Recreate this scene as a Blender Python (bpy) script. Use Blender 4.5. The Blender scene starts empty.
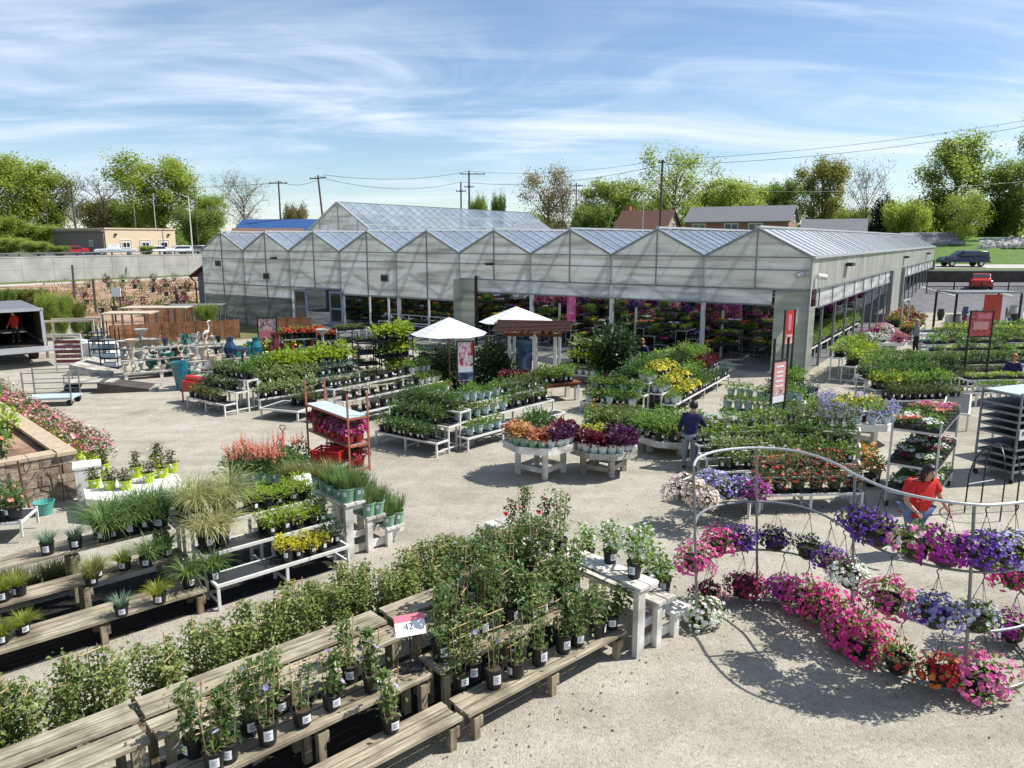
import bpy, bmesh, math, random
from mathutils import Vector, Matrix, Euler
R = math.radians
random.seed(7)
SC = bpy.context.scene
COL = SC.collection
# ------------------------------------------------------------------ camera numbers measured from the photograph
FPX, PITCH, CAMZ = 750.0, math.atan(144/750), 5.7
CP, SP = math.cos(PITCH), math.sin(PITCH)
def at(px, py, z=0.0):
    """world point at height z seen at pixel (px, py): used once to measure the plan of the yard"""
    u, v = (px-512)/FPX, (384-py)/FPX
    d = (u, CP+v*SP, -SP+v*CP)
    t = (z-CAMZ)/d[2]
    return Vector((d[0]*t, d[1]*t, z))
def far(px, Y, z=0.0):
    """world point in the pixel column px at distance Y along the ground"""
    zc = Y*CP-(z-CAMZ)*SP
    return Vector(((px-512)/FPX*zc, Y, z))
def zat(py, Y):
    v = (384-py)/FPX
    return CAMZ + (-SP+v*CP)/(CP+v*SP)*Y

# ------------------------------------------------------------------ materials
def newmat(name):
    m = bpy.data.materials.new(name); m.use_nodes = True
    nt = m.node_tree
    return m, nt, nt.nodes, nt.links, nt.nodes['Principled BSDF']
def ramp(nt, stops):
    r = nt.nodes.new('ShaderNodeValToRGB')
    el = r.color_ramp.elements
    while len(el) > 1: el.remove(el[-1])
    el[0].position = stops[0][0]; el[0].color = (*stops[0][1], 1)
    for p, c in stops[1:]:
        e = el.new(p); e.color = (*c, 1)
    return r
def simple(name, col, rough=.6, metal=0.0, vary=.18, scale=6.0, bump=0.0, spec=.4):
    """plain surface with mottled tone and optional fine bump"""
    m, nt, N, L, b = newmat(name)
    tc = N.new('ShaderNodeTexCoord'); no = N.new('ShaderNodeTexNoise')
    no.inputs['Scale'].default_value = scale; no.inputs['Detail'].default_value = 6
    no.inputs['Roughness'].default_value = .65
    L.new(tc.outputs['Object'], no.inputs['Vector'])
    lo = tuple(c*(1-vary) for c in col); hi = tuple(min(1, c*(1+vary)) for c in col)
    r = ramp(nt, [(.3, lo), (.7, hi)])
    L.new(no.outputs['Fac'], r.inputs['Fac']); L.new(r.outputs['Color'], b.inputs['Base Color'])
    b.inputs['Roughness'].default_value = rough; b.inputs['Metallic'].default_value = metal
    b.inputs['Specular IOR Level'].default_value = spec
    if bump:
        bp = N.new('ShaderNodeBump'); bp.inputs['Strength'].default_value = bump
        n2 = N.new('ShaderNodeTexNoise'); n2.inputs['Scale'].default_value = scale*6
        L.new(tc.outputs['Object'], n2.inputs['Vector'])
        L.new(n2.outputs['Fac'], bp.inputs['Height']); L.new(bp.outputs['Normal'], b.inputs['Normal'])
    return m
def leafmat(name, cols, transl=.35, rough=.42):
    """leaves: every leaf its own tone (random per island), light through the blade"""
    m, nt, N, L, b = newmat(name)
    g = N.new('ShaderNodeNewGeometry')
    k = len(cols)
    r = ramp(nt, [(i/max(1, k-1), c) for i, c in enumerate(cols)])
    oi = N.new('ShaderNodeObjectInfo'); mm = N.new('ShaderNodeMath'); mm.operation = 'MULTIPLY_ADD'
    mm.inputs[1].default_value = .34
    L.new(oi.outputs['Random'], mm.inputs[0])
    m3 = N.new('ShaderNodeMath'); m3.operation = 'MULTIPLY'; m3.inputs[1].default_value = .72
    L.new(g.outputs['Random Per Island'], m3.inputs[0]); L.new(m3.outputs[0], mm.inputs[2])
    L.new(mm.outputs[0], r.inputs['Fac'])
    L.new(r.outputs['Color'], b.inputs['Base Color'])
    b.inputs['Roughness'].default_value = rough; b.inputs['Specular IOR Level'].default_value = .35
    t = N.new('ShaderNodeBsdfTranslucent'); mx = N.new('ShaderNodeMixShader')
    mx.inputs[0].default_value = transl
    hs = N.new('ShaderNodeHueSaturation'); hs.inputs['Value'].default_value = 1.5; hs.inputs['Hue'].default_value = .485
    L.new(r.outputs['Color'], hs.inputs['Color']); L.new(hs.outputs['Color'], t.inputs['Color'])
    L.new(b.outputs[0], mx.inputs[1]); L.new(t.outputs[0], mx.inputs[2])
    L.new(mx.outputs[0], N['Material Output'].inputs['Surface'])
    return m
def woodmat(name, cols, ax='X', scale=1.0, rough=.75):
    """weathered boards: grain along one axis, each board its own tone, dark knots and checks"""
    m, nt, N, L, b = newmat(name)
    tc = N.new('ShaderNodeTexCoord'); mp = N.new('ShaderNodeMapping')
    s = [22*scale]*3; s['XYZ'.index(ax)] = 1.6*scale
    mp.inputs['Scale'].default_value = s
    g = N.new('ShaderNodeNewGeometry'); ad = N.new('ShaderNodeVectorMath'); ad.operation = 'ADD'
    cb = N.new('ShaderNodeCombineXYZ'); mu = N.new('ShaderNodeMath'); mu.operation = 'MULTIPLY'; mu.inputs[1].default_value = 40
    L.new(g.outputs['Random Per Island'], mu.inputs[0])
    for i in range(3): L.new(mu.outputs[0], cb.inputs[i])
    L.new(tc.outputs['Object'], mp.inputs['Vector']); L.new(mp.outputs[0], ad.inputs[0]); L.new(cb.outputs[0], ad.inputs[1])
    no = N.new('ShaderNodeTexNoise'); no.inputs['Scale'].default_value = 1; no.inputs['Detail'].default_value = 8
    no.inputs['Roughness'].default_value = .7; no.inputs['Distortion'].default_value = .6
    L.new(ad.outputs[0], no.inputs['Vector'])
    r = ramp(nt, [(.30, cols[0]), (.5, cols[1]), (.68, cols[2])])
    L.new(no.outputs['Fac'], r.inputs['Fac'])
    hs = N.new('ShaderNodeHueSaturation'); mr = N.new('ShaderNodeMapRange')
    mr.inputs['To Min'].default_value = .72; mr.inputs['To Max'].default_value = 1.18
    L.new(g.outputs['Random Per Island'], mr.inputs['Value']); L.new(mr.outputs[0], hs.inputs['Value'])
    L.new(r.outputs['Color'], hs.inputs['Color'])
    n2 = N.new('ShaderNodeTexNoise'); n2.inputs['Scale'].default_value = 2.2; n2.inputs['Detail'].default_value = 5
    L.new(tc.outputs['Object'], n2.inputs['Vector'])
    r2 = ramp(nt, [(.36, (.36, .33, .28)), (.56, (1, 1, 1))])
    L.new(n2.outputs['Fac'], r2.inputs['Fac'])
    ml = N.new('ShaderNodeMix'); ml.data_type = 'RGBA'; ml.blend_type = 'MULTIPLY'; ml.inputs[0].default_value = .7
    L.new(hs.outputs['Color'], ml.inputs[6]); L.new(r2.outputs['Color'], ml.inputs[7])
    L.new(ml.outputs[2], b.inputs['Base Color'])
    b.inputs['Roughness'].default_value = rough; b.inputs['Specular IOR Level'].default_value = .25
    bp = N.new('ShaderNodeBump'); bp.inputs['Strength'].default_value = .35; bp.inputs['Distance'].default_value = .02
    L.new(no.outputs['Fac'], bp.inputs['Height']); L.new(bp.outputs['Normal'], b.inputs['Normal'])
    return m

# ------------------------------------------------------------------ mesh builder
class MB:
    def __init__(s): s.v = []; s.f = []; s.m = []
    def face(s, pts, mi=0):
        n = len(s.v); s.v.extend([tuple(p) for p in pts]); s.f.append(tuple(range(n, n+len(pts)))); s.m.append(mi)
    def box(s, c, d, rz=0.0, mi=0, rx=0.0, ry=0.0):
        M = Euler((rx, ry, rz)).to_matrix(); c = Vector(c); n = len(s.v)
        for z in (-1, 1):
            for x, y in ((-1, -1), (1, -1), (1, 1), (-1, 1)):
                s.v.append(tuple(c + M @ Vector((x*d[0]/2, y*d[1]/2, z*d[2]/2))))
        for q in ((0, 3, 2, 1), (4, 5, 6, 7), (0, 1, 5, 4), (1, 2, 6, 5), (2, 3, 7, 6), (3, 0, 4, 7)):
            s.f.append(tuple(n+i for i in q)); s.m.append(mi)
    def beam(s, p, q, w, h, mi=0):
        p, q = Vector(p), Vector(q); d = q-p
        if d.length < 1e-6: return
        a = d.normalized(); up = Vector((0, 0, 1))
        if abs(a.z) > .95: up = Vector((0, 1, 0))
        sd = a.cross(up).normalized(); u2 = sd.cross(a); n = len(s.v)
        for e in (p, q):
            for x, y in ((-1, -1), (1, -1), (1, 1), (-1, 1)):
                s.v.append(tuple(e + sd*(x*w/2) + u2*(y*h/2)))
        for f in ((0, 1, 2, 3), (7, 6, 5, 4), (0, 4, 5, 1), (1, 5, 6, 2), (2, 6, 7, 3), (3, 7, 4, 0)):
            s.f.append(tuple(n+i for i in f)); s.m.append(mi)
    def tube(s, pts, r, n=6, mi=0, cap=True, close=False):
        pts = [Vector(p) for p in pts]; k = len(pts); base = len(s.v)
        rr = r if isinstance(r, (list, tuple)) else [r]*k
        prev = None
        for i in range(k):
            if close: d = pts[(i+1) % k]-pts[i-1]
            else: d = pts[min(i+1, k-1)]-pts[max(i-1, 0)]
            d = d.normalized() if d.length > 1e-9 else Vector((0, 0, 1))
            if prev is None:
                up = Vector((0, 0, 1)) if abs(d.z) < .9 else Vector((1, 0, 0))
                a = d.cross(up).normalized()
            else:
                a = (prev - d*prev.dot(d))
                a = a.normalized() if a.length > 1e-6 else d.orthogonal().normalized()
            prev = a; b = d.cross(a)
            for j in range(n):
                t = 2*math.pi*j/n
                s.v.append(tuple(pts[i] + (a*math.cos(t)+b*math.sin(t))*rr[i]))
        for i in range(k if close else k-1):
            i2 = (i+1) % k
            for j in range(n):
                j2 = (j+1) % n
                s.f.append((base+i*n+j, base+i*n+j2, base+i2*n+j2, base+i2*n+j)); s.m.append(mi)
        if cap and not close:
            s.f.append(tuple(base+j for j in reversed(range(n)))); s.m.append(mi)
            s.f.append(tuple(base+(k-1)*n+j for j in range(n))); s.m.append(mi)
    def lathe(s, prof, n=12, mi=0, c=(0, 0, 0), bottom=True, top=False):
        base = len(s.v); c = Vector(c)
        for r, z in prof:
            for j in range(n):
                t = 2*math.pi*j/n
                s.v.append((c.x+r*math.cos(t), c.y+r*math.sin(t), c.z+z))
        k = len(prof)
        for i in range(k-1):
            for j in range(n):
                j2 = (j+1) % n
                s.f.append((base+i*n+j, base+i*n+j2, base+(i+1)*n+j2, base+(i+1)*n+j)); s.m.append(mi)
        if bottom: s.f.append(tuple(base+j for j in reversed(range(n)))); s.m.append(mi)
        if top: s.f.append(tuple(base+(k-1)*n+j for j in range(n))); s.m.append(mi)
    def prism(s, poly, z0, z1, mi=0):
        n = len(s.v); k = len(poly)
        for z in (z0, z1):
            for p in poly: s.v.append((p[0], p[1], z))
        s.f.append(tuple(n+i for i in reversed(range(k)))); s.m.append(mi)
        s.f.append(tuple(n+k+i for i in range(k))); s.m.append(mi)
        for i in range(k):
            j = (i+1) % k
            s.f.append((n+i, n+j, n+k+j, n+k+i)); s.m.append(mi)
    def extrude(s, poly, off, mi=0):
        """planar polygon (3-D points) extruded by vector off"""
        n = len(s.v); k = len(poly); off = Vector(off)
        for p in poly: s.v.append(tuple(p))
        for p in poly: s.v.append(tuple(Vector(p)+off))
        s.f.append(tuple(n+i for i in range(k))); s.m.append(mi)
        s.f.append(tuple(n+k+i for i in reversed(range(k)))); s.m.append(mi)
        for i in range(k):
            j = (i+1) % k
            s.f.append((n+j, n+i, n+k+i, n+k+j)); s.m.append(mi)
    def leaf(s, p, d, size, width=.5, rnd=random, mi=0):
        """one folded leaf from p along d"""
        p = Vector(p); d = Vector(d).normalized()
        sd = d.cross(Vector((rnd.uniform(-.6, .6), rnd.uniform(-.6, .6), 1)))
        sd = sd.normalized() if sd.length > 1e-4 else Vector((1, 0, 0))
        nn = sd.cross(d); w = size*width*.5; n = len(s.v)
        s.v.extend([tuple(p), tuple(p+d*size*.45+sd*w+nn*w*.35), tuple(p+d*size - nn*size*.12), tuple(p+d*size*.45-sd*w+nn*w*.35)])
        s.f.append((n, n+1, n+2)); s.m.append(mi); s.f.append((n, n+2, n+3)); s.m.append(mi)
    def flower(s, p, d, r, rnd=random, mi=1, k=5, cup=.35):
        p = Vector(p); d = Vector(d).normalized(); a = d.orthogonal().normalized(); b = d.cross(a); n = len(s.v)
        s.v.append(tuple(p-d*r*cup)); t0 = rnd.random()*6
        for j in range(2*k):
            t = t0+math.pi*j/k; q = r*(1 if j % 2 == 0 else .78)
            s.v.append(tuple(p+(a*math.cos(t)+b*math.sin(t))*q))
        for j in range(2*k):
            s.f.append((n, n+1+j, n+1+(j+1) % (2*k))); s.m.append(mi)
    def blade(s, p, d, L, w, droop, seg=3, mi=0, rnd=random):
        p = Vector(p); d = Vector(d).normalized(); sd = d.cross(Vector((0, 0, 1)))
        sd = sd.normalized() if sd.length > 1e-3 else Vector((1, 0, 0)); n = len(s.v)
        q = p.copy(); dd = d.copy()
        for i in range(seg+1):
            ww = w*(1-i/seg)**.7*.5
            if i == seg: s.v.append(tuple(q))
            else: s.v.extend([tuple(q-sd*ww), tuple(q+sd*ww)])
            q = q+dd*(L/seg); dd = (dd+Vector((d.x*.3, d.y*.3, -droop))).normalized()
        for i in range(seg-1):
            s.f.append((n+2*i, n+2*i+1, n+2*i+3, n+2*i+2)); s.m.append(mi)
        s.f.append((n+2*seg-2, n+2*seg-1, n+2*seg)); s.m.append(mi)
    def mesh(s, name, mats, smooth=False):
        me = bpy.data.meshes.new(name); me.from_pydata(s.v, [], s.f)
        for m in (mats if isinstance(mats, (list, tuple)) else [mats]): me.materials.append(m)
        if len(me.materials) > 1: me.polygons.foreach_set('material_index', s.m)
        if smooth: me.polygons.foreach_set('use_smooth', [True]*len(me.polygons))
        me.update()
        return me
    def build(s, name, mats, parent=None, smooth=False):
        return link(name, s.mesh(name, mats, smooth), parent)
def link(name, me, parent=None):
    o = bpy.data.objects.new(name, me); COL.objects.link(o)
    if parent is not None: o.parent = parent
    return o
def tag(o, label=None, cat=None, group=None, kind=None):
    if label: o['label'] = label
    if cat: o['category'] = cat
    if group: o['group'] = group
    if kind: o['kind'] = kind
    return o
def thing(name, label, cat, loc=(0, 0, 0), rz=0.0, group=None):
    o = bpy.data.objects.new(name, None); COL.objects.link(o)
    o.empty_display_size = .1; o.location = loc; o.rotation_euler = (0, 0, rz)
    return tag(o, label, cat, group)
def copy_tree(o, parent=None):
    c = o.copy(); COL.objects.link(c)
    if parent is not None: c.parent = parent
    for ch in list(o.children): copy_tree(ch, c)
    return c
def ux(a): return Vector((math.cos(a), math.sin(a), 0))
def loc2w(base, rz, x, y, z=0.0):
    c, s = math.cos(rz), math.sin(rz)
    return Vector((base[0]+x*c-y*s, base[1]+x*s+y*c, z))

M = {}
# plain materials
M['galv'] = simple('galvanised_steel', (.50, .51, .51), .45, .55, .14, 9)
M['galvdark'] = simple('dull_steel', (.22, .23, .235), .5, .5, .2, 9)
M['whitebench'] = simple('chalky_white_metal', (.62, .61, .58), .55, 0, .12, 8)
M['whitepaint'] = simple('white_painted_wood', (.70, .68, .63), .6, 0, .12, 7, .15)
M['blackmesh'] = simple('black_mesh_top', (.035, .037, .04), .6, .1, .3, 20)
M['blackplastic'] = simple('black_plastic', (.014, .014, .015), .45, 0, .3, 10)
M['blackmetal'] = simple('black_metal', (.02, .02, .022), .45, .3, .3, 10)
M['soil'] = simple('potting_soil', (.055, .035, .022), .9, 0, .4, 30, .3)
M['tag'] = simple('white_plant_tag', (.74, .75, .76), .5, 0, .06, 20)
M['ink'] = simple('dark_print', (.10, .10, .12), .6)
M['tagink'] = simple('grey_print', (.34, .34, .37), .6)
M['bamboo'] = simple('bamboo_cane', (.42, .30, .15), .6, 0, .25, 30)
M['lime'] = simple('lime_green_plastic', (.42, .55, .03), .4, 0, .08, 8)
M['sage'] = simple('sage_green_plastic', (.20, .36, .24), .45, 0, .1, 8)
M['paleblue'] = simple('pale_blue_pot', (.42, .53, .56), .45, 0, .1, 8)
M['whitepot'] = simple('white_pot', (.62, .66, .64), .45, 0, .08, 8)
M['redpot'] = simple('red_pot', (.45, .03, .03), .4, 0, .1, 8)
M['terra'] = simple('terracotta', (.50, .22, .14), .7, 0, .15, 12)
M['teal'] = simple('teal_glaze', (.012, .13, .17), .12, 0, .35, 6, spec=.7)
M['tealplastic'] = simple('teal_plastic', (.10, .36, .31), .4, 0, .08, 8)
M['jade'] = simple('jade_glaze', (.02, .22, .17), .15, 0, .3, 6, spec=.7)
M['stonegrey'] = simple('cast_stone', (.33, .33, .31), .8, 0, .25, 14, .3)
M['stonebuff'] = simple('buff_stone', (.45, .38, .28), .8, 0, .25, 14, .3)
M['darkblue_glaze'] = simple('blue_glaze', (.015, .035, .10), .15, 0, .3, 6, spec=.7)
M['wine_glaze'] = simple('wine_glaze', (.14, .012, .018), .2, 0, .3, 6, spec=.7)
M['red'] = simple('red_plastic', (.52, .025, .02), .4, 0, .08, 9)
M['redpaint'] = simple('red_car_paint', (.42, .015, .015), .2, 0, .05, 3, spec=.8)
M['orangepaint'] = simple('orange_rusty_paint', (.34, .12, .065), .6, 0, .35, 12)
M['oldwood'] = woodmat('weathered_boards', [(.13, .105, .07), (.33, .285, .205), (.50, .445, .34)])
M['oldwoodz'] = woodmat('weathered_posts', [(.15, .12, .08), (.32, .27, .18), (.42, .36, .26)], 'Z')
M['oldwoody'] = woodmat('weathered_crossboards', [(.17, .135, .085), (.36, .30, .205), (.48, .415, .30)], 'Y')
M['whitewood'] = woodmat('whitewashed_boards', [(.54, .51, .45), (.70, .68, .63), (.76, .74, .70)], 'Z', .6)
M['greywood'] = woodmat('grey_boards', [(.22, .21, .18), (.42, .40, .35), (.55, .53, .47)], 'X', .8)
M['cedar'] = woodmat('cedar_pickets', [(.17, .075, .035), (.27, .125, .06), (.34, .18, .095)], 'Z', .8)
M['brownwood'] = woodmat('red_brown_stain', [(.13, .05, .03), (.24, .09, .05), (.32, .14, .08)], 'X', .6)
M['darkrust'] = simple('dark_red_shingle', (.085, .035, .03), .85, 0, .35, 14, .2)
M['glassdark'] = simple('dark_window_glass', (.02, .025, .03), .08, 0, .2, 3, spec=.8)
M['rubber'] = simple('tyre_rubber', (.02, .02, .02), .8)
M['chrome'] = simple('bright_trim', (.6, .6, .6), .25, .8, .05)
M['carwhite'] = simple('white_car_paint', (.72, .73, .74), .25, 0, .04, 3, spec=.7)
M['carnavy'] = simple('navy_car_paint', (.012, .017, .045), .2, 0, .1, 3, spec=.8)
M['cargrey'] = simple('grey_car_paint', (.2, .21, .23), .25, .3, .1, 3, spec=.7)
M['lamp_red'] = simple('tail_light_red', (.35, .01, .01), .25)
M['skin'] = simple('skin', (.48, .27, .19), .55, 0, .06, 12)
M['hairdark'] = simple('dark_hair', (.015, .010, .008), .5, 0, .3, 40)
M['haircopper'] = simple('copper_hair', (.33, .12, .03), .5, 0, .25, 40)
M['hairgrey'] = simple('grey_hair', (.28, .26, .23), .6, 0, .25, 40)
M['shirt_red'] = simple('red_jersey', (.55, .018, .015), .8, 0, .12, 10, .15)
M['navycloth'] = simple('navy_cloth', (.012, .016, .075), .8, 0, .25, 10, .15)
M['denim'] = simple('denim', (.11, .17, .30), .85, 0, .2, 14, .2)
M['greycloth'] = simple('grey_cloth', (.22, .24, .27), .85, 0, .15, 14, .2)
M['blackcloth'] = simple('black_cloth', (.018, .018, .02), .85, 0, .2, 14, .2)
M['whitecloth'] = simple('white_cloth', (.62, .64, .66), .85, 0, .1, 10, .1)
M['umbrella'] = None
# ------------------------------------------------------------------ ground materials
def gravel():
    m, nt, N, L, b = newmat('crushed_gravel')
    tc = N.new('ShaderNodeTexCoord')
    def noise(sc, det=6, ro=.6):
        n = N.new('ShaderNodeTexNoise'); n.inputs['Scale'].default_value = sc; n.inputs['Detail'].default_value = det
        n.inputs['Roughness'].default_value = ro; L.new(tc.outputs['Object'], n.inputs['Vector']); return n
    big, mid = noise(.16, 7, .68), noise(1.7, 6)
    vo = N.new('ShaderNodeTexVoronoi'); vo.inputs['Scale'].default_value = 26; L.new(tc.outputs['Object'], vo.inputs['Vector'])
    v2 = N.new('ShaderNodeTexVoronoi'); v2.inputs['Scale'].default_value = 62; L.new(tc.outputs['Object'], v2.inputs['Vector'])
    r1 = ramp(nt, [(.3, (.30, .278, .23)), (.5, (.365, .342, .29)), (.72, (.41, .387, .335))])
    L.new(big.outputs['Fac'], r1.inputs['Fac'])
    r2 = ramp(nt, [(.28, (.78, .76, .72)), (.55, (1, 1, 1)), (.8, (1.12, 1.11, 1.09))]); L.new(mid.outputs['Fac'], r2.inputs['Fac'])
    mx = N.new('ShaderNodeMix'); mx.data_type = 'RGBA'; mx.blend_type = 'MULTIPLY'; mx.inputs[0].default_value = .8
    L.new(r1.outputs['Color'], mx.inputs[6]); L.new(r2.outputs['Color'], mx.inputs[7])
    # single stones: grey, tan and near-white
    sp = N.new('ShaderNodeSeparateColor'); L.new(vo.outputs['Color'], sp.inputs[0])
    r3 = ramp(nt, [(0, (.74, .72, .69)), (.2, (.93, .92, .90)), (.75, (1.04, 1.03, 1.01)), (1, (1.16, 1.15, 1.13))]); L.new(sp.outputs[0], r3.inputs['Fac'])
    m2 = N.new('ShaderNodeMix'); m2.data_type = 'RGBA'; m2.blend_type = 'MULTIPLY'; m2.inputs[0].default_value = .75
    L.new(mx.outputs[2], m2.inputs[6]); L.new(r3.outputs['Color'], m2.inputs[7])
    s4 = N.new('ShaderNodeSeparateColor'); L.new(v2.outputs['Color'], s4.inputs[0])
    r4 = ramp(nt, [(0, (.52, .50, .47)), (.06, (.96, .96, .95)), (1, (1.06, 1.05, 1.04))]); L.new(s4.outputs[1], r4.inputs['Fac'])
    m4 = N.new('ShaderNodeMix'); m4.data_type = 'RGBA'; m4.blend_type = 'MULTIPLY'; m4.inputs[0].default_value = .8
    L.new(m2.outputs[2], m4.inputs[6]); L.new(r4.outputs['Color'], m4.inputs[7])
    # damp patches from watering and long worn tracks
    n5 = noise(.42, 4, .55); r5 = ramp(nt, [(.60, (1, 1, 1)), (.68, (.87, .86, .84))]); L.new(n5.outputs['Fac'], r5.inputs['Fac'])
    mp = N.new('ShaderNodeMapping'); mp.inputs['Rotation'].default_value = (0, 0, R(-52)); mp.inputs['Scale'].default_value = (.09, 1.3, 1); L.new(tc.outputs['Object'], mp.inputs['Vector'])
    n6 = N.new('ShaderNodeTexNoise'); n6.inputs['Scale'].default_value = 1; n6.inputs['Detail'].default_value = 5; L.new(mp.outputs[0], n6.inputs['Vector'])
    r6 = ramp(nt, [(.36, (.90, .89, .875)), (.5, (1, 1, 1)), (.66, (1.06, 1.06, 1.05))]); L.new(n6.outputs['Fac'], r6.inputs['Fac'])
    m5 = N.new('ShaderNodeMix'); m5.data_type = 'RGBA'; m5.blend_type = 'MULTIPLY'; m5.inputs[0].default_value = 1; L.new(r5.outputs['Color'], m5.inputs[6]); L.new(r6.outputs['Color'], m5.inputs[7])
    m6 = N.new('ShaderNodeMix'); m6.data_type = 'RGBA'; m6.blend_type = 'MULTIPLY'; m6.inputs[0].default_value = 1; L.new(m4.outputs[2], m6.inputs[6]); L.new(m5.outputs[2], m6.inputs[7])
    L.new(m6.outputs[2], b.inputs['Base Color'])
    b.inputs['Roughness'].default_value = .95; b.inputs['Specular IOR Level'].default_value = .15
    ad = N.new('ShaderNodeMath'); ad.operation = 'ADD'; L.new(vo.outputs['Distance'], ad.inputs[0]); L.new(v2.outputs['Distance'], ad.inputs[1])
    bp = N.new('ShaderNodeBump'); bp.inputs['Strength'].default_value = .5; bp.inputs['Distance'].default_value = .02; bp.invert = True
    L.new(ad.outputs[0], bp.inputs['Height']); L.new(bp.outputs['Normal'], b.inputs['Normal'])
    return m
def patchy(name, stops, sc, rough=.95, bump=.3, sc2=None, stretch=None):
    m, nt, N, L, b = newmat(name); tc = N.new('ShaderNodeTexCoord')
    src = tc.outputs['Object']
    if stretch:
        mp = N.new('ShaderNodeMapping'); mp.inputs['Scale'].default_value = stretch; L.new(src, mp.inputs['Vector']); src = mp.outputs[0]
    n = N.new('ShaderNodeTexNoise'); n.inputs['Scale'].default_value = sc; n.inputs['Detail'].default_value = 9; n.inputs['Roughness'].default_value = .68
    L.new(src, n.inputs['Vector'])
    r = ramp(nt, stops); L.new(n.outputs['Fac'], r.inputs['Fac']); L.new(r.outputs['Color'], b.inputs['Base Color'])
    b.inputs['Roughness'].default_value = rough; b.inputs['Specular IOR Level'].default_value = .2
    bp = N.new('ShaderNodeBump'); bp.inputs['Strength'].default_value = bump
    n2 = N.new('ShaderNodeTexNoise'); n2.inputs['Scale'].default_value = sc2 or sc*8; n2.inputs['Detail'].default_value = 6
    L.new(src, n2.inputs['Vector']); L.new(n2.outputs['Fac'], bp.inputs['Height']); L.new(bp.outputs['Normal'], b.inputs['Normal'])
    return m
M['gravel'] = gravel()
M['grass'] = patchy('lawn', [(.3, (.05, .085, .018)), (.5, (.085, .15, .03)), (.7, (.14, .20, .05))], 1.2)
M['farground'] = patchy('rough_ground', [(.3, (.07, .09, .03)), (.55, (.12, .13, .05)), (.7, (.2, .18, .1))], .08)
M['mulch'] = patchy('mulch_and_dirt', [(.3, (.07, .035, .025)), (.42, (.20, .115, .075)), (.52, (.34, .23, .15)), (.66, (.42, .33, .22)), (.8, (.17, .17, .06))], .35)
M['asphalt'] = patchy('asphalt', [(.35, (.10, .10, .105)), (.65, (.17, .17, .175))], 1.5)
M['paleroad'] = patchy('pale_concrete_road', [(.3, (.34, .33, .30)), (.7, (.46, .45, .42))], .8)
M['darkwall'] = patchy('dark_block_wall', [(.35, (.05, .043, .037)), (.65, (.095, .083, .07))], 2)
M['rock'] = patchy('pale_rock', [(.3, (.28, .26, .24)), (.7, (.62, .60, .58))], 2)
def concrete_wall():
    m, nt, N, L, b = newmat('precast_concrete'); tc = N.new('ShaderNodeTexCoord')
    n = N.new('ShaderNodeTexNoise'); n.inputs['Scale'].default_value = .5; n.inputs['Detail'].default_value = 7; L.new(tc.outputs['Object'], n.inputs['Vector'])
    r = ramp(nt, [(.3, (.30, .29, .26)), (.7, (.44, .43, .40))]); L.new(n.outputs['Fac'], r.inputs['Fac'])
    L.new(r.outputs['Color'], b.inputs['Base Color']); b.inputs['Roughness'].default_value = .9
    return m
M['concrete'] = concrete_wall()

def sheet(name, poly, z, m):
    b = MB(); b.face([(p[0], p[1], z) for p in poly]); o = b.build(name, m); tag(o, kind='structure'); return o
# base ground reaches the horizon
sheet('ground', [(-1500, -100), (1500, -100), (1500, 2500), (-1500, 2500)], 0, M['farground'])
sheet('gravel_yard', [(-34, -12), (30, -12), (52, 62), (12, 62), (-21.0, 40), (-29, 52), (-46, 36)], .004, M['gravel'])
# mulched stock field to the left, dirt track along the wall
e2d = Vector((.555, .832, 0)); W0 = at(0, 283); W1 = at(190, 275)
wd = (W1-W0).normalized(); wn = Vector((-wd.y, wd.x, 0))
Wa, Wb = W0-wd*60, W1+wd*60
sheet('mulch_field', [(-21.2, 40.2), (-29, 52.2), tuple((Wa-wn*4)[:2]), tuple((Wb-wn*4)[:2]), (-22, 70), (-19.5, 60)], .008, M['mulch'])
sheet('dirt_track', [tuple((Wa-wn*9)[:2]), tuple((Wb-wn*9)[:2]), tuple((Wb-wn*5)[:2]), tuple((Wa-wn*5)[:2])], .012, M['paleroad'])
sheet('grass_verge', [tuple((Wa-wn*4.9)[:2]), tuple((W0+wd*22-wn*3.5)[:2]), tuple((W0+wd*22-wn*.3)[:2]), tuple((Wa-wn*.3)[:2])], .014, M['grass'])
# upper road level behind the retaining wall
UP = 3.25
b = MB(); b.prism([tuple((Wb+wn*.5)[:2]), tuple((Wb+wn*400)[:2]), tuple((Wa+wn*400)[:2]), tuple((Wa+wn*.5)[:2])], -.5, UP)
tag(b.build('upper_terrain', M['farground']), kind='structure')
sheet('upper_road', [tuple((Wa+wn*3)[:2]), tuple((Wb+wn*3)[:2]), tuple((Wb+wn*24)[:2]), tuple((Wa+wn*24)[:2])], UP+.006, M['asphalt'])
# near-black sheets added on the gravel to darken the shade under the big benches
M['shade_black'] = patchy('bench_shade_black', [(.3, (.012, .012, .012)), (.7, (.035, .033, .03))], 3)
def cloth(s0, s1, n0, n1):  # lays one painted shade sheet, corners in bench coordinates
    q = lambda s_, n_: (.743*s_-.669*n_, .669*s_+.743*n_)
    sheet('painted_bench_shade', [q(s0, n0), q(s1, n0), q(s1, n1), q(s0, n1)], .008, M['shade_black'])
cloth(-2.4, 6.1, 11.3, 13.3); cloth(-1.6, 7.4, 6.5, 8.1)
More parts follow.
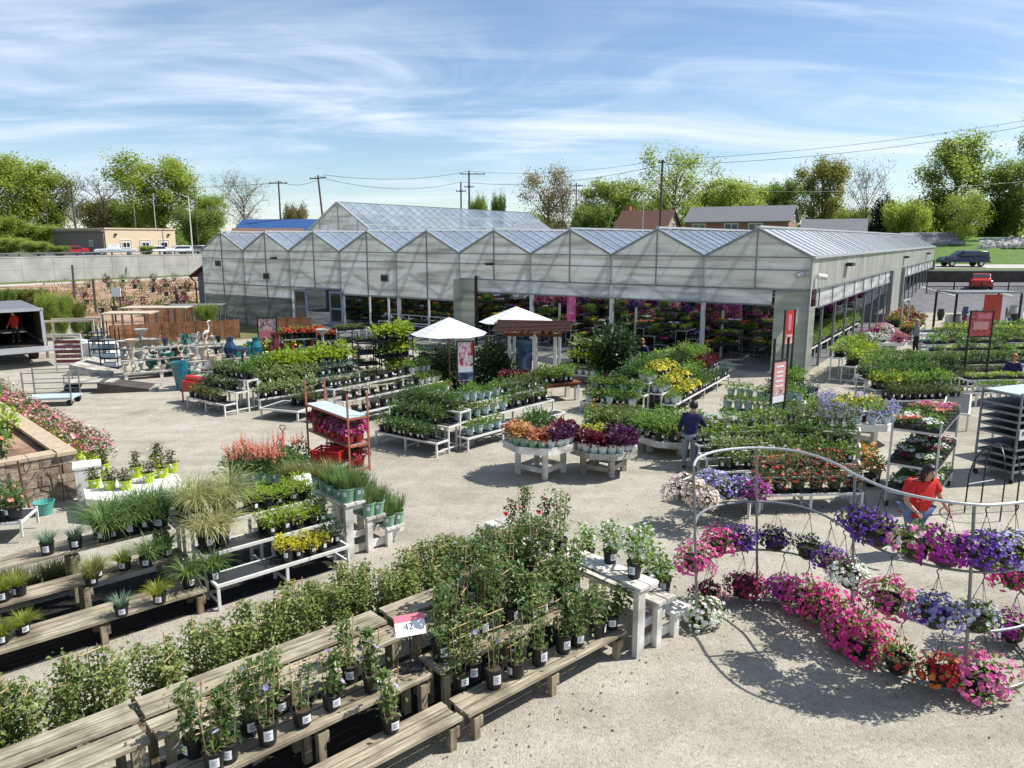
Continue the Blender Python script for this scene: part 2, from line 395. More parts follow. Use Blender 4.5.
# retaining wall: precast panels between posts with a coping
rt = thing('retaining_wall', 'long grey precast concrete retaining wall below the road with cars', 'wall', W0)
b = MB(); p = MB(); g = MB(); L_ = (Wb-Wa).length
nP = int(L_/4.2)
for i in range(nP):
    a0, a1 = Wa-W0+wd*(i*4.2+.06), Wa-W0+wd*((i+1)*4.2-.06)
    for k in range(2):
        c = (a0+a1)/2+wn*.12+Vector((0, 0, .82+k*1.62))
        b.box(c, ((a1-a0).length, .22, 1.6), math.atan2(wd.y, wd.x))
    p.box(Wa-W0+wd*(i*4.2)+wn*.16+Vector((0, 0, 1.65)), (.14, .36, 3.3), math.atan2(wd.y, wd.x))
g.box((Wa+Wb)/2-W0+wn*.2+Vector((0, 0, 3.36)), (L_, .46, .16), math.atan2(wd.y, wd.x))
b.build('panel', M['concrete'], rt); p.build('post', M['concrete'], rt); g.build('coping', M['concrete'], rt)
# guard rail on top
gt = thing('guard_rail', 'steel guard rail with dark posts along the top of the concrete retaining wall', 'guard rail', W0+wn*1.4+Vector((0, 0, UP)))
b = MB(); pm = []
for i in range(32):
    q = Wa-W0+wd*(40+i*2.6)
    pb = MB(); pb.box(q+Vector((0, 0, .35)), (.16, .2, .75), math.atan2(wd.y, wd.x)); pb.build('rail_post', M['darkwall'], gt)
qa, qb = Wa-W0+wd*36+Vector((0, 0, .62)), Wa-W0+wd*126+Vector((0, 0, .62))
b.beam(qa-wn*.12, qb-wn*.12, .06, .16); b.build('rail', M['galvdark'], gt)

# right hand rise: parking lot, low wall, lawn and road with cars
def rightz(Y):
    return 0 if Y < 52 else (Y-52)*.052
b = MB()
cols = [(24+i*6) for i in range(18)]
rows_ = [(60, 0), (66, .55), (74, 1.2), (79, 1.35)]
for i in range(len(cols)-1):
    for j in range(len(rows_)-1):
        (y0, z0), (y1, z1) = rows_[j], rows_[j+1]
        b.face([(cols[i], y0, z0+.02), (cols[i+1], y0, z0+.02), (cols[i+1], y1, z1+.02), (cols[i], y1, z1+.02)])
tag(b.build('parking_lot', M['asphalt']), kind='structure')
b = MB()
prof = [(79.3, -.5), (79.3, 2.35), (82, 2.55), (88, 2.9), (96, 3.6), (112, 5.3), (135, 6.2), (260, 6.4)]
for i in range(len(cols)+10):
    x0, x1 = 22+i*6, 28+i*6
    for j in range(len(prof)-1):
        (y0, z0), (y1, z1) = prof[j], prof[j+1]
        b.face([(x0, y0, z0), (x1, y0, z0), (x1, y1, z1), (x0, y1, z1)])
tag(b.build('lawn_slope', M['grass']), kind='structure')
b = MB()
b.face([(22, 83.2, 2.66), (180, 83.2, 2.66), (180, 87.8, 2.93), (22, 87.8, 2.93)])
tag(b.build('upper_lane', M['paleroad']), kind='structure')
b = MB()
for i in range(5):
    x = 40+i*5.2; b.face([(x, 68, .75), (x+.15, 68, .75), (x+.15, 74, 1.235), (x, 74, 1.235)])
tag(b.build('parking_stripes', M['whitepaint']), kind='structure')
t = thing('low_retaining_wall', 'low dark block wall at the edge of the parking lot below the lawn', 'wall', (22, 79.15, 1.2))
b = MB(); b.box((80, 0, .5), (160, .28, 1.6)); b.build('wall_face', M['darkwall'], t)
b = MB(); b.box((80, 0, 1.36), (160, .4, .12)); b.build('coping', M['concrete'], t)
# ------------------------------------------------------------------ sky, sun, camera
w = bpy.data.worlds.new('World'); SC.world = w; w.use_nodes = True
nt = w.node_tree; N, L = nt.nodes, nt.links; bg = N['Background']
sk = N.new('ShaderNodeTexSky'); sk.sky_type = 'NISHITA'; sk.sun_disc = False
EL, SUNDIR = 52.0, math.atan2(.16, 1)          # sun stands to the right, a little behind the yard
sk.sun_elevation = R(EL); sk.sun_rotation = math.pi/2-SUNDIR
sk.air_density = 1.0; sk.dust_density = .15; sk.ozone_density = 3.6; sk.altitude = 200
tc = N.new('ShaderNodeTexCoord'); sx = N.new('ShaderNodeSeparateXYZ'); L.new(tc.outputs['Generated'], sx.inputs[0])
zz = N.new('ShaderNodeMath'); zz.operation = 'MAXIMUM'; zz.inputs[1].default_value = 0.0; L.new(sx.outputs[2], zz.inputs[0])
z2 = N.new('ShaderNodeMath'); z2.operation = 'ADD'; z2.inputs[1].default_value = .14; L.new(zz.outputs[0], z2.inputs[0])
dx = N.new('ShaderNodeMath'); dx.operation = 'DIVIDE'; L.new(sx.outputs[0], dx.inputs[0]); L.new(z2.outputs[0], dx.inputs[1])
dy = N.new('ShaderNodeMath'); dy.operation = 'DIVIDE'; L.new(sx.outputs[1], dy.inputs[0]); L.new(z2.outputs[0], dy.inputs[1])
cb = N.new('ShaderNodeCombineXYZ'); L.new(dx.outputs[0], cb.inputs[0]); L.new(dy.outputs[0], cb.inputs[1])
def cloud(rot, scale, sx_, sy_, det, dist, lo, hi, off):
    mp = N.new('ShaderNodeMapping'); mp.inputs['Rotation'].default_value = (0, 0, R(rot)); mp.inputs['Scale'].default_value = (sx_, sy_, 1)
    mp.inputs['Location'].default_value = (off, off*.7, 0)
    L.new(cb.outputs[0], mp.inputs['Vector'])
    n = N.new('ShaderNodeTexNoise'); n.inputs['Scale'].default_value = scale; n.inputs['Detail'].default_value = det
    n.inputs['Roughness'].default_value = .6; n.inputs['Distortion'].default_value = dist; L.new(mp.outputs[0], n.inputs['Vector'])
    r = N.new('ShaderNodeMapRange'); r.interpolation_type = 'SMOOTHSTEP'
    r.inputs['From Min'].default_value = lo; r.inputs['From Max'].default_value = hi; L.new(n.outputs['Fac'], r.inputs['Value'])
    return r.outputs[0]
c1 = cloud(-24, 1.0, .55, 1.1, 8, 1.1, .38, .78, 3.1)     # broad veils
c2 = cloud(-32, 2.6, .30, 1.9, 10, .7, .44, .80, 8.4)      # fine streaks
c3 = cloud(-10, .5, .6, 1.0, 4, .3, .24, .54, 1.7)        # where there are clouds at all
ad = N.new('ShaderNodeMath'); ad.operation = 'MULTIPLY_ADD'; ad.inputs[1].default_value = .30; L.new(c2, ad.inputs[0]); L.new(c1, ad.inputs[2])
mu = N.new('ShaderNodeMath'); mu.operation = 'MULTIPLY'; L.new(ad.outputs[0], mu.inputs[0]); L.new(c3, mu.inputs[1])
cl = N.new('ShaderNodeMath'); cl.operation = 'MULTIPLY'; cl.use_clamp = True; cl.inputs[1].default_value = 1.0; L.new(mu.outputs[0], cl.inputs[0])
mx = N.new('ShaderNodeMix'); mx.data_type = 'RGBA'; L.new(cl.outputs[0], mx.inputs[0]); L.new(sk.outputs[0], mx.inputs[6])
mx.inputs[7].default_value = (6.6, 7.3, 8.4, 1)
L.new(mx.outputs[2], bg.inputs['Color']); bg.inputs['Strength'].default_value = .098
sun = bpy.data.lights.new('sun', 'SUN'); sun.energy = 5.0; sun.angle = R(.5); sun.color = (1, .965, .91)
so = bpy.data.objects.new('sun', sun); COL.objects.link(so)
sd = Vector((math.cos(R(EL))*math.cos(SUNDIR), math.cos(R(EL))*math.sin(SUNDIR), math.sin(R(EL))))
so.rotation_euler = sd.to_track_quat('Z', 'Y').to_euler(); so.location = (30, 10, 40)
cam = bpy.data.cameras.new('camera'); co = bpy.data.objects.new('camera', cam); COL.objects.link(co)
cam.sensor_width = 36; cam.lens = FPX/1024*36; cam.clip_end = 4000; cam.clip_start = .1
co.location = (0, 0, CAMZ); co.rotation_euler = (math.pi/2-PITCH, 0, 0); SC.camera = co
SC.view_settings.view_transform = 'Standard'; SC.view_settings.look = 'None'
SC.view_settings.exposure = .53; SC.view_settings.gamma = 1
# ------------------------------------------------------------------ greenhouse
def polycarb(name, fac=.30, col=(.46, .48, .43), rough=.32, ax=2):
    m, nt, N, L, b = newmat(name); tc = N.new('ShaderNodeTexCoord')
    mp = N.new('ShaderNodeMapping'); s = [.25, .25, .25]; s[ax] = 2.6; mp.inputs['Scale'].default_value = s
    L.new(tc.outputs['Object'], mp.inputs['Vector'])
    n = N.new('ShaderNodeTexNoise'); n.inputs['Scale'].default_value = 1.3; n.inputs['Detail'].default_value = 5; L.new(mp.outputs[0], n.inputs['Vector'])
    r = ramp(nt, [(.3, tuple(c*.62 for c in col)), (.5, col), (.72, tuple(min(1, c*1.32) for c in col))]); L.new(n.outputs['Fac'], r.inputs['Fac'])
    L.new(r.outputs['Color'], b.inputs['Base Color']); b.inputs['Roughness'].default_value = rough; b.inputs['Specular IOR Level'].default_value = .6
    t = N.new('ShaderNodeBsdfTransparent'); t.inputs['Color'].default_value = (.9, .93, .88, 1)
    tl = N.new('ShaderNodeBsdfTranslucent'); L.new(r.outputs['Color'], tl.inputs['Color'])
    m1 = N.new('ShaderNodeMixShader'); m1.inputs[0].default_value = .5; L.new(b.outputs[0], m1.inputs[1]); L.new(tl.outputs[0], m1.inputs[2])
    m2 = N.new('ShaderNodeMixShader'); 
    r2 = ramp(nt, [(.35, (fac*.5,)*3), (.65, (min(1, fac*1.5),)*3)]); L.new(n.outputs['Fac'], r2.inputs['Fac']); L.new(r2.outputs['Color'], m2.inputs[0])
    L.new(m1.outputs[0], m2.inputs[1]); L.new(t.outputs[0], m2.inputs[2])
    L.new(m2.outputs[0], N['Material Output'].inputs['Surface'])
    return m
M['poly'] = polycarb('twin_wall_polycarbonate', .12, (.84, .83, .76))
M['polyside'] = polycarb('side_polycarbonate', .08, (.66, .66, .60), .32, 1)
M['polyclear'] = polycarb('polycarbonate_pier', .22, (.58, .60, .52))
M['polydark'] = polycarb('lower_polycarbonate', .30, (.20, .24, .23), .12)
def roofglass(name, col, fac, rough):
    m, nt, N, L, b = newmat(name); tc = N.new('ShaderNodeTexCoord')
    g = N.new('ShaderNodeNewGeometry')
    r = ramp(nt, [(0, tuple(c*.75 for c in col)), (1, tuple(min(1, c*1.2) for c in col))]); L.new(g.outputs['Random Per Island'], r.inputs['Fac'])
    n = N.new('ShaderNodeTexNoise'); n.inputs['Scale'].default_value = .6; n.inputs['Detail'].default_value = 6; L.new(tc.outputs['Object'], n.inputs['Vector'])
    hs = N.new('ShaderNodeHueSaturation'); mr = N.new('ShaderNodeMapRange'); mr.inputs['To Min'].default_value = .75; mr.inputs['To Max'].default_value = 1.25
    L.new(n.outputs['Fac'], mr.inputs['Value']); L.new(mr.outputs[0], hs.inputs['Value']); L.new(r.outputs['Color'], hs.inputs['Color'])
    L.new(hs.outputs['Color'], b.inputs['Base Color']); b.inputs['Roughness'].default_value = rough; b.inputs['Specular IOR Level'].default_value = .9
    t = N.new('ShaderNodeBsdfTransparent'); t.inputs['Color'].default_value = (.9, .94, .98, 1); m2 = N.new('ShaderNodeMixShader'); m2.inputs[0].default_value = fac
    L.new(b.outputs[0], m2.inputs[1]); L.new(t.outputs[0], m2.inputs[2]); L.new(m2.outputs[0], N['Material Output'].inputs['Surface'])
    return m
M['roofglass'] = roofglass('roof_glass', (.28, .34, .42), .52, .15)
M['roofpale'] = roofglass('pale_roof_sheet', (.62, .65, .68), .34, .3)
M['shutter'] = polycarb('roll_up_curtain', .05, (.76, .77, .75), .45)
M['bluedoor'] = simple('blue_grey_door', (.17, .22, .29), .5, 0, .1, 6)
M['slab'] = simple('bluegrey_siding', (.10, .125, .16), .6, 0, .15, 5)

M['gableframe'] = simple('grey_gable_frame', (.24, .25, .25), .45, .4, .15, 9)
GH = Vector((12.45, 31.5, 0)); GR = math.atan2(-.5465, .8375); BW = 4.57; EAVE, RIDGE = 5.0, 6.18
gh = thing('greenhouse', 'long translucent greenhouse with nine saw-tooth gables along the back of the yard', 'greenhouse', GH, GR)
def depth(k): return 61.0 if k < 4 else 11.5
# local frame: x to the right along the front (bays are negative), y into the house
fw = MB(); lo = MB(); cur = MB(); fr = MB()
for k in range(9):
    x1, x0 = -BW*k, -BW*(k+1); xm = (x0+x1)/2
    zb = 3.63 if k < 4 else (2.42 if k in (4, 5) else .0)
    # upper wall and gable as one sheet per bay
    if k < 6 or k > 6:
        if zb < 1: 
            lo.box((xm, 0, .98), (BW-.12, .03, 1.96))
            fw.box((xm, 0, 3.49), (BW-.12, .03, 3.0))
        else:
            fw.box((xm, 0, (zb+EAVE)/2), (BW-.12, .03, EAVE-zb))
    else:
        zb = 2.72
        fw.box((xm, 0, (zb+EAVE)/2), (BW-.12, .03, EAVE-zb))
        fw.box((x0+.25, 0, 1.36), (.38, .03, 2.7))
    fw.extrude([(x0+.06, -.015, EAVE), (x1-.06, -.015, EAVE), (xm, -.015, RIDGE-.06)], (0, .03, 0))
    # frame lines of the gable
    gf = MB()
    gf.beam((x0, -.05, EAVE), (xm, -.05, RIDGE), .07, .10); gf.beam((xm, -.05, RIDGE), (x1, -.05, EAVE), .07, .10)
    gf.beam((xm, -.045, max(zb, .02)), (xm, -.045, RIDGE-.08), .05, .06)
    gf.beam((x0+.06, -.045, EAVE-.02), (x1-.06, -.045, EAVE-.02), .04, .05)
    gf.beam((x0+.06, -.045, 4.45), (x1-.06, -.045, 4.45), .04, .05)
    if k >= 4: gf.beam((x0+.06, -.05, zb if zb > 1 else 2.7), (x1-.06, -.05, zb if zb > 1 else 2.7), .05, .09)
    gf.build('gable_frame', M['gableframe'], gh)
    # roof slopes, one per side, panes between glazing bars
    D = depth(k); n = int(D/1.22); rm = M['roofpale'] if k < 1 else M['roofglass']
    for sgn, xa in ((-1, x0), (1, x1)):
        rb = MB(); bars = MB()
        for i in range(n):
            y0, y1 = i*D/n+.03, (i+1)*D/n-.03
            rb.face([(xm, y0, RIDGE+.02), (xm, y1, RIDGE+.02), (xa, y1, EAVE+.02), (xa, y0, EAVE+.02)] if sgn < 0 else
                    [(xa, y0, EAVE+.02), (xa, y1, EAVE+.02), (xm, y1, RIDGE+.02), (xm, y0, RIDGE+.02)])
        for i in range(n+1):
            y = i*D/n
            bars.beam((xm, y, RIDGE+.04), (xa, y, EAVE+.04), .055, .06)
        f = .5; bars.beam((xm*(1-f)+xa*f, 0, RIDGE*(1-f)+EAVE*f-.01), (xm*(1-f)+xa*f, D, RIDGE*(1-f)+EAVE*f-.01), .05, .05)
        ro = rb.build('roof_slope', rm, gh); bars.build('glazing_bars', M['galv'], ro)
    rg = MB(); rg.box((xm, D/2, RIDGE+.09), (.16, D, .09)); rg.build('ridge_cap', M['galv'], gh)
    gu = MB(); gu.box((x0, D/2, EAVE), (.24, D, .12)); gu.build('gutter', M['galv'], gh)
gu = MB(); gu.box((.03, 30.5, EAVE), (.2, 61, .12)); gu.build('gutter', M['galv'], gh)
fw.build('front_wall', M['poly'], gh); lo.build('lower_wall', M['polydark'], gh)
# roll-up curtain band over the open bays
cur.box((-BW*2-.75, .06, 3.28), (BW*4-1.6, .03, .68)); co_ = cur.build('rolled_curtain', M['shutter'], gh)
cf = MB(); cf.beam((-BW*4+.05, -.02, 3.62), (-.1, -.02, 3.62), .07, .07); cf.beam((-BW*4+.05, -.02, 2.95), (-1.5, -.02, 2.95), .05, .06); cf.build('curtain_rail', M['galvdark'], co_)
for k in range(10):
    x = -BW*k; pz = EAVE
    p = MB(); p.box((x if k else -.06, .12, pz/2), (.17, .17, pz)); p.build('post', M['galv'], gh)
for x in (-BW*4.5, -BW*5.5, -BW*5.17):
    p = MB(); p.box((x, .08, 1.2), (.09, .09, 2.4)); p.build('door_post', M['whitepaint'], gh)
# corner pier and middle pier in clear sheet
b = MB(); b.box((-.72, -.03, 1.82), (1.36, .03, 3.6)); b.box((-.0, .62, 1.45), (.03, 1.15, 2.9)); b.build('corner_pier', M['polyclear'], gh)
b = MB(); b.box((-BW*4+.55, -.03, 1.82), (.95, .03, 3.6)); b.box((-BW*4+.06, -.35, 1.82), (.03, .62, 3.6)); b.build('pier', M['polyclear'], gh)
b = MB(); b.box((-BW*4+1.15, -.1, 1.9), (.12, .12, 3.8)); b.build('black_post', M['blackmetal'], gh)
# doors in the seventh bay: two leaves standing open either side of a dark doorway
xL = -BW*7
for xa, ang in ((xL+.42, R(24)), (xL+3.62, R(-20))):
    d = MB(); W_ = 1.12
    d.box((xa+.06, -.12, 1.3), (.12, .06, 2.6)); d.box((xa+W_-.06, -.12, 1.3), (.12, .06, 2.6))
    d.box((xa+W_/2, -.12, 2.53), (W_-.24, .06, .14)); d.box((xa+W_/2, -.12, .35), (W_-.24, .06, .7)); d.box((xa+W_/2, -.12, 1.5), (W_-.24, .05, .1))
    do = d.build('door', M['bluedoor'], gh)
    g = MB(); g.box((xa+W_/2, -.12, 1.58), (W_-.24, .02, 1.76)); g.build('pane', M['glassdark'], do)
# right side wall
sw = MB(); sf = MB(); sc_ = MB()
sw.box((0, 30.5, 4.32), (.03, 61, 1.36))
sw.box((0, 29, 1.82), (.03, 6.6, 3.62))
for y in [i*3.05 for i in range(21) if i not in (9, 10)]:
    p = MB(); p.box((-.06, y+.05, 1.85), (.10, .14, 3.7)); p.build('side_post', M['galvdark'], gh)
sw.build('side_wall', M['polyside'], gh)
for y0, y1 in ((1.25, 25.6), (32.3, 60.8)):
    c = MB(); c.box((.02, (y0+y1)/2, 3.22), (.03, y1-y0, .80)); cc = c.build('rolled_curtain', M['shutter'], gh)
    r = MB(); r.beam((.1, y0, 3.63), (.1, y1, 3.63), .05, .07); r.beam((.1, y0, 2.84), (.1, y1, 2.84), .05, .06)
    for y in [y0+.2+i*3 for i in range(int((y1-y0)/3)+1)]: r.beam((.1, y, 2.84), (.1, y, 3.63), .05, .05)
    r.build('curtain_rail', M['galvdark'], cc)
for y in (25.5, 32.4, 60.6):
    p = MB(); p.box((.1, y, 1.8), (.28, .5, 3.6)); p.build('door_jamb', M['galvdark'], gh)
# back and left walls
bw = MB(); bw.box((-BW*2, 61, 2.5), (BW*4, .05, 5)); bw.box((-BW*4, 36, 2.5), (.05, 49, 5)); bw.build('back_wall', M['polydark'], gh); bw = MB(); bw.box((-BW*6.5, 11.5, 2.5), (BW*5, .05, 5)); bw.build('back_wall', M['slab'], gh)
lw = MB(); lw.box((-BW*9, 5.75, 2.5), (.04, 11.4, 5)); lw.build('side_wall', M['poly'], gh)
# inside steel: trusses
tr = MB()
for y in [3.05*i for i in range(1, 14)]:
    tr.beam((-BW*4, y, 4.95), (-.1, y, 4.95), .04, .06)
    for k in range(1, 4): tr.beam((-BW*k, y, 0), (-BW*k, y, 4.9), .1, .1)
tr.build('truss', M['galv'], gh)
# vents and cameras on the walls
for x, z in ((-BW*7.5, 3.35), (-BW*5.2, 3.5), (-BW*8.6, 4.1)):
    v = MB(); v.box((x, -.06, z), (.55, .08, .42)); v.box((x, -.12, z), (.42, .06, .3), mi=1); v.build('fan', [M['galvdark'], M['blackmetal']], gh)
for x, z in ((-BW*7.3, 4.55), (-BW*3.55, 4.45)):
    v = MB(); v.box((x, -.14, z), (.42, .22, .12)); v.build('wall_lamp', M['blackmetal'], gh)
for y, z in ((8, 4.5), (33, 4.4), (52, 4.4)):
    v = MB(); v.box((.2, y, z), (.3, .9, .16)); v.build('wall_lamp', M['blackmetal'], gh)
v = MB(); v.tube([(-.5, -.4, 4.25), (-.35, -.12, 4.32)], .12, 8); v.build('security_camera', M['galv'], gh)
v = MB(); v.tube([(.12, .7, 4.2), (.4, 1.0, 4.15)], .12, 8); v.build('security_camera', M['whitepaint'], gh)
sl = MB(); sl.box((-BW*2, 20, .012), (BW*4-.2, 40, .015)); sl.box((-BW*6.5, 5.7, .012), (BW*5-.2, 11.3, .015)); sl.build('floor_slab', M['asphalt'], gh)

def ghw(x, y, z=0): return loc2w(GH, GR, x, y, z)
# tall greenhouse behind the left bays
tg = thing('tall_greenhouse', 'taller glass-roofed greenhouse rising behind the left end of the gabled greenhouse', 'greenhouse', ghw(-40.2, 12.4), GR)
HW = 4.4
b = MB(); b.box((0, 0, 3), (HW*2, .05, 6)); b.extrude([(-HW, -.025, 6.0), (HW, -.025, 6.0), (0, -.025, 8.75)], (0, .05, 0)); b.build('gable_wall', M['poly'], tg)
f = MB(); f.beam((-HW-.1, -.08, 5.95), (0, -.08, 8.8), .12, .16); f.beam((0, -.08, 8.8), (HW+.1, -.08, 5.95), .12, .16); f.beam((0, -.08, 5), (0, -.08, 8.7), .07, .08)
f.beam((-2.2, -.08, 5), (-2.2, -.08, 7.3), .05, .06); f.beam((2.2, -.08, 5), (2.2, -.08, 7.3), .05, .06); f.beam((-HW, -.08, 6.2), (HW, -.08, 6.2), .06, .07); f.build('gable_frame', M['galv'], tg)
for sg in (-1, 1):
    r = MB(); bars = MB()
    for i in range(25):
        for j in range(3):
            y0, y1 = i*1.2+.03, i*1.2+1.17; t0, t1 = j/3, (j+1)/3
            P_ = lambda t, y: (sg*HW*t, y, 8.78-2.78*t)
            q = [P_(t0, y0), P_(t0, y1), P_(t1, y1), P_(t1, y0)]; r.face(q if sg < 0 else q[::-1])
    for i in range(26): bars.beam((0, i*1.2, 8.8), (sg*HW, i*1.2, 6.02), .05, .06)
    for j in range(4): bars.beam((sg*HW*j/3, 0, 8.8-2.78*j/3), (sg*HW*j/3, 30, 8.8-2.78*j/3), .06, .07)
    ro = r.build('roof_slope', M['roofglass'], tg); bars.build('glazing_bars', M['galv'], ro)
b = MB(); b.box((HW, 15, 3), (.05, 30, 6)); b.box((-HW, 15, 3), (.05, 30, 6)); b.box((0, 30, 3), (HW*2, .05, 6)); b.extrude([(-HW, 30, 6.0), (HW, 30, 6.0), (0, 30, 8.75)], (0, .05, 0)); b.build('side_wall', M['poly'], tg)
# blue grey lean-to at the left end
ls = thing('side_shed', 'blue-grey sided shed with a single sloping roof against the left end of the greenhouse', 'shed', ghw(-BW*9-.05, 1.2), GR)
b = MB(); b.extrude([(-2.4, 0, 0), (-.06, 0, 0), (-.06, 0, 4.3), (-2.4, 0, 3.2)], (0, 8, 0)); b.build('walls', M['slab'], ls)
b = MB(); b.beam((-2.9, 3.9, 3.02), (.02, 3.9, 4.4), 8.6, .12); b.build('roof', M['darkrust'], ls)
b = MB(); b.box((-1.2, -.03, 2.3), (.8, .06, 1.2)); b.build('window', M['glassdark'], ls)
b = MB(); b.tube([(-2.85, -.3, 3.0), (-2.5, -.15, 2.6), (-2.5, -.12, .1)], .05, 6); b.build('downspout', M['blackmetal'], ls)
# ------------------------------------------------------------------ trees
M['bark'] = simple('bark', (.10, .08, .06), .9, 0, .3, 6, .3)
M['barkpale'] = simple('pale_bark', (.20, .17, .13), .9, 0, .3, 6, .3)
TL = {
 'spring': leafmat('spring_leaves', [(.13, .19, .025), (.25, .33, .05), (.36, .42, .10)], .5),
 'fresh': leafmat('fresh_leaves', [(.11, .17, .03), (.21, .29, .05), (.31, .39, .09)], .55),
 'mid': leafmat('mid_leaves', [(.075, .13, .025), (.14, .22, .04), (.22, .30, .07)], .5),
 'olive': leafmat('olive_leaves', [(.09, .11, .02), (.16, .18, .035), (.24, .25, .06)], .45),
 'bronze': leafmat('bronze_leaves', [(.13, .14, .025), (.22, .23, .045), (.29, .31, .08)], .5),
 'spruce': leafmat('dark_spruce_needles', [(.012, .025, .015), (.02, .04, .022), (.03, .055, .03)], .1),
 'bud': leafmat('budding_twigs', [(.16, .14, .05), (.24, .21, .08), (.32, .28, .13)], .3),
}
def tree_mesh(seed, h, w, dens=1.0, leaf=.55, low=.22, bare=False, shape='round'):
    """trunk with limbs as one mesh, crown of many leaf clumps on the limb ends as another"""
    rnd = random.Random(seed); t = MB(); c = MB(); tips = []
    th = h*(.5 if not bare else .42)
    t.tube([(0, 0, -.4), (rnd.uniform(-.1, .1), 0, th*.35), (rnd.uniform(-.3, .3), rnd.uniform(-.3, .3), th), (rnd.uniform(-.4, .4), rnd.uniform(-.4, .4), h*.86)],
           [h*.022, h*.018, h*.012, h*.003], 7)
    nb = 19 if not bare else 18
    for i in range(nb):
        f = low+(.86-low)*(i+rnd.random()*.7)/nb; z0 = h*f; a = i*2.4+rnd.uniform(-.5, .5)
        if shape == 'cone': rr = w*.5*(1.05-f)*1.15
        else: rr = w*.5*math.sin(math.pi*min(1, max(.12, (f-low*.6)/(1.06-low*.6))))**.65*rnd.uniform(.7, 1.12)
        up = rr*(.55 if shape != 'cone' else -.05)
        e = Vector((math.cos(a)*rr, math.sin(a)*rr, min(h*.98, z0+up))); s = Vector((0, 0, z0*.86 if shape != 'cone' else z0))
        mid = s.lerp(e, .5)+Vector((rnd.uniform(-.4, .4), rnd.uniform(-.4, .4), rr*.08))
        t.tube([s, mid, e], [h*.0075, h*.005, h*.0018], 5, cap=False)
        for q in range(5 if not bare else 9):
            u = rnd.uniform(.35, 1); p0 = s.lerp(mid, u*2) if u < .5 else mid.lerp(e, u*2-1)
            e2 = p0+Vector((rnd.uniform(-1, 1), rnd.uniform(-1, 1), rnd.uniform(-.2 if shape != 'cone' else -.4, .9 if shape != 'cone' else .1)))*w*.16
            t.tube([p0, e2], [h*.0028, h*.0009], 3, cap=False); tips += [e2, p0.lerp(e2, .6)]
            if bare:
                for _ in range(4):
                    e3 = e2+Vector((rnd.uniform(-1, 1), rnd.uniform(-1, 1), rnd.uniform(-.1, 1)))*w*.09
                    t.tube([p0.lerp(e2, rnd.uniform(.4, 1)), e3], [h*.0014, h*.0006], 3, cap=False); tips.append(e3)
        tips.append(e)
    tips.append(Vector((0, 0, h*.93)))
    for p in tips:
        cr = w*.115*rnd.uniform(.7, 1.3)
        n = int((112 if not bare else 6)*dens*rnd.uniform(.55, 1.25))
        for _ in range(n):
            v = Vector((rnd.gauss(0, 1), rnd.gauss(0, 1), rnd.gauss(0, .75)))*cr*.62
            c.leaf(p+v, (rnd.uniform(-1, 1), rnd.uniform(-1, 1), rnd.uniform(-.8, .5)), leaf*rnd.uniform(.6, 1.3), .75, rnd)
    return t, c
TREES = {}
def tree_proto(key, *a, **k):
    t, c = tree_mesh(*a, **k); TREES[key] = (t.mesh('trunk', M['bark']), c, {})
tree_proto('broad', 1, 17, 13, .85, .42)
tree_proto('broadb', 2, 17, 11, .8, .40)
tree_proto('tall', 3, 20, 11, .8, .40, low=.15)
tree_proto('open', 4, 17, 13, .42, .38)
tree_proto('bare', 5, 16, 11, .25, .3, bare=True)
tree_proto('barewide', 6, 14, 14, .45, .3, bare=True)
tree_proto('low', 7, 7, 9, 1.0, .32, low=.1)
tree_proto('cone', 8, 11, 7, 1.0, .32, low=.06, shape='cone')
TREE_H = {'broad': 17, 'broadb': 17, 'tall': 20, 'open': 17, 'bare': 16, 'barewide': 14, 'low': 7, 'cone': 11}
TREE_W = {'broad': 13, 'broadb': 11, 'tall': 11, 'open': 13, 'bare': 11, 'barewide': 14, 'low': 9, 'cone': 7}
def tree(kind, leafm, px, ytop, wpx, Y, label, z0=0.0, name='tree'):
    tm, cb_, cache = TREES[kind]
    if leafm not in cache: cache[leafm] = cb_.mesh('crown', TL[leafm])
    p = far(px, Y, z0); h = zat(ytop, Y)-z0; wd_ = wpx/FPX*Y
    o = thing(name, label, 'tree' if name != 'shrub' else 'shrub', p, random.uniform(0, 6.28))
    sw_ = wd_/TREE_W[kind]/1.12; o.scale = (sw_, sw_, h/TREE_H[kind])
    link('trunk', tm, o); link('crown', cache[leafm], o)
    return o
def bush(px, ytop, wpx, Y, label, leafm='mid', z0=0.0): return tree('low', leafm, px, ytop, wpx, Y, label, z0, 'shrub')
T = tree
# left wood beyond the road
T('broad', 'spring', 18, 160, 78, 165, 'big yellow-green tree at the far left edge behind the beige building', UP)
T('broadb', 'spring', 52, 172, 52, 172, 'yellow-green tree just left of the bare trees behind the dark wall', UP)
T('bare', 'bud', 78, 172, 34, 168, 'bare tree with thin grey twigs left of the larger bare tree', UP)
T('bare', 'bud', 108, 176, 44, 178, 'bare spreading tree between the yellow trees above the beige building', UP)
T('broad', 'spring', 163, 161, 78, 170, 'broad yellow-green tree directly above the beige building', UP)
T('low', 'olive', 105, 205, 46, 190, 'low olive tree filling the gap behind the bare trees', UP)
T('low', 'mid', 139, 208, 40, 180, 'dark low tree under the left side of the broad yellow-green tree', UP)
T('broadb', 'fresh', 213, 195, 36, 175, 'fresh green tree right of the beige building behind the parked cars', UP)
T('barewide', 'bud', 246, 180, 58, 185, 'pale budding tree with bare fine branches left of the slanting utility pole', UP)
T('low', 'fresh', 30, 228, 56, 140, 'round green shrubby tree at the left edge by the upper road', UP)
T('low', 'spring', 2, 220, 44, 128, 'bright green bushy tree cut by the left edge of the picture', UP)
T('low', 'mid', 200, 214, 40, 165, 'low dark green tree behind the white pickup and parked cars', UP)
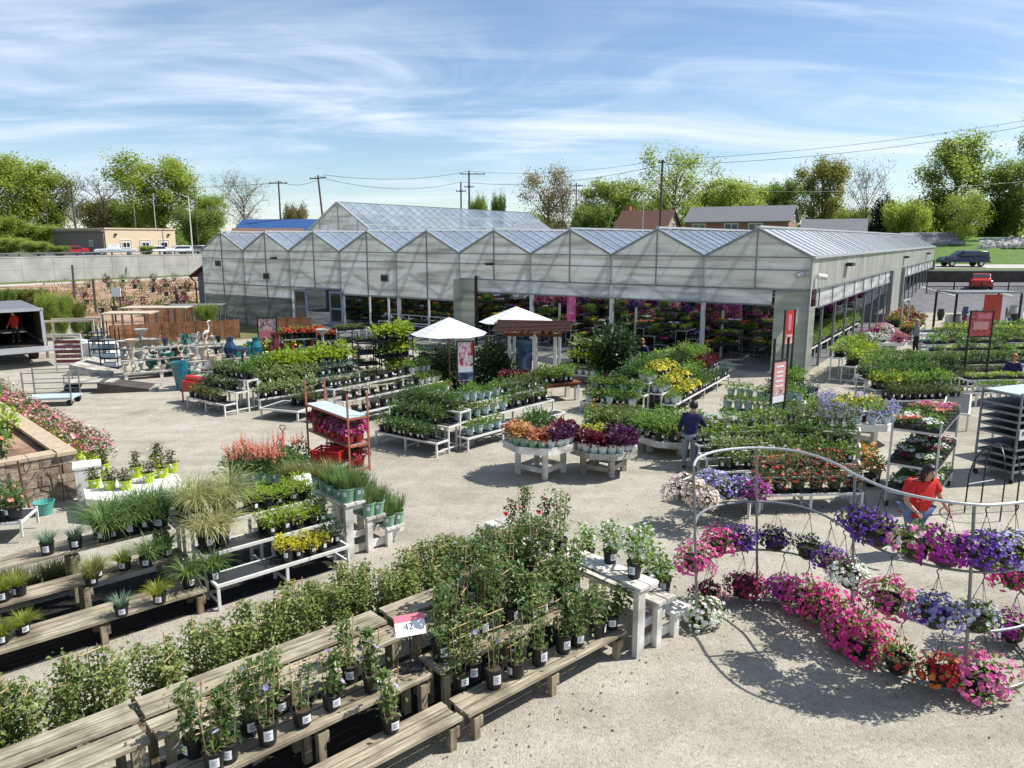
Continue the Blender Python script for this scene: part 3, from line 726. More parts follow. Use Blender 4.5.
for px, yt, w_, Y, lb in ((6, 240, 40, 118, 'lowest bright green bush hanging over the wall at far left'), (38, 243, 26, 116, 'green bush on top of the wall left of the beige building'), (60, 247, 18, 114, 'small green bush in front of the beige building corner'), (147, 247, 16, 122, 'small green bush between the white pickup and the white car')):
    bush(px, yt, w_, Y, lb, 'fresh', UP)
# middle trees seen over the roofs
T('open', 'bud', 548, 175, 60, 150, 'pale half-bare tree rising left of the wooden utility cross pole')
T('bare', 'bud', 562, 178, 24, 145, 'thin bare tree beside the pale half-bare tree')
T('broadb', 'fresh', 612, 180, 66, 160, 'rounded fresh green tree left of the tall dark pole')
T('low', 'mid', 590, 212, 40, 140, 'dark low tree left of the brown roofed house')
T('open', 'spring', 672, 158, 74, 165, 'tall loose yellow-green tree right behind the tall dark pole')
T('broad', 'fresh', 725, 182, 76, 190, 'wide green tree row top between the pole and the brick house')
T('broadb', 'spring', 764, 186, 56, 200, 'yellow-green tree above the left half of the brick house')
T('broadb', 'mid', 782, 180, 36, 175, 'darker green tree behind the brick house ridge')
T('broadb', 'bronze', 817, 160, 48, 150, 'round bronze-leaved tree right of the brick house')
T('barewide', 'bud', 861, 172, 48, 160, 'leafless round grey tree right of the bronze tree')
T('cone', 'spruce', 880, 190, 38, 140, 'very dark evergreen tree in front of the leafless grey tree', name='evergreen_tree')
T('low', 'spring', 902, 210, 44, 135, 'yellow-green low tree right of the dark evergreen')
T('tall', 'fresh', 948, 132, 82, 150, 'tallest green tree at the right of the photo above the parked dark car', 2)
T('open', 'spring', 962, 196, 40, 110, 'small loose light green tree directly behind the dark blue car', 3.5)
T('broadb', 'mid', 1012, 160, 60, 145, 'green tree at the right edge behind the pile of pale rocks', 3)
T('broad', 'fresh', 1040, 118, 50, 120, 'nearest green tree cut by the right edge of the picture', 3)
T('low', 'mid', 990, 205, 46, 150, 'dark green low tree between the tallest tree and the right edge', 3)
T('low', 'spring', 918, 208, 48, 160, 'yellow-green low tree behind the far right corner of the greenhouse')
T('low', 'fresh', 846, 214, 44, 175, 'low green tree below the leafless grey tree')
T('broadb', 'fresh', 700, 196, 50, 200, 'green tree filling between loose yellow-green tree and wide green row')
T('low', 'mid', 645, 206, 60, 190, 'green low tree behind the chimney of the brown roofed house')
T('low', 'mid', 498, 203, 14, 150, 'small dark round tree top over the glass roof right of the cross pole')
T('low', 'spring', 478, 205, 18, 160, 'small light green tree top over the glass roof by the cross pole')
T('low', 'bud', 298, 212, 22, 150, 'small pale tree top behind the blue roofed building')
# a far wood closes the horizon
fwb = MB(); rnd = random.Random(3)
for i in range(5200):
    a = rnd.uniform(-.66, .66); Y = rnd.uniform(250, 330)
    hgt = 6+3*math.sin(a*23)+2*math.sin(a*61)
    fwb.leaf((a*Y*1.03, Y, UP+rnd.uniform(0, 1)**.8*hgt), (rnd.uniform(-1, 1), rnd.uniform(-1, 1), rnd.uniform(-.5, .8)), rnd.uniform(2, 4), .8, rnd)
tag(fwb.build('far_wood', TL['mid']), 'far band of dark green woodland along the horizon behind the trees', 'woodland', kind='stuff')

# ------------------------------------------------------------------ buildings
M['beige'] = simple('beige_painted_block', (.62, .50, .33), .8, 0, .06, 2)
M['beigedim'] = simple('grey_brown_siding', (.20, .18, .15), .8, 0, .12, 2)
def brick(name, c1, c2, mortar, sc=3.0):
    m, nt, N, L, b = newmat(name); tc = N.new('ShaderNodeTexCoord')
    mp = N.new('ShaderNodeMapping'); mp.inputs['Rotation'].default_value = (R(90), 0, 0); L.new(tc.outputs['Object'], mp.inputs['Vector'])
    t = N.new('ShaderNodeTexBrick'); t.inputs['Scale'].default_value = sc; t.inputs['Color1'].default_value = (*c1, 1); t.inputs['Color2'].default_value = (*c2, 1); t.inputs['Mortar'].default_value = (*mortar, 1)
    L.new(mp.outputs[0], t.inputs['Vector']); L.new(t.outputs['Color'], b.inputs['Base Color']); b.inputs['Roughness'].default_value = .85
    return m
M['brick'] = brick('red_brick', (.24, .06, .04), (.30, .09, .055), (.32, .26, .22))
M['greyroof'] = simple('grey_shingle_roof', (.17, .17, .18), .85, 0, .15, 4)
M['brownroof'] = simple('brown_shingle_roof', (.17, .09, .06), .85, 0, .2, 4)
M['blueroof'] = simple('blue_metal_roof', (.03, .09, .24), .5, .1, .1, 3)
def wnd(par, c, w_, h, rz=0.0):
    f = MB(); d = .1
    f.box((c[0], c[1], c[2]+h/2), (w_+.2, d, .12), rz); f.box((c[0], c[1], c[2]-h/2), (w_+.2, d*1.3, .12), rz)
    cx, sx_ = math.cos(rz), math.sin(rz)
    for s in (-1, 0, 1): f.box((c[0]+cx*s*w_/2, c[1]+sx_*s*w_/2, c[2]), (.1, d, h-.12), rz)
    fo = f.build('window', M['whitepaint'], par); p = MB(); p.box(c, (w_, .04, h), rz); p.build('pane', M['glassdark'], fo)
# beige flat roofed building
bp = far(107, 130, UP); bt = thing('flat_roofed_building', 'flat-roofed building with beige lit front and darker grey side beyond the road', 'building', bp, R(58))
b = MB(); b.box((6.6, 8.0, 2.15), (13.2, 16, 4.3)); b.box((6.6, 8.0, 4.4), (13.5, 16.3, .2)); b.build('beige_wing', M['beige'], bt)
b = MB(); b.box((-.14, 8.2, 1.95), (.24, 16.1, 3.9)); b.box((-.3, 8.2, 3.98), (.7, 16.4, .2)); b.build('grey_wing', M['beigedim'], bt)
for x in (3.6, 7.2, 10.8):
    wnd(bt, (x, -.05, 1.6), 1.3, .9)
    d = MB(); d.box((x-1.0, -.03, 1.2), (.12, .1, 2.4)); d.box((x+1.0, -.03, 1.2), (.12, .1, 2.4)); d.box((x, -.03, 2.45), (2.1, .1, .12)); d.build('door_surround', M['whitecloth'], bt)
wnd(bt, (-.3, 4.0, 1.9), 1.0, 1.0, R(90))
b = MB(); b.box((-.28, 1.6, 1.0), (.06, 1.6, 1.9)); b.build('garage_door', M['greyroof'], bt)
for x in (1.8, 11.8):
    l = MB(); l.box((x, -.15, 3.4), (.4, .25, .3)); l.build('wall_lamp', M['blackmetal'], bt)
def gable_house(name, label, p, rz, w_, d, hw, hr, wall, roof, gablew=None, chim=None, over=.4):
    t = thing(name, label, 'house', p, rz)
    b = MB(); b.box((0, 0, hw/2), (w_, d, hw)); b.extrude([(-w_/2, -d/2, hw), (-w_/2, d/2, hw), (-w_/2, 0, hw+hr)], (w_, 0, 0)); b.build('wall', wall, t)
    for s in (-1, 1):
        r = MB(); a = math.atan2(hr, d/2); Ls = math.hypot(hr, d/2)+over
        r.extrude([(-w_/2-over, s*(d/2+over*math.cos(a)), hw-over*math.sin(a)+.03), (w_/2+over, s*(d/2+over*math.cos(a)), hw-over*math.sin(a)+.03), (w_/2+over, 0, hw+hr+.03), (-w_/2-over, 0, hw+hr+.03)], (0, 0, .16)); ro = r.build('roof', roof, t)
        if chim and s == -1:
            c = MB(); c.box((chim, 1.2, hw+hr+.1), (.8, .8, 1.8)); c.build('chimney', M['brick'], ro)
    return t
hz = 3.2
p = far(738, 120, 0); h = gable_house('brick_house', 'long red brick house with a grey shingle roof and white windows behind the greenhouse', p, R(-30), 15.5, 7, 8.5, 2.2, M['brick'], M['greyroof'])
for x in (-5.6, -.6, 3.0): wnd(h, (x, -3.55, 7.6), 2.0, 1.1)
wnd(h, (7.78, .5, 8.9), .9, .9, R(90))
p = far(646, 126, 0); h = gable_house('brown_roofed_house', 'house with brown shingle roof and cream gable left of the red brick house', p, R(-38), 9.0, 6.5, 6.9, 3.4, M['stonebuff'], M['brownroof'], chim=-4.3)
wnd(h, (4.53, .2, 8.0), .8, .9, R(90))
p = far(690, 132, 0); gable_house('small_brown_house', 'small dark brown gabled house tucked between the brown-roofed and brick houses', p, R(-20), 4.5, 5, 5.6, 2.2, M['brick'], M['brownroof'])
p = far(830, 122, 0); gable_house('pale_house', 'low house with a broad pale grey roof right of the brick house', p, R(-25), 9, 8, 6.2, 2.6, M['whitepaint'], M['greyroof'])
p = far(552, 118, 0); gable_house('far_roof_house', 'low house with a dark roof just behind the glass ridges left of the brown-roofed house', p, R(-10), 6, 6, 5.2, 2.0, M['stonebuff'], M['greyroof'])
p = far(925, 112, 0); h = gable_house('dark_house', 'dark house with a white window band behind the far right corner of the greenhouse', p, R(-15), 7, 6, 5.2, 1.4, M['beigedim'], M['greyroof'])
wnd(h, (0, -3.05, 4.6), 3.4, .8)
p = far(298, 112, 0); b_ = gable_house('blue_roofed_building', 'long low building with a bright blue metal roof behind the left greenhouse bays', p, R(-5), 15, 8, 6.6, 1.9, M['beigedim'], M['blueroof'])
p = far(272, 92, 0); gable_house('brown_shingle_building', 'building with a tan brown shingle roof in front of the blue roof', p, R(14), 7.5, 7, 4.8, 2.1, M['beigedim'], M['brownroof'])

# ------------------------------------------------------------------ vehicles
def car(name, label, cat, p, rz, paint, L_=4.6, W_=1.8, H_=1.45, kind='sedan', scale=1):
    t = thing(name, label, cat, p, rz)
    if kind == 'sedan': pr = [(-.5, .28), (-.5, .62), (-.46, .70), (-.34, .74), (-.20, 1.0), (.12, 1.0), (.26, .70), (.46, .62), (.5, .5), (.5, .28)]
    elif kind == 'suv': pr = [(-.5, .26), (-.5, .72), (-.45, .97), (-.30, 1.0), (.06, 1.0), (.22, .68), (.45, .58), (.5, .45), (.5, .26)]
    else: pr = [(-.5, .30), (-.5, .60), (-.12, .60), (-.10, .98), (.14, .98), (.22, .62), (.46, .58), (.5, .46), (.5, .30)]
    bm_ = bmesh.new(); rings = []
    for yy, sx_, sz in ((-.5, .97, .96), (-.42, 1, 1), (.42, 1, 1), (.5, .97, .96)):
        rings.append([bm_.verts.new((x*L_*sx_, yy*W_*(1 if z < .66 else .80), H_*(.28+(z-.28)*sz))) for x, z in pr])
    for a, b2 in zip(rings, rings[1:]):
        for i in range(len(pr)):
            j = (i+1) % len(pr); bm_.faces.new((a[i], a[j], b2[j], b2[i]))
    bm_.faces.new(rings[0][::-1]); bm_.faces.new(rings[-1]); bmesh.ops.recalc_face_normals(bm_, faces=bm_.faces)
    me = bpy.data.meshes.new('body'); bm_.to_mesh(me); bm_.free(); me.materials.append(paint)
    bo = link('body', me, t); mod = bo.modifiers.new('soft', 'BEVEL'); mod.width = .06; mod.segments = 2; mod.limit_method = 'ANGLE'
    g = MB(); zz0, zz1 = H_*.70, H_*.93
    x0, x1 = {'sedan': (-.31, .20), 'suv': (-.43, .13), 'pickup': (-.085, .16)}[kind]
    for s in (-1, 1): g.extrude([(x0*L_, s*W_*.435, zz0), (x1*L_, s*W_*.435, zz0), ((x1-.09)*L_, s*W_*.405, zz1), ((x0+.07 if kind == 'sedan' else x0+.02)*L_, s*W_*.405, zz1)], (0, s*.012, 0))
    for i0 in {'sedan': (3, 5), 'suv': (1, 4), 'pickup': (2, 4)}[kind]:
        A, B = Vector((pr[i0][0]*L_, 0, pr[i0][1]*H_)), Vector((pr[i0+1][0]*L_, 0, pr[i0+1][1]*H_)); A, B = A.lerp(B, .14), B.lerp(A, .12); d_ = (B-A).normalized(); nn = Vector((-d_.z, 0, d_.x))*.02
        g.extrude([A+nn+Vector((0, y, 0)) for y in (-W_*.37, W_*.37)]+[B+nn+Vector((0, y, 0)) for y in (W_*.35, -W_*.35)], nn*.5)
    g.build('windows', M['glassdark'], bo)
    for x in (-.31, .31):
        for s in (-1, 1):
            wl = MB(); wl.tube([(x*L_, s*W_*.36, .33), (x*L_, s*W_*.505, .33)], .33, 16); wo = wl.build('wheel', M['rubber'], t)
            r = MB(); r.tube([(x*L_, s*W_*.49, .33), (x*L_, s*W_*.515, .33)], .2, 12); r.build('rim', M['chrome'], wo)
    for s in (-1, 1):
        l = MB(); l.box((-.497*L_, s*W_*.37, H_*.54), (.08, W_*.18, .14)); l.build('tail_light', M['lamp_red'], t)
        l = MB(); l.box((.485*L_, s*W_*.36, H_*.45), (.1, W_*.2, .14)); l.build('headlight', M['chrome'], t)
    b = MB(); b.box((-.5*L_, 0, H_*.3), (.12, W_*.94, .16)); b.box((.5*L_, 0, H_*.29), (.12, W_*.94, .16)); b.build('bumper', M['blackplastic'] if kind != 'sedan' else paint, t)
    return t
# right
p = far(980, 72, 1.08); car('parked_car', 'red sedan parked with its rear to the yard beyond the black fence', 'car', p, R(60), M['redpaint'], 4.7, 1.85, 1.5)
p = far(962, 85, 2.8); car('parked_car', 'dark navy minivan on the upper lane above the parking lot', 'car', p, R(176), M['carnavy'], 5.0, 1.95, 1.75, 'suv')
# left road
ang = math.atan2(wd.y, wd.x)
p = far(116, 123, UP); car('pickup_truck', 'white crew-cab pickup truck parked before the beige building', 'pickup truck', p, R(206), M['carwhite'], 6.2, 2.0, 1.75, 'pickup')
for px, Y, k, c, lb in ((157, 129, 'sedan', 'carwhite', 'low white sedan right of the white pickup truck'), (178, 133, 'suv', 'carwhite', 'white car nose-on between the sedan and the blue-grey car'),
                        (191, 135, 'suv', 'cargrey', 'dark grey car at the right end of the row behind the wall'), (201, 139, 'sedan', 'carwhite', 'white car behind the grey car near the greenhouse end'),
                        (74, 128, 'sedan', 'redpaint', 'dark red car in the shade of the grey wing'), (54, 126, 'suv', 'carnavy', 'dark blue car left of the dark red car by the bushes')):
    p = far(px, Y, UP); car('parked_car', lb, 'car', p, R(random.choice([208, 214, 30])), M[c], 4.6, 1.8, 1.5, k)

# ------------------------------------------------------------------ poles and wires
M['polewood'] = simple('old_pole_wood', (.10, .08, .065), .9, 0, .25, 4)
def pole(px, ytop, Y, z0, label, r=.16, arm=None, lean=0.0, m='polewood', lamp=False, name='utility_pole'):
    p = far(px, Y, z0); h = zat(ytop, Y)-z0
    t = thing(name, label, 'pole' if not lamp else 'light pole', p)
    t.rotation_euler = (0, lean, 0)
    b = MB(); b.tube([(0, 0, -.3), (0, 0, h)], [r, r*.7], 8); b.build('shaft', M[m], t)
    for q in (arm or []):
        a = MB(); a.box((q[2] if len(q) > 2 else 0, -.15, h-q[0]), (q[1], .12, .14)); ao = a.build('crossarm', M[m], t)
        ins = MB()
        for i in range(4): ins.lathe([(.05, 0), (.07, .08), (.03, .2)], 6, 0, ((i/3-.5)*q[1]*.92+(q[2] if len(q) > 2 else 0), -.15, h-q[0]+.07))
        ins.build('insulators', M['galvdark'], ao)
    if lamp:
        a = MB(); a.tube([(0, 0, h-.2), (.9*lamp, 0, h+.1)], .05, 5); ao = a.build('lamp_arm', M[m], t); l = MB(); l.box((1.15*lamp, 0, h+.1), (.6, .25, .14)); l.build('lamp_head', M['galvdark'], t)
    return t, p+Vector((0, 0, h))
pole(25, 194, 150, UP, 'leftmost thin pole with a T-shaped lamp head over the trees', .12, [(.2, 4)], 0)
pole(51, 188, 145, UP, 'wooden pole with a long lamp arm left of the beige building', .14, None, 0, lamp=-1)
pole(79, 187, 150, UP, 'thin grey light pole in front of the bare trees above the dark wing', .11, None, 0, 'galvdark')
pole(138, 186, 152, UP, 'thin grey pole behind the left end of the beige wing', .11, None, 0, 'galvdark')
pole(158, 194, 150, UP, 'thin pale pole above the middle of the beige wing', .11, None, 0, 'galv')
pole(193, 196, 118, UP, 'white light pole standing among the parked cars', .11, None, 0, 'whitepaint', lamp=-1, name='light_pole')
pole(199, 184, 140, UP, 'dark thin pole right of the white light pole', .11, None, 0)
_, tA = pole(284, 181, 112, 0, 'wooden utility pole rising from the blue roof with one short arm', .16, [(.3, 2.6)])
_, tB = pole(330, 175, 105, 0, 'slanting wooden utility pole behind the tall glass gable', .17, [(.4, 2.2)], R(-4))
_, tC = pole(470, 171, 130, 0, 'tall utility pole with two cluttered crossarms above the glass roof', .2, [(.5, 4.2, .6), (2.6, 1.6)])
_, tD = pole(462, 182, 128, 0, 'shorter utility pole just left of the tall cross pole', .17, [(1.5, 1.6)])
_, tE = pole(575, 183, 140, 0, 'grey utility pole with two arms before the pale half-bare tree', .15, [(.5, 2.4), (1.4, 2.4)])
_, tF = pole(658, 160, 100, 0, 'tall black utility pole rising in front of the brown roofed house', .2, [(.3, 1.0)], 0)
pole(641, 196, 105, 0, 'short thin white pipe pole left of the tall black pole', .08, None, 0, 'galv')
def wire(pts, label, sag=1.0, r=.026):
    b = MB(); q = []
    for a, c in zip(pts, pts[1:]):
        for i in range(12):
            t = i/12; v = a.lerp(c, t); v.z -= sag*4*t*(1-t); q.append(v)
    q.append(pts[-1]); b.tube(q, r, 4)
    o = b.build('power_line', M['blackmetal']); tag(o, label, 'power line', 'power lines')
end = far(1060, 96, 0); end.z = zat(110, 96); end2 = end+Vector((0, 0, -.55))
lf = far(-30, 140, 0); lf.z = zat(186, 140)
wire([tA, tB, tC, tF, end], 'upper long power line from left poles past the black pole to the upper right', .9)
wire([tB+Vector((0, 0, -.5)), tD, tF+Vector((0, 0, -.6)), end2], 'lower long power line hanging just under the topmost line', 1.2)
wire([lf, tA+Vector((0, 0, -.3))], 'power line running left over the beige building', .8)
r2 = far(1060, 118, 0); r2.z = zat(176, 118)
wire([tE, tF+Vector((0, 0, -3.5)), r2], 'low power line crossing right before the tallest green tree', 1.2, .012)
# rocks on the slope
rnd = random.Random(5)
rk = MB()
for i in range(420):
    px = rnd.uniform(978, 1060); Y = rnd.uniform(104, 122); q = far(px, Y, 4.6+(Y-104)*.055+(px-985)*.008*(1 if px > 985 else .2)); s = rnd.uniform(.2, .62)
    bm2 = [(s*rnd.uniform(.5, 1)*math.cos(k*1.05), s*rnd.uniform(.5, 1)*math.sin(k*1.05)) for k in range(6)]
    n0 = len(rk.v); h1 = s*rnd.uniform(.5, 1.0)
    for x, y in bm2: rk.v.append((q.x+x, q.y+y, q.z-.2))
    for x, y in bm2: rk.v.append((q.x+x*.75, q.y+y*.75, q.z+h1*rnd.uniform(.6, 1)))
    rk.v.append((q.x, q.y, q.z+h1))
    for k in range(6):
        j = (k+1) % 6; rk.f.append((n0+k, n0+j, n0+6+j, n0+6+k)); rk.m.append(0); rk.f.append((n0+6+k, n0+6+j, n0+12)); rk.m.append(0)
tag(rk.build('rock_pile', M['rock']), 'pale grey boulders heaped on the slope at the upper right', 'rocks', kind='stuff')
# ------------------------------------------------------------------ potted plants: one prototype set per kind, several variants each
LM = {
 'clem': leafmat('vine_leaves', [(.035, .075, .018), (.08, .145, .035), (.15, .22, .065), (.27, .33, .14)], .42),
 'clemlight': leafmat('pale_vine_leaves', [(.05, .09, .02), (.12, .18, .04), (.22, .28, .08), (.38, .42, .16)], .42),
 'box': leafmat('small_dark_leaves', [(.03, .075, .016), (.07, .145, .03), (.13, .22, .05)], .38),
 'fresh': leafmat('bright_leaves', [(.06, .13, .02), (.13, .24, .035), (.22, .34, .07)], .42),
 'lime': leafmat('lime_leaves', [(.12, .22, .02), (.24, .36, .03), (.36, .46, .06)], .4),
 'yellow': leafmat('gold_leaves', [(.34, .34, .02), (.5, .48, .03), (.62, .58, .06)], .35),
 'olive': leafmat('olive_small_leaves', [(.05, .07, .015), (.09, .12, .025), (.14, .17, .04)], .3),
 'conif': leafmat('blue_green_needles', [(.03, .07, .045), (.06, .12, .08), (.10, .17, .12)], .15),
 'dark': leafmat('deep_green_leaves', [(.010, .03, .008), (.02, .055, .014), (.04, .09, .022)], .3),
 'bronze': leafmat('bronze_young_leaves', [(.06, .05, .02), (.09, .09, .03), (.13, .15, .05)], .3),
 'bronzegreen': leafmat('bronze_green_leaves', [(.03, .055, .014), (.07, .11, .025), (.15, .18, .06), (.30, .24, .12)], .35),
 'wine': leafmat('wine_leaves', [(.045, .006, .012), (.11, .014, .022), (.20, .035, .045)], .3),
 'purple': leafmat('purple_leaves', [(.03, .010, .03), (.08, .02, .065), (.16, .06, .12)], .25),
 'coral': leafmat('coral_leaves', [(.28, .07, .04), (.44, .17, .08), (.54, .32, .18), (.34, .10, .08)], .35),
 'amber': leafmat('amber_leaves', [(.34, .16, .05), (.46, .27, .09), (.55, .40, .18)], .35),
 'var': leafmat('variegated_leaves', [(.08, .16, .03), (.16, .24, .06), (.42, .46, .26)], .35),
 'grassg': leafmat('green_blades', [(.05, .10, .025), (.11, .19, .05), (.24, .34, .12)], .35),
 'grassb': leafmat('blue_blades', [(.06, .12, .075), (.11, .19, .13), (.17, .26, .19)], .2),
 'grassy': leafmat('yellow_green_blades', [(.12, .16, .015), (.22, .26, .03), (.32, .36, .06)], .3),
 'grassv': leafmat('pale_striped_blades', [(.16, .22, .05), (.38, .38, .16), (.56, .52, .30)], .3),
 'grasso': leafmat('olive_blades', [(.10, .12, .03), (.17, .18, .05), (.26, .26, .09)], .3),
}
def fm(name, cols): return leafmat(name, cols, .25, .6)
FM = {
 'pink': fm('pink_petals', [(.50, .04, .19), (.64, .09, .30), (.72, .24, .45)]),
 'hot': fm('hot_pink_petals', [(.46, .015, .13), (.6, .03, .22), (.68, .10, .32)]),
 'softpink': fm('soft_pink_petals', [(.58, .20, .20), (.68, .34, .32), (.74, .52, .48)]), 'rosepink': fm('rose_pink_petals', [(.50, .06, .14), (.60, .13, .22), (.68, .28, .34)]),
 'magenta': fm('magenta_petals', [(.20, .008, .17), (.34, .02, .28), (.46, .05, .36)]),
 'violet': fm('violet_petals', [(.06, .015, .20), (.13, .03, .32), (.22, .08, .42)]),
 'darkpurple': fm('dark_purple_petals', [(.018, .006, .05), (.05, .012, .11), (.10, .03, .2)]),
 'lav': fm('lavender_petals', [(.24, .20, .48), (.42, .38, .66), (.62, .58, .80)]),
 'white': fm('white_petals', [(.62, .62, .56), (.74, .74, .68), (.80, .80, .76)]),
 'cream': fm('cream_pink_petals', [(.50, .36, .34), (.64, .52, .46), (.74, .66, .58)]),
 'red': fm('red_petals', [(.38, .012, .012), (.55, .025, .02), (.62, .07, .05)]),
 'orange': fm('orange_petals', [(.6, .14, .03), (.68, .24, .05), (.74, .38, .12)]),
 'salmon': fm('salmon_petals', [(.55, .13, .09), (.64, .24, .16), (.72, .42, .30)]),
 'yellow': fm('yellow_petals', [(.62, .46, .02), (.7, .58, .04), (.74, .66, .14)]),
 'lilac': fm('lilac_petals', [(.20, .13, .42), (.34, .26, .58), (.46, .38, .68)]),
 'crimson': fm('crimson_petals', [(.30, .01, .04), (.46, .03, .09), (.58, .12, .20)]), 'burg': fm('burgundy_petals', [(.10, .006, .025), (.20, .012, .05), (.30, .03, .09)]),
}
def pot_mesh(name, r0, r1, h, mat, n=14):
    b = MB(); b.lathe([(r0, 0), (r1*.97, h*.88), (r1*1.05, h*.88), (r1*1.06, h), (r1*.94, h), (r1*.92, h*.9)], n)
    b.lathe([(r1*.92, h*.9), (.001, h*.92)], n, 1, bottom=False)
    return b.mesh(name, [mat, M['soil']], False)
def tag_mesh(r, h, w_=.09, hh=.10, ink=True):
    b = MB()
    for i in range(4):
        a0, a1 = -math.pi/2+(i/4-.5)*w_/r, -math.pi/2+((i+1)/4-.5)*w_/r; q = r*1.10
        b.face([(q*math.cos(a0), q*math.sin(a0), h*.82-hh), (q*math.cos(a1), q*math.sin(a1), h*.82-hh), (q*math.cos(a1), q*math.sin(a1), h*.82), (q*math.cos(a0), q*math.sin(a0), h*.82)])
    q = r*1.10+.003
    for k, zz_ in enumerate((.22, .42, .62) if ink else ()):
        b.face([(-w_*.3, -q, h*.82-hh*zz_-.012), (w_*(.3 if k != 1 else .1), -q, h*.82-hh*zz_-.012), (w_*(.3 if k != 1 else .1), -q, h*.82-hh*zz_), (-w_*.3, -q, h*.82-hh*zz_)], 1)
    return b.mesh('label', [M['tag'], M['tagink']])
def dome(rnd, n, r, h, z0, leaf, width=.6, fl=0, fr=.03, flat=.0, drape=.0, core=.35):
    """leaves spread through a mound, outward facing; flowers on its skin"""
    b = MB(); s = MB()
    for i in range(n):
        a = rnd.uniform(0, 6.283); u = rnd.random(); q = core+(1-core)*rnd.random()**.6
        el = math.asin(max(-drape, min(1, rnd.uniform(-drape, 1))))
        lump = 1+.16*math.sin(a*3+n)+.1*math.sin(a*5+el*4)
        d = Vector((math.cos(a)*math.cos(el), math.sin(a)*math.cos(el), math.sin(el)))
        p = Vector((d.x*r*q*lump, d.y*r*q*lump, z0+d.z*h*q*lump))
        dd = (d+Vector((rnd.uniform(-.8, .8), rnd.uniform(-.8, .8), rnd.uniform(-.5, .6)))).normalized()
        b.leaf(p, dd, leaf*rnd.uniform(.65, 1.3), width, rnd)
    for i in range(fl):
        a = rnd.uniform(0, 6.283); el = math.asin(rnd.uniform(-drape, 1)); lump = 1+.16*math.sin(a*3+n)+.1*math.sin(a*5+el*4)
        d = Vector((math.cos(a)*math.cos(el), math.sin(a)*math.cos(el), math.sin(el))); q = rnd.uniform(.95, 1.12)*lump
        s.flower((d.x*r*q, d.y*r*q, z0+d.z*h*q), d+Vector((rnd.uniform(-.4, .4), rnd.uniform(-.4, .4), .25)), fr*rnd.uniform(.75, 1.25), rnd, 0)
    return b, s
PK = {}
def kind(name, thingname, cat, pot, foliage, flower=None, stake=None, label=True, nvar=3):
    """pot=(r0,r1,h,mat) foliage=fn(rnd)->(MB leaf, MB flower)"""
    r0, r1, h, pm = pot; vs = []
    pmesh = pot_mesh('pot', r0, r1, h, M[pm]) if pm else None
    big = name.startswith(('vine', 'rose', 'fescue', 'sedge', 'green', 'pale')); tmesh = tag_mesh(r1*.97, h, min(.085 if big else .055, r1*.8), min(.10 if big else .07, h*.5), big) if label else None
    for i in range(nvar):
        rnd = random.Random(sum(map(ord, name))*7+i); lf_, fl_, lm, fmn = foliage(rnd); st = stake(rnd) if stake else None
        vs.append((lf_.mesh('foliage', LM[lm]), fl_.mesh('flowers', FM[fmn]) if fmn and fl_.f else None, st.mesh('trellis', M['bamboo']) if st else None))
    PK[name] = (thingname, cat, pmesh, tmesh, vs)
def spawn(k, p, label, group=None, s=1.0, rz=None, tagrot=None, flowers=True, sz=None):
    tn, cat, pm, tm, vs = PK[k]; lf_, fl_, st = random.choice(vs)
    o = thing(tn, label, cat, p, 0, group); o.scale = (s, s, (sz or s)*random.uniform(.84, 1.16))
    if pm: link('pot', pm, o)
    r = random.uniform(0, 6.28) if rz is None else rz
    f = link('foliage', lf_, o); f.rotation_euler = (random.gauss(0, .05), random.gauss(0, .05), r)
    if fl_ and flowers: q = link('flowers', fl_, o); q.rotation_euler.z = r
    if st: q = link('trellis', st, o); q.rotation_euler.z = r
    if tm: q = link('label', tm, o); q.rotation_euler.z = (random.uniform(-.5, .6) if tagrot is None else tagrot+random.gauss(0, .45))
    return o
def F(n, r, h, z0, leaf, lm, width=.6, fl=0, fr=.03, fmn=None, drape=.1, core=.3):
    return lambda rnd: (*dome(rnd, n, r, h, z0, leaf, width, fl, fr, 0, drape, core), lm, fmn)
# --- climbing vines on cane trellises
def vine(nl, h, w_, fl=3, lm='clem', fmn='lav', z0=.2, fr=.036):
    def f(rnd):
        b, s = MB(), MB()
        stems = [(rnd.uniform(-w_*.4, w_*.4), rnd.uniform(-.05, .05)) for _ in range(5)]
        for x, y in stems:
            b.tube([(x*.3, y*.3, z0*.9), (x*.8, y, z0+h*.4), (x+rnd.uniform(-.05, .05), y+rnd.uniform(-.05, .05), z0+h*rnd.uniform(.75, 1))], .004, 3, cap=False)
        for i in range(nl):
            x, y = rnd.choice(stems); z = rnd.random()**.85; spread = w_*.42*(1-.45*z)
            p = Vector((x*(.3+.7*z)+rnd.gauss(0, spread*.5), y+rnd.gauss(0, spread*.5), z0+z*h))
            d = Vector((rnd.uniform(-1, 1), rnd.uniform(-1, 1), rnd.uniform(-.7, .5)))
            b.leaf(p, d, rnd.uniform(.04, .085), .62, rnd)
        for i in range(fl):
            s.flower((rnd.uniform(-w_, w_)*.5, rnd.uniform(-.12, .12), z0+h*rnd.uniform(.2, 1.0)), (rnd.uniform(-.8, .8), rnd.uniform(-1, .3), .6), rnd.uniform(.8, 1.2)*fr, rnd, 0, 6, .15)
        return b, s, lm, fmn
    return f
def trellis(h, w_, z0=.18):
    def f(rnd):
        b = MB()
        for x in (-w_/2, 0, w_/2): b.tube([(x*.5, 0, z0*.6), (x, rnd.uniform(-.02, .02), z0+h)], .006, 4)
        for z in (.42, .68, .93): b.tube([(-w_*.62, .008, z0+h*z), (w_*.62, .008, z0+h*z+rnd.uniform(-.02, .02))], .006, 4)
        return b
    return f
P1 = (.085, .108, .21, 'blackplastic')
kind('vine', 'potted_vine', 'potted vine', P1, vine(230, .62, .30, 1), stake=trellis(.62, .24), nvar=6)
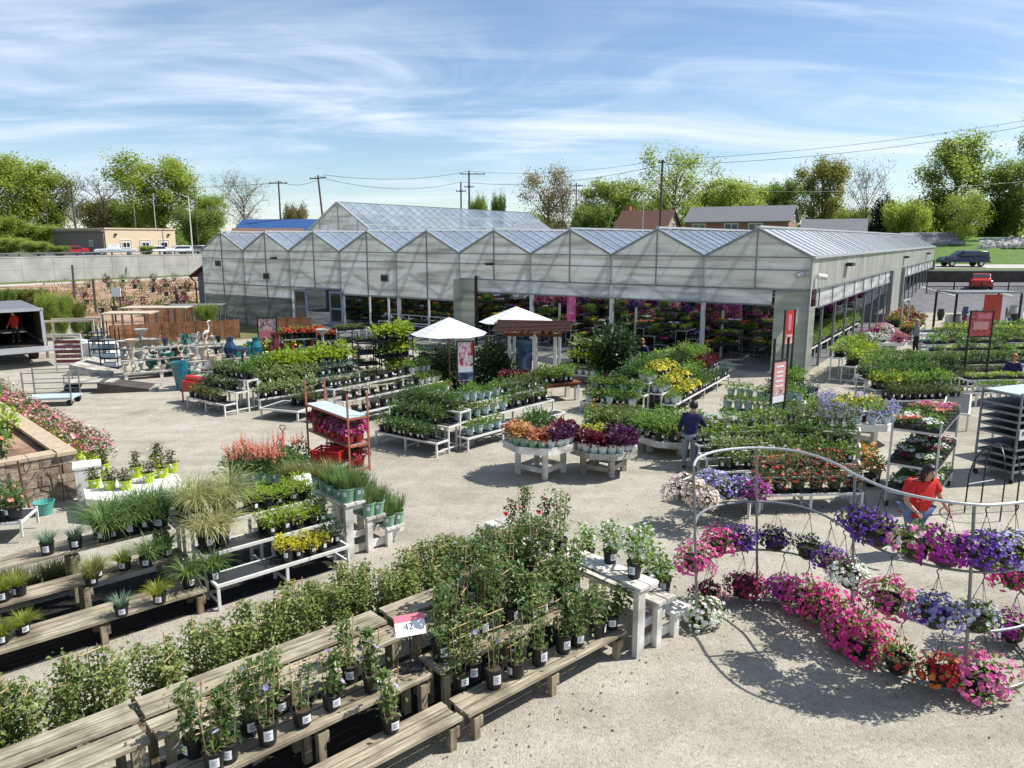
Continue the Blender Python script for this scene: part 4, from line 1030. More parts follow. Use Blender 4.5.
kind('vine_bare', 'potted_vine', 'potted vine', P1, vine(70, .60, .26, 1), stake=trellis(.66, .24), nvar=3)
kind('vine_violet', 'potted_vine', 'potted vine', P1, vine(190, .62, .28, 3, fmn='lilac'), stake=trellis(.6, .24), nvar=3)
kind('vine_low', 'potted_vine', 'potted vine', P1, vine(460, .68, .52, 0, 'clemlight'), stake=trellis(.74, .22), nvar=6, label=False)
kind('vine_leafy', 'potted_climber', 'potted climber', P1, vine(230, .72, .46, 0), stake=trellis(.7, .24), nvar=5)
kind('vine_broad', 'potted_climber', 'potted climber', P1, vine(270, .5, .46, 0, 'clem'), stake=trellis(.5, .24), nvar=4)
kind('rose_red', 'potted_rose', 'potted rose', P1, vine(120, .5, .32, 8, 'bronze', 'red'), nvar=2)
kind('rose_white', 'potted_rose', 'potted rose', P1, vine(260, .42, .5, 40, 'fresh', 'white', fr=.033), nvar=3)
# --- grasses
def grass(n, L_, w_, r, droop, lm, z0=.16, lean=.5):
    def f(rnd):
        b = MB()
        for i in range(n):
            a = rnd.uniform(0, 6.283); q = r*rnd.random()**.5
            d = Vector((math.cos(a)*rnd.uniform(.05, lean), math.sin(a)*rnd.uniform(.05, lean), 1))
            b.blade((math.cos(a)*q, math.sin(a)*q, z0), d, L_*rnd.uniform(.6, 1.1), w_, droop*rnd.uniform(.6, 1.4), 4, 0, rnd)
        return b, MB(), lm, None
    return f
PG = (.08, .10, .18, 'blackplastic')
kind('fescue', 'potted_grass', 'potted grass', PG, grass(190, .26, .008, .07, .12, 'grassb', lean=1.0))
kind('sedge', 'potted_grass', 'potted grass', PG, grass(240, .27, .009, .08, .28, 'grassy', lean=1.1))
kind('greengrass', 'potted_grass', 'potted grass', PG, grass(150, .5, .018, .08, .46, 'grassg', lean=.95))
kind('talltuft', 'potted_grass', 'potted grass', PG, grass(170, .60, .017, .09, .42, 'grassg', lean=.95))
kind('palegrass', 'potted_grass', 'potted grass', (.10, .125, .24, 'blackplastic'), grass(240, .74, .016, .10, .5, 'grassv', z0=.22, lean=.8))
kind('olivegrass', 'potted_grass', 'potted grass', PG, grass(260, .42, .010, .09, .26, 'grasso', lean=.7))
kind('sagepot', 'potted_grass', 'potted grass', (.10, .13, .23, 'sage'), grass(150, .42, .014, .10, .08, 'grassg', z0=.2, lean=.45))
kind('sagepot_olive', 'potted_grass', 'potted grass', (.10, .13, .23, 'sage'), grass(170, .36, .010, .10, .14, 'grasso', z0=.2, lean=.6))
# --- mounds
PB = (.075, .095, .17, 'blackplastic')
kind('gold', 'potted_perennial', 'potted perennial', PG, F(130, .15, .17, .17, .05, 'yellow', .55))
kind('limemound', 'potted_perennial', 'potted perennial', PG, F(140, .16, .20, .17, .055, 'lime', .5))
kind('shrub', 'potted_boxwood', 'boxwood', PB, F(130, .21, .27, .17, .06, 'box', .6))
kind('shrub_fresh', 'leafy_perennial', 'perennial', PB, F(120, .21, .26, .17, .07, 'fresh', .6))
kind('shrub_olive', 'potted_juniper', 'juniper', PB, F(120, .2, .26, .17, .055, 'olive', .6))
kind('shrub_lime', 'lime_perennial', 'lime plant', PB, F(110, .23, .28, .17, .09, 'lime', .7))
kind('shrub_var', 'variegated_shrub', 'variegated plant', PB, F(120, .21, .24, .17, .075, 'var', .65))
kind('shrub_dark', 'evergreen_shrub', 'evergreen', PB, F(120, .2, .28, .17, .06, 'dark', .6))
kind('shrub_gold', 'yellow_flower_pot', 'yellow flowers', PB, F(110, .2, .2, .17, .06, 'fresh', .6, 46, .03, 'yellow', -.25))
kind('shrub_wine', 'red_leaved_shrub', 'red-leaved shrub', PB, F(110, .19, .26, .17, .07, 'wine', .6))
kind('blue_mound', 'potted_shrub', 'potted shrub', PB, F(110, .17, .19, .17, .05, 'conif', .4))
kind('conifer', 'potted_conifer', 'potted conifer', (.09, .11, .2, 'blackplastic'), F(130, .14, .25, .2, .05, 'olive', .35))
kind('leafblue', 'potted_perennial', 'potted perennial', (.085, .115, .2, 'paleblue'), F(120, .19, .22, .19, .065, 'fresh', .6))
kind('leafwhite', 'potted_perennial', 'potted perennial', (.085, .115, .2, 'whitepot'), F(110, .18, .2, .19, .065, 'fresh', .6))
kind('hydr_white', 'potted_shrub', 'potted shrub', (.1, .13, .22, 'whitepot'), F(120, .22, .28, .2, .085, 'fresh', .7))
kind('hosta', 'potted_hosta', 'potted hosta', (.1, .13, .22, 'blackplastic'), F(60, .28, .26, .2, .17, 'lime', .75))
kind('hosta_dark', 'potted_hosta', 'potted hosta', (.1, .13, .22, 'blackplastic'), F(60, .26, .26, .2, .15, 'fresh', .75))
kind('maple', 'potted_small_tree', 'potted tree', (.13, .16, .28, 'blackplastic'), F(620, .46, .66, .72, .12, 'dark', .7, core=.1, drape=.85))
kind('tree_fresh', 'potted_small_tree', 'potted tree', (.12, .15, .28, 'blackplastic'), F(240, .3, .5, .6, .08, 'fresh', .6, core=.15, drape=.7))
PW = (.085, .112, .19, 'whitepot')
kind('heu_coral', 'potted_coral_bells', 'potted perennial', (.085, .112, .19, 'sage'), F(110, .20, .20, .19, .085, 'coral', .9))
kind('heu_amber', 'potted_coral_bells', 'potted perennial', (.085, .112, .19, 'sage'), F(110, .20, .20, .19, .085, 'amber', .9))
kind('heu_wine', 'potted_coral_bells', 'potted perennial', PW, F(110, .20, .20, .19, .085, 'wine', .9))
kind('heu_purple', 'potted_coral_bells', 'potted perennial', PW, F(110, .20, .19, .19, .085, 'purple', .9))
kind('fern', 'potted_fern', 'potted fern', (.1, .13, .22, 'sage'), F(240, .3, .26, .22, .08, 'box', .45, fl=0))
def astilbe(fmn):
    def f(rnd):
        b, s = dome(rnd, 200, .3, .28, .2, .075, .5)
        for i in range(14):
            a = rnd.uniform(0, 6.28); q = rnd.uniform(0, .22); x, y = math.cos(a)*q, math.sin(a)*q; h = rnd.uniform(.38, .6)
            for k in range(16):
                z = .2+h*.55+h*.45*k/16
                s.leaf((x, y, z), (rnd.uniform(-1, 1), rnd.uniform(-1, 1), .8), .05*(1.25-k/16), .5, rnd)
        return b, s, 'box', fmn
    return f
kind('astilbe', 'potted_astilbe', 'potted perennial', (.1, .13, .22, 'sage'), astilbe('salmon'))
kind('bronzeshrub', 'potted_shrub', 'potted shrub', (.11, .14, .24, 'lime'), vine(150, .34, .36, 6, 'bronze', 'cream', .2))
kind('roselime', 'potted_rose', 'potted rose', (.13, .17, .3, 'lime'), F(360, .38, .44, .32, .06, 'olive', .6, 46, .042, 'softpink', -.05), label=False, nvar=4)
kind('roselime_hot', 'potted_rose', 'potted rose', (.13, .17, .3, 'lime'), F(360, .38, .44, .32, .06, 'box', .6, 62, .046, 'rosepink', -.05), label=False, nvar=4)
kind('roselime_green', 'potted_rose', 'potted rose', (.13, .17, .3, 'lime'), F(330, .36, .4, .32, .055, 'olive', .6, 8, .035, 'cream', .1), label=False, nvar=3)
kind('roseblack', 'potted_rose', 'potted rose', (.12, .15, .28, 'blackplastic'), F(200, .26, .4, .3, .07, 'box', .6, 4, .05, 'salmon', .1))
kind('hydrangea', 'potted_hydrangea', 'potted hydrangea', (.11, .14, .2, 'redpot'), F(150, .26, .26, .2, .1, 'box', .7, 110, .045, 'crimson', -.15), label=False)
kind('hydrangea_pink', 'potted_hydrangea', 'potted hydrangea', (.11, .14, .2, 'redpot'), F(150, .26, .26, .2, .1, 'box', .7, 130, .045, 'pink', -.15), label=False)
kind('geranium', 'potted_geranium', 'potted geranium', (.09, .11, .18, 'blackplastic'), F(90, .2, .24, .17, .09, 'fresh', .8, 60, .04, 'red', -.4), label=False)
kind('celosia', 'potted_perennial', 'potted perennial', PB, F(100, .18, .22, .17, .06, 'fresh', .5, 22, .03, 'orange', -.3))
kind('salvia', 'potted_perennial', 'potted perennial', (.085, .115, .2, 'paleblue'), F(90, .17, .22, .19, .05, 'olive', .4, 60, .022, 'lav', -.1))
# flats: one tray of small bedding plants reads as one thing
def flat(name, lm, fmn=None, fl=0, h=.14, n=150, leaf=.06, w_=.52, d_=.28):
    vs = []
    tb = MB(); tb.box((0, 0, .035), (w_, d_, .07)); 
    for i in range(5): tb.box((-w_/2+w_*(i+.5)/5, 0, .075), (w_/6, d_*.8, .02))
    tm = tb.mesh('tray', M['blackplastic'])
    for i in range(3):
        rnd = random.Random(sum(map(ord, name))+i); b, s = MB(), MB()
        for _ in range(n):
            x, y = rnd.uniform(-.5, .5)*w_, rnd.uniform(-.5, .5)*d_
            b.leaf((x, y, .07+rnd.random()*h), (rnd.uniform(-1, 1), rnd.uniform(-1, 1), rnd.uniform(-.2, 1)), leaf*rnd.uniform(.7, 1.3), .65, rnd)
        for _ in range(fl):
            s.flower((rnd.uniform(-.5, .5)*w_, rnd.uniform(-.5, .5)*d_, .09+h*rnd.uniform(.75, 1.1)), (rnd.uniform(-.5, .5), rnd.uniform(-.5, .5), 1), .03*rnd.uniform(.7, 1.3), rnd, 0)
        vs.append((b.mesh('foliage', LM[lm]), s.mesh('flowers', FM[fmn]) if fl else None, None))
    PK[name] = ('flower_tray', 'flower tray', tm, None, vs) if fl else ('green_tray', 'bedding tray', tm, None, vs)
flat('flat_green', 'fresh'); flat('flat_dark', 'box'); flat('flat_lime', 'lime'); flat('flat_olive', 'olive')
flat('flat_tall', 'box', None, 0, .32, 220, .08); flat('flat_tallfresh', 'fresh', None, 0, .3, 220, .08); flat('flat_yellowtall', 'fresh', 'yellow', 14, .34, 200, .08)
flat('flat_salmon', 'box', 'salmon', 60); flat('flat_red', 'box', 'red', 60); flat('flat_white', 'box', 'white', 60); flat('flat_pink', 'box', 'pink', 60)
flat('flat_orange', 'fresh', 'orange', 60); flat('flat_lav', 'olive', 'lav', 55); flat('flat_yellow', 'fresh', 'yellow', 60); flat('flat_violet', 'dark', 'violet', 55); flat('flat_magenta', 'dark', 'magenta', 55); flat('flat_burg', 'dark', 'burg', 55)
PK['flat_green'][4]  # trays keep three foliage variants each
# hanging baskets: bowl, foliage mound draping over, three hanger wires and a hook
def basket_kind(name, lm, fl, fr, fmn, r=.27, h=.2, drape=.45, n=260, fm2=None, fl2=0):
    bw = MB(); bw.lathe([(.07, -.2), (.13, -.15), (.155, 0), (.165, 0), (.165, .02), (.15, .02), (.145, -.02)], 14)
    bw.lathe([(.145, -.02), (.001, -.01)], 14, 1, bottom=False); bm_ = bw.mesh('bowl', [M['blackplastic'], M['soil']])
    hg = MB()
    for a in (0, 2.094, 4.189): hg.tube([(.155*math.cos(a), .155*math.sin(a), .01), (.01*math.cos(a), .01*math.sin(a), .46)], .004, 3)
    hg.tube([(0, 0, .45), (0, 0, .5), (.025, 0, .53), (.03, 0, .56), (0, 0, .585), (-.03, 0, .565)], .008, 5); hm = hg.mesh('hanger', M['blackmetal'])
    vs = []
    for i in range(3):
        rnd = random.Random(sum(map(ord, name))*3+i); b, s = dome(rnd, n, r, h, 0, .055, .6, fl, fr, 0, drape, .4); f2 = None
        if fm2: _, q = dome(rnd, 0, r, h, 0, .05, .6, fl2, fr, 0, drape, .4); f2 = q.mesh('other_flowers', FM[fm2])
        vs.append((b.mesh('foliage', LM[lm]), s.mesh('flowers', FM[fmn]) if fl else None, f2))
    PK['hb_'+name] = (bm_, hm, vs)
basket_kind('pink', 'fresh', 235, .028, 'pink', .3, .23, .7)
basket_kind('hot', 'fresh', 235, .028, 'hot', .3, .22, .7)
basket_kind('mag', 'olive', 210, .028, 'magenta', .28, .2, .5)
basket_kind('dark', 'dark', 160, .028, 'darkpurple', .26, .18, .4)
basket_kind('violet', 'olive', 210, .028, 'violet', .28, .2, .5)
basket_kind('lav', 'fresh', 210, .028, 'lav', .28, .2, .5, fm2='violet', fl2=50)
basket_kind('white', 'fresh', 248, .028, 'white', .28, .21, .5)
basket_kind('burg', 'dark', 210, .028, 'burg', .27, .2, .5, fm2='hot', fl2=30)
basket_kind('green', 'fresh', 26, .03, 'red', .27, .22, .4, 260)
basket_kind('red', 'box', 90, .04, 'red', .26, .2, .4, fm2='orange', fl2=20)
basket_kind('mixwhite', 'fresh', 60, .034, 'white', .26, .19, .4, fm2='lav', fl2=40)
basket_kind('mixpink', 'fresh', 60, .034, 'pink', .27, .2, .5, 240, fm2='cream', fl2=40)
basket_kind('cream', 'olive', 210, .034, 'cream', .32, .24, .55)
basket_kind('darkgreen', 'dark', 30, .03, 'darkpurple', .26, .18, .3, 240)
basket_kind('begonia', 'bronzegreen', 13, .036, 'red', .28, .36, .3, 300, fm2='salmon', fl2=9)
def basket(k, p, label, hang=True, s=1.0, group=None, rz=None):
    bm_, hm, vs = PK['hb_'+k]; lf_, fl_, f2 = random.choice(vs); r = random.uniform(0, 6.28) if rz is None else rz
    o = thing('hanging_basket' if hang else 'flower_basket', label, 'flower basket', p, r, group); o.scale = (s, s, s)
    link('bowl', bm_, o); link('foliage', lf_, o)
    if fl_: link('flowers', fl_, o)
    if f2: link('flowers', f2, o)
    if hang: link('hanger', hm, o).scale = (1/s, 1/s, 1/s)
    return o
# ------------------------------------------------------------------ benches
class Bench:
    def __init__(s, o, base, rz, L_, tiers): s.o, s.base, s.rz, s.L, s.tiers = o, base, rz, L_, tiers
    def pt(s, i, x, f):
        y0, d, z = s.tiers[i]; return loc2w(s.base, s.rz, x, y0+d*f, z+.012+s.base[2])
    def fill(s, i, k, nx, ny, label, group, x0=.12, x1=None, sc=1.0, jit=.02, skip=0.0, tagdir=-math.pi/2, f0=.0, f1=1.0):
        x1 = s.L-.12 if x1 is None else x1
        for j in range(ny):
            for q in range(nx):
                if skip and random.random() < skip: continue
                kk = k if isinstance(k, str) else (k[(q+j) % len(k)])
                x = x0+(x1-x0)*(q+.5)/nx+random.uniform(-jit, jit); f = f0+(f1-f0)*(j+.5)/ny
                r = None
                if PK[kk][0] == 'plant_tray': r = None
                p = s.pt(i, x, f); o = spawn(kk, p, label, group, sc*random.uniform(.9, 1.08), tagrot=s.rz if PK[kk][3] else None)
                if PK[kk][0] == 'plant_tray':
                    o.rotation_euler.z = s.rz+(math.pi/2 if d_short(s.tiers[i][1]) else 0); 
                    for c in o.children: c.rotation_euler.z = 0 if c.name.startswith('pot') else random.choice((0, math.pi))
def d_short(d): return False
def stepbench(label, corner, deg, L_, heights=(.40, .74, 1.08), td=.45, mat='whitebench', name='stepped_bench', both=False, group=None):
    rz = R(deg); o = thing(name, label, 'display bench', corner, rz, group); m = M[mat]
    hs = list(heights); tiers = [(i*td, td, h) for i, h in enumerate(hs)]
    if both: tiers += [((len(hs)+i)*td, td, h) for i, h in enumerate(reversed(hs[:-1]))]
    for y0, d, z in tiers:
        b = MB(); e = .02
        b.box((L_/2, y0+.02, z-.025), (L_, .04, .05)); b.box((L_/2, y0+d-.025, z-.025), (L_, .04, .05))
        b.box((.02, y0+d/2, z-.025), (.04, d-.09, .05)); b.box((L_-.02, y0+d/2, z-.025), (.04, d-.09, .05))
        so = b.build('shelf', m, o)
        t = MB(); t.box((L_/2, y0+d/2-.003, z-.012), (L_-.08, d-.085, .012)); t.build('mesh_top', M['blackmesh'], so)
    n = max(2, int(round(L_/1.5))+1); T_ = tiers
    for k in range(n):
        x = .03+(L_-.06)*k/(n-1); f = MB()
        for i, (y0, d, z) in enumerate(T_):
            f.box((x, y0+.03, (z-.05)/2), (.045, .045, z-.05))
        y0, d, z = T_[-1]; f.box((x, y0+d-.03, (z-.05)/2), (.045, .045, z-.05))
        f.box((x, (y0+d)/2, .14), (.03, y0+d-.1, .035))
        f.build('leg_frame', m, o)
    return Bench(o, Vector(corner), rz, L_, tiers)
def flattable(label, corner, deg, L_, d, z, mat='whitebench', top='blackmesh', name='low_table', group=None):
    rz = R(deg); o = thing(name, label, 'display table', corner, rz, group); m = M[mat]
    b = MB(); b.box((L_/2, .025, z-.03), (L_, .05, .06)); b.box((L_/2, d-.025, z-.03), (L_, .05, .06)); b.box((.025, d/2, z-.03), (.05, d-.1, .06)); b.box((L_-.025, d/2, z-.03), (.05, d-.1, .06)); b.build('frame', m, o)
    t = MB(); t.box((L_/2, d/2, z-.012), (L_-.1, d-.1, .012)); t.build('mesh_top', M[top], o)
    for x in (.05, L_-.05):
        for y in (.05, d-.05): l = MB(); l.box((x, y, (z-.06)/2), (.05, .05, z-.06)); l.build('leg', m, o)
    return Bench(o, Vector(corner), rz, L_, [(0, d, z)])
def rack(label, corner, deg, L_, d, h, shelves, mat='galv', name='rolling_rack', wheels=True, top=None):
    rz = R(deg); o = thing(name, label, 'plant rack', corner, rz)
    for x in (.02, L_-.02):
        for y in (.02, d-.02): p = MB(); p.box((x, y, h/2+.06), (.04, .04, h-.12)); p.build('upright', M[mat], o)
    for z in shelves:
        s_ = MB(); s_.box((L_/2, .02, z-.02), (L_-.08, .03, .05)); s_.box((L_/2, d-.02, z-.02), (L_-.08, .03, .05)); s_.box((.02, d/2, z-.02), (.03, d-.08, .05)); s_.box((L_-.02, d/2, z-.02), (.03, d-.08, .05))
        so = s_.build('shelf_frame', M[mat], o); t = MB(); t.box((L_/2, d/2, z-.005), (L_-.07, d-.07, .014)); t.build('shelf_board', M[top or 'galvdark'], so)
    if wheels:
        for x in (.05, L_-.05):
            for y in (.05, d-.05): w_ = MB(); w_.tube([(x-.025, y, .06), (x+.025, y, .06)], .06, 10); w_.build('castor', M['rubber'], o)
    return Bench(o, Vector(corner), rz, L_, [(0, d, z) for z in shelves])

# ------------------------------------------------------------------ the big timber benches in front
AX, BX = Vector((.743, .669, 0)), Vector((-.669, .743, 0)); ARZ = math.atan2(.669, .743)
def sn(s, n, z=0.0): return AX*s+BX*n+Vector((0, 0, z))
def timber(label, s0, s1, n0, tiers, name='timber_bench'):
    """tiers: (n offset, [board widths], z, gap)"""
    L_ = s1-s0; o = thing(name, label, 'display bench', sn(s0, n0), ARZ)
    for y, ws, z, zs in tiers:
        q = y
        for i, w_ in enumerate(ws):
            zz_ = z+(zs[i] if zs else 0)
            b = MB(); b.box((L_/2+random.uniform(-.012, .012), q+w_/2, zz_-.02), (L_+random.uniform(-.02, .02), w_-.02, .04)); b.build('board', M['oldwood'], o)
            q += w_
        for k in range(3):
            x = .12+(L_-.24)*k/2; l = MB()
            l.box((x, y+.06, (z-.1)/2), (.085, .085, z-.1)); l.build('leg', M['oldwoodz'], o); l = MB(); l.box((x, q-.06, (z-.1)/2), (.085, .085, z-.1)); l.build('leg', M['oldwoodz'], o)
            r = MB(); r.box((x+.063, (y+q)/2, z-.16), (.038, q-y-.03, .13)); r.build('cross_rail', M['oldwoody'], o)
    return o
def tiers_b1(): return [(0, [.14, .14, .14], .38, None), (.56, [.16, .16, .15], .66, None), (1.16, [.185, .185, .2, .2], .95, [-.05, -.05, 0, 0])]
timber('weathered timber bench at the bottom left corner with bare wide top boards', -1.45, 1.74, 6.05, tiers_b1())
timber('weathered timber bench with the price sign on its middle shelf and vines in purple flower', 1.82, 4.70, 6.05, tiers_b1())
timber('weathered timber bench crowded with leafy climbers next to the white stair shelf', 4.79, 7.55, 6.03, tiers_b1())
timber('low back timber shelf carrying the left half of the hedge of vines', -1.45, 3.0, 8.45, [(0, [.16, .16, .16, .16], .24, None)], 'low_timber_shelf')
timber('low back timber shelf carrying the right half of the hedge of vines', 3.1, 7.5, 8.45, [(0, [.16, .16, .16, .16], .24, None)], 'low_timber_shelf')
def stairs(label, s0, n0, width, hs=(1.05, .69, .38), run=.42):
    o = thing('white_stair_shelf', label, 'display bench', sn(s0, n0), ARZ)
    for i, h in enumerate(hs):
        for w0, w1 in ((0, .2), (.215, .41)):
            b = MB(); b.box((i*run+(w0+w1)/2, width/2, h-.022), (w1-w0-.012, width, .045)); b.build('tread', M['whitewood'], o)
        for y in (.07, width/2, width-.07):
            p = MB(); p.box((i*run+.075, y, (h-.05)/2), (.15 if i == 0 else .11, .09, h-.05)); p.build('post', M['whitewood'], o)
            r = MB(); r.box((i*run+.29, y+.05, h-.11), (.42 if i < 2 else .3, .04, .12)); r.build('rail', M['whitewood'], o)
    b = MB(); b.box((.62, .14, .12), (1.0, .04, .14)); b.build('base_rail', M['whitewood'], o)
    b = MB(); b.box((.42, .14, .40), (.66, .04, .12)); b.build('base_rail', M['whitewood'], o)
    return o
stairs('white three-step wooden stair shelf at the right end of the front timber benches', 7.62, 5.86, 3.3)
stairs('white three-step wooden stair shelf with sage green pots at the end of the grass benches', 6.32, 11.45, 2.2)
# --- vines on the middle shelf of the price sign bench (measured pot by pot)
V = lambda px, py, z: at(px, py, z)
for k, px, py, lb in (('vine', 229, 762, 'potted vine at the left end of the price-sign bench shelf, cut by the bottom edge'), ('vine', 268, 745, 'potted vine in a two-label pot third along the price-sign bench shelf'),
                      ('vine_bare', 303, 726, 'sparse potted vine with bare canes and a big white label beside the violet-flowered one'), ('vine_violet', 332, 710, 'potted vine with violet flower over its rim on the price-sign bench'),
                      ('vine_violet', 372, 692, 'bushy potted vine with lilac flowers left of the price sign'), ('vine', 250, 735, 'potted vine behind the shelf edge between the two left front pots'), ('vine', 215, 770, 'leafy potted vine at the bottom edge left of all other shelf vines'),
                      ('vine', 195, 757, 'potted vine overhanging the gap beside the bare top boards')):
    spawn(k, V(px, py-3, .672), lb, tagrot=.35, rz=ARZ)
spawn('vine_violet', V(391, 730, .392), 'single potted vine standing alone on the lowest front boards', tagrot=.35, rz=ARZ)
for px, py in ((356, 690), (285, 722)):
    spawn('vine', V(px, py-6, .672)+BX*.12, 'green potted vine in the back row of the price-sign bench shelf', 'back row vines on the price-sign bench', tagrot=.3)
# price sign
ps = thing('price_sign', 'white tilted price sign with a pink header and the number 42 on a black stand', 'sign', V(411, 668, .672), R(20))
b = MB(); b.box((0, 0, .01), (.26, .2, .02)); b.tube([(0, 0, .02), (0, .02, .5)], .012, 6); b.build('stand', M['blackmetal'], ps)
b = MB(); b.box((0, .0, .56), (.36, .012, .25), 0, 0, R(-38)); pan = b.build('panel', M['tag'], ps)
M['pinkprint'] = simple('pink_print', (.62, .18, .24), .5, 0, .04)
Mx = Euler((R(-38), 0, 0)).to_matrix()
b = MB(); c = Vector((0, 0, .56))+Mx @ Vector((0, -.0085, .085)); b.box(c, (.36, .004, .08), 0, 0, R(-38)); b.build('header', M['pinkprint'], ps)
def text_mesh(name, txt, size, mat, parent, loc, rot, align='CENTER'):
    cu = bpy.data.curves.new('text', 'FONT'); cu.body = txt; cu.size = size; cu.align_x = align; cu.align_y = 'CENTER'; cu.extrude = .001
    tmp = bpy.data.objects.new('text', cu); COL.objects.link(tmp)
    me = bpy.data.meshes.new_from_object(tmp.evaluated_get(bpy.context.evaluated_depsgraph_get())); COL.objects.unlink(tmp); bpy.data.objects.remove(tmp)
    me.materials.clear(); me.materials.append(mat); o = link(name, me, parent); o.location = loc; o.rotation_euler = rot; return o
text_mesh('number', '42', .11, M['ink'], ps, Vector((0, 0, .56))+Mx @ Vector((-.02, -.0095, -.02)), (R(90-38), 0, 0))
# --- crowd of climbers on the right hand timber bench
fr_ = [('vine_leafy', 461, 690), ('vine', 473, 682), ('vine_bare', 494, 690), ('vine_bare', 516, 679), ('vine_leafy', 539, 667), ('vine_broad', 563, 655), ('vine_broad', 577, 648), ('vine_broad', 597, 639), ('vine_broad', 611, 631)]
fl_lab = ['leafy climber leaning over the left end of the crowded front bench', 'potted vine with pale label behind the leaning leafy climber', 'low bare-caned vine in a two-label pot on the front bench edge', 'thin vine on three bare canes in front of the crowded bench', 'bright bushy climber alone in the middle of the front bench edge',
          'dark broad-leaved climber right of the bright bushy one', 'dark broad-leaved climber with its pot side showing', 'broad-leaved climber with a big white label near the white stair shelf', 'last broad-leaved climber against the white stair post']
for (k, px, py), lb in zip(fr_, fl_lab): spawn(k, V(px, py-4, .392), lb, s=1.05, tagrot=.5, rz=ARZ)
for i in range(11):
    spawn(['vine', 'vine_leafy', 'vine_bare'][i % 3] if i < 5 else 'vine_broad', sn(4.95+i*.245, 6.83+random.uniform(-.05, .12), .672), 'green climber packed in the middle row of the crowded front bench', 'climbers packed in the middle row of the front bench', s=1.05, tagrot=.5)
for i in range(8):
    spawn('vine_leafy' if i > 2 else 'vine', sn(5.35+i*.26, 7.28+random.uniform(-.05, .1), .93), 'tall leafy climber on the top boards of the crowded front bench', 'climbers on the top boards of the front bench', s=1.0)
for i in range(5):
    spawn('vine_broad', sn(6.3+i*.25, 7.66+random.uniform(-.05, .08), .962), 'leafy climber in the last row on the top boards near the white stair shelf', 'climbers in the last row of the top boards')
# --- hedge of low vines behind
for r_, n_ in ((0, 8.6), (1, 8.88)):
    for i in range(35):
        s_ = -1.75+i*.272+r_*.13
        if .9 < s_ < 2.9 and random.random() < .38: continue
        if s_ > 6.9: continue
        half = 'left' if s_ < 3 else 'right'
        spawn('vine_low', sn(s_+random.uniform(-.04, .04), n_+random.uniform(-.05, .05), .255), 'leafy staked vine in the hedge-like row behind the %s part of the timber benches' % half, 'hedge of vines behind the timber benches, %s half' % half, s=.95)
# --- roses and white flowers on the white stair shelf
for k, px, py, z, lb in (('rose_white', 634, 577, 1.05, 'white-flowering rose on the top step corner above the tall white post'), ('rose_white', 650, 588, .69, 'trailing white rose on the middle white step'), ('rose_white', 610, 562, 1.05, 'leafy pot set back along the top white step behind the corner rose'),
                         ('vine', 523, 535, 1.05, 'upright leafy pot standing alone at the far end of the top white step'), ('rose_red', 512, 548, 1.0, 'thin rose with a dark red bloom by the far end of the white step'), ('rose_red', 545, 548, 1.05, 'rose with a bright red bloom in the middle of the top white step'),
                         ('vine_leafy', 560, 552, 1.05, 'airy leafy climber beside the red rose'), ('rose_white', 588, 560, .69, 'shaggy green rose behind the top white step'), ('rose_white', 642, 562, .69, 'pale flowered bush at the back of the middle white step'), ('rose_white', 664, 590, .38, 'small white-flowering plant on the lowest white step')):
    spawn(k, at(px, py, z+.002), lb)
# ------------------------------------------------------------------ grass benches at left
def tiers_b2(): return [(0, [.15, .14, .15, .14], .38, None), (.86, [.15, .14, .15], .66, None), (1.52, [.15, .14, .15, .14], .95, None)]
timber('weathered timber bench with small ornamental grasses at the left edge of the photo', -2.2, .72, 11.2, tiers_b2())
timber('weathered timber bench with ornamental grasses beside the black-topped steel shelves', .80, 3.74, 11.2, tiers_b2())
sb = stepbench('steel stepped shelves with black mesh tops joining the grass benches to the white stair', sn(3.84, 11.1), math.degrees(ARZ), 2.34, (.44, .76, 1.06), .5)
gl = [('fescue', 122, 618, .38, 'small blue fescue alone on the lowest grass bench board'), ('sedge', 160, 606, .38, 'bright sedge on the lowest board right of the blue fescue'), ('greengrass', 189, 590, .38, 'arching green grass near the right end of the lowest board'), ('greengrass', 214, 584, .38, 'green grass at the right end of the lowest board beside the steel shelf'),
      ('sedge', 23, 636, .38, 'yellow-green sedge on the lowest board at the left edge'), ('sedge', 2, 646, .38, 'yellow-green sedge cut by the left edge on the lowest board'),
      ('sedge', 97, 580, .66, 'yellow-green sedge at the front of the middle grass board'), ('sedge', 125, 572, .66, 'second yellow-green sedge on the middle grass board'), ('sedge', 20, 598, .66, 'yellow-green sedge on the middle board near the left edge'), ('sedge', 3, 604, .66, 'yellow-green sedge cut by the left edge on the middle board'),
      ('greengrass', 147, 569, .66, 'green grass with white label on the middle board'), ('greengrass', 166, 559, .66, 'green grass right of the labelled one on the middle board'), ('olivegrass', 92, 588, .66, 'olive grass peeping behind the front sedge'),
      ('fescue', 48, 557, .95, 'blue fescue at the left of the top grass board'), ('fescue', 76, 551, .95, 'second blue fescue on the top grass board'), ('sedge', 108, 542, .95, 'sedge with white label on the top board right of the blue fescues'), ('sedge', 130, 534, .95, 'sedge at the back of the top board')]
for k, px, py, z, lb in gl: spawn(k, at(px, py-3, z+.002), lb, s=1.0, tagrot=.35)
gt2 = flattable('small steel table carrying tall green grasses behind the top steel shelf', sn(3.8, 12.72), math.degrees(ARZ), .75, .95, .95)
for i in range(15):
    s_ = 2.75+(i % 8)*.215; n_ = 12.82+.33*(i//8)+random.uniform(-.04, .06)
    if 3.62 < s_ < 3.86: s_ = 3.6
    spawn('greengrass' if i < 8 and i % 3 else 'talltuft', sn(s_, n_, .952), 'lush green grass clump massed in the %s row behind the middle grass board' % ('front' if i < 8 else 'back'), 'green grasses massed on the top board, %s row' % ('front' if i < 8 else 'back'), s=1.12)
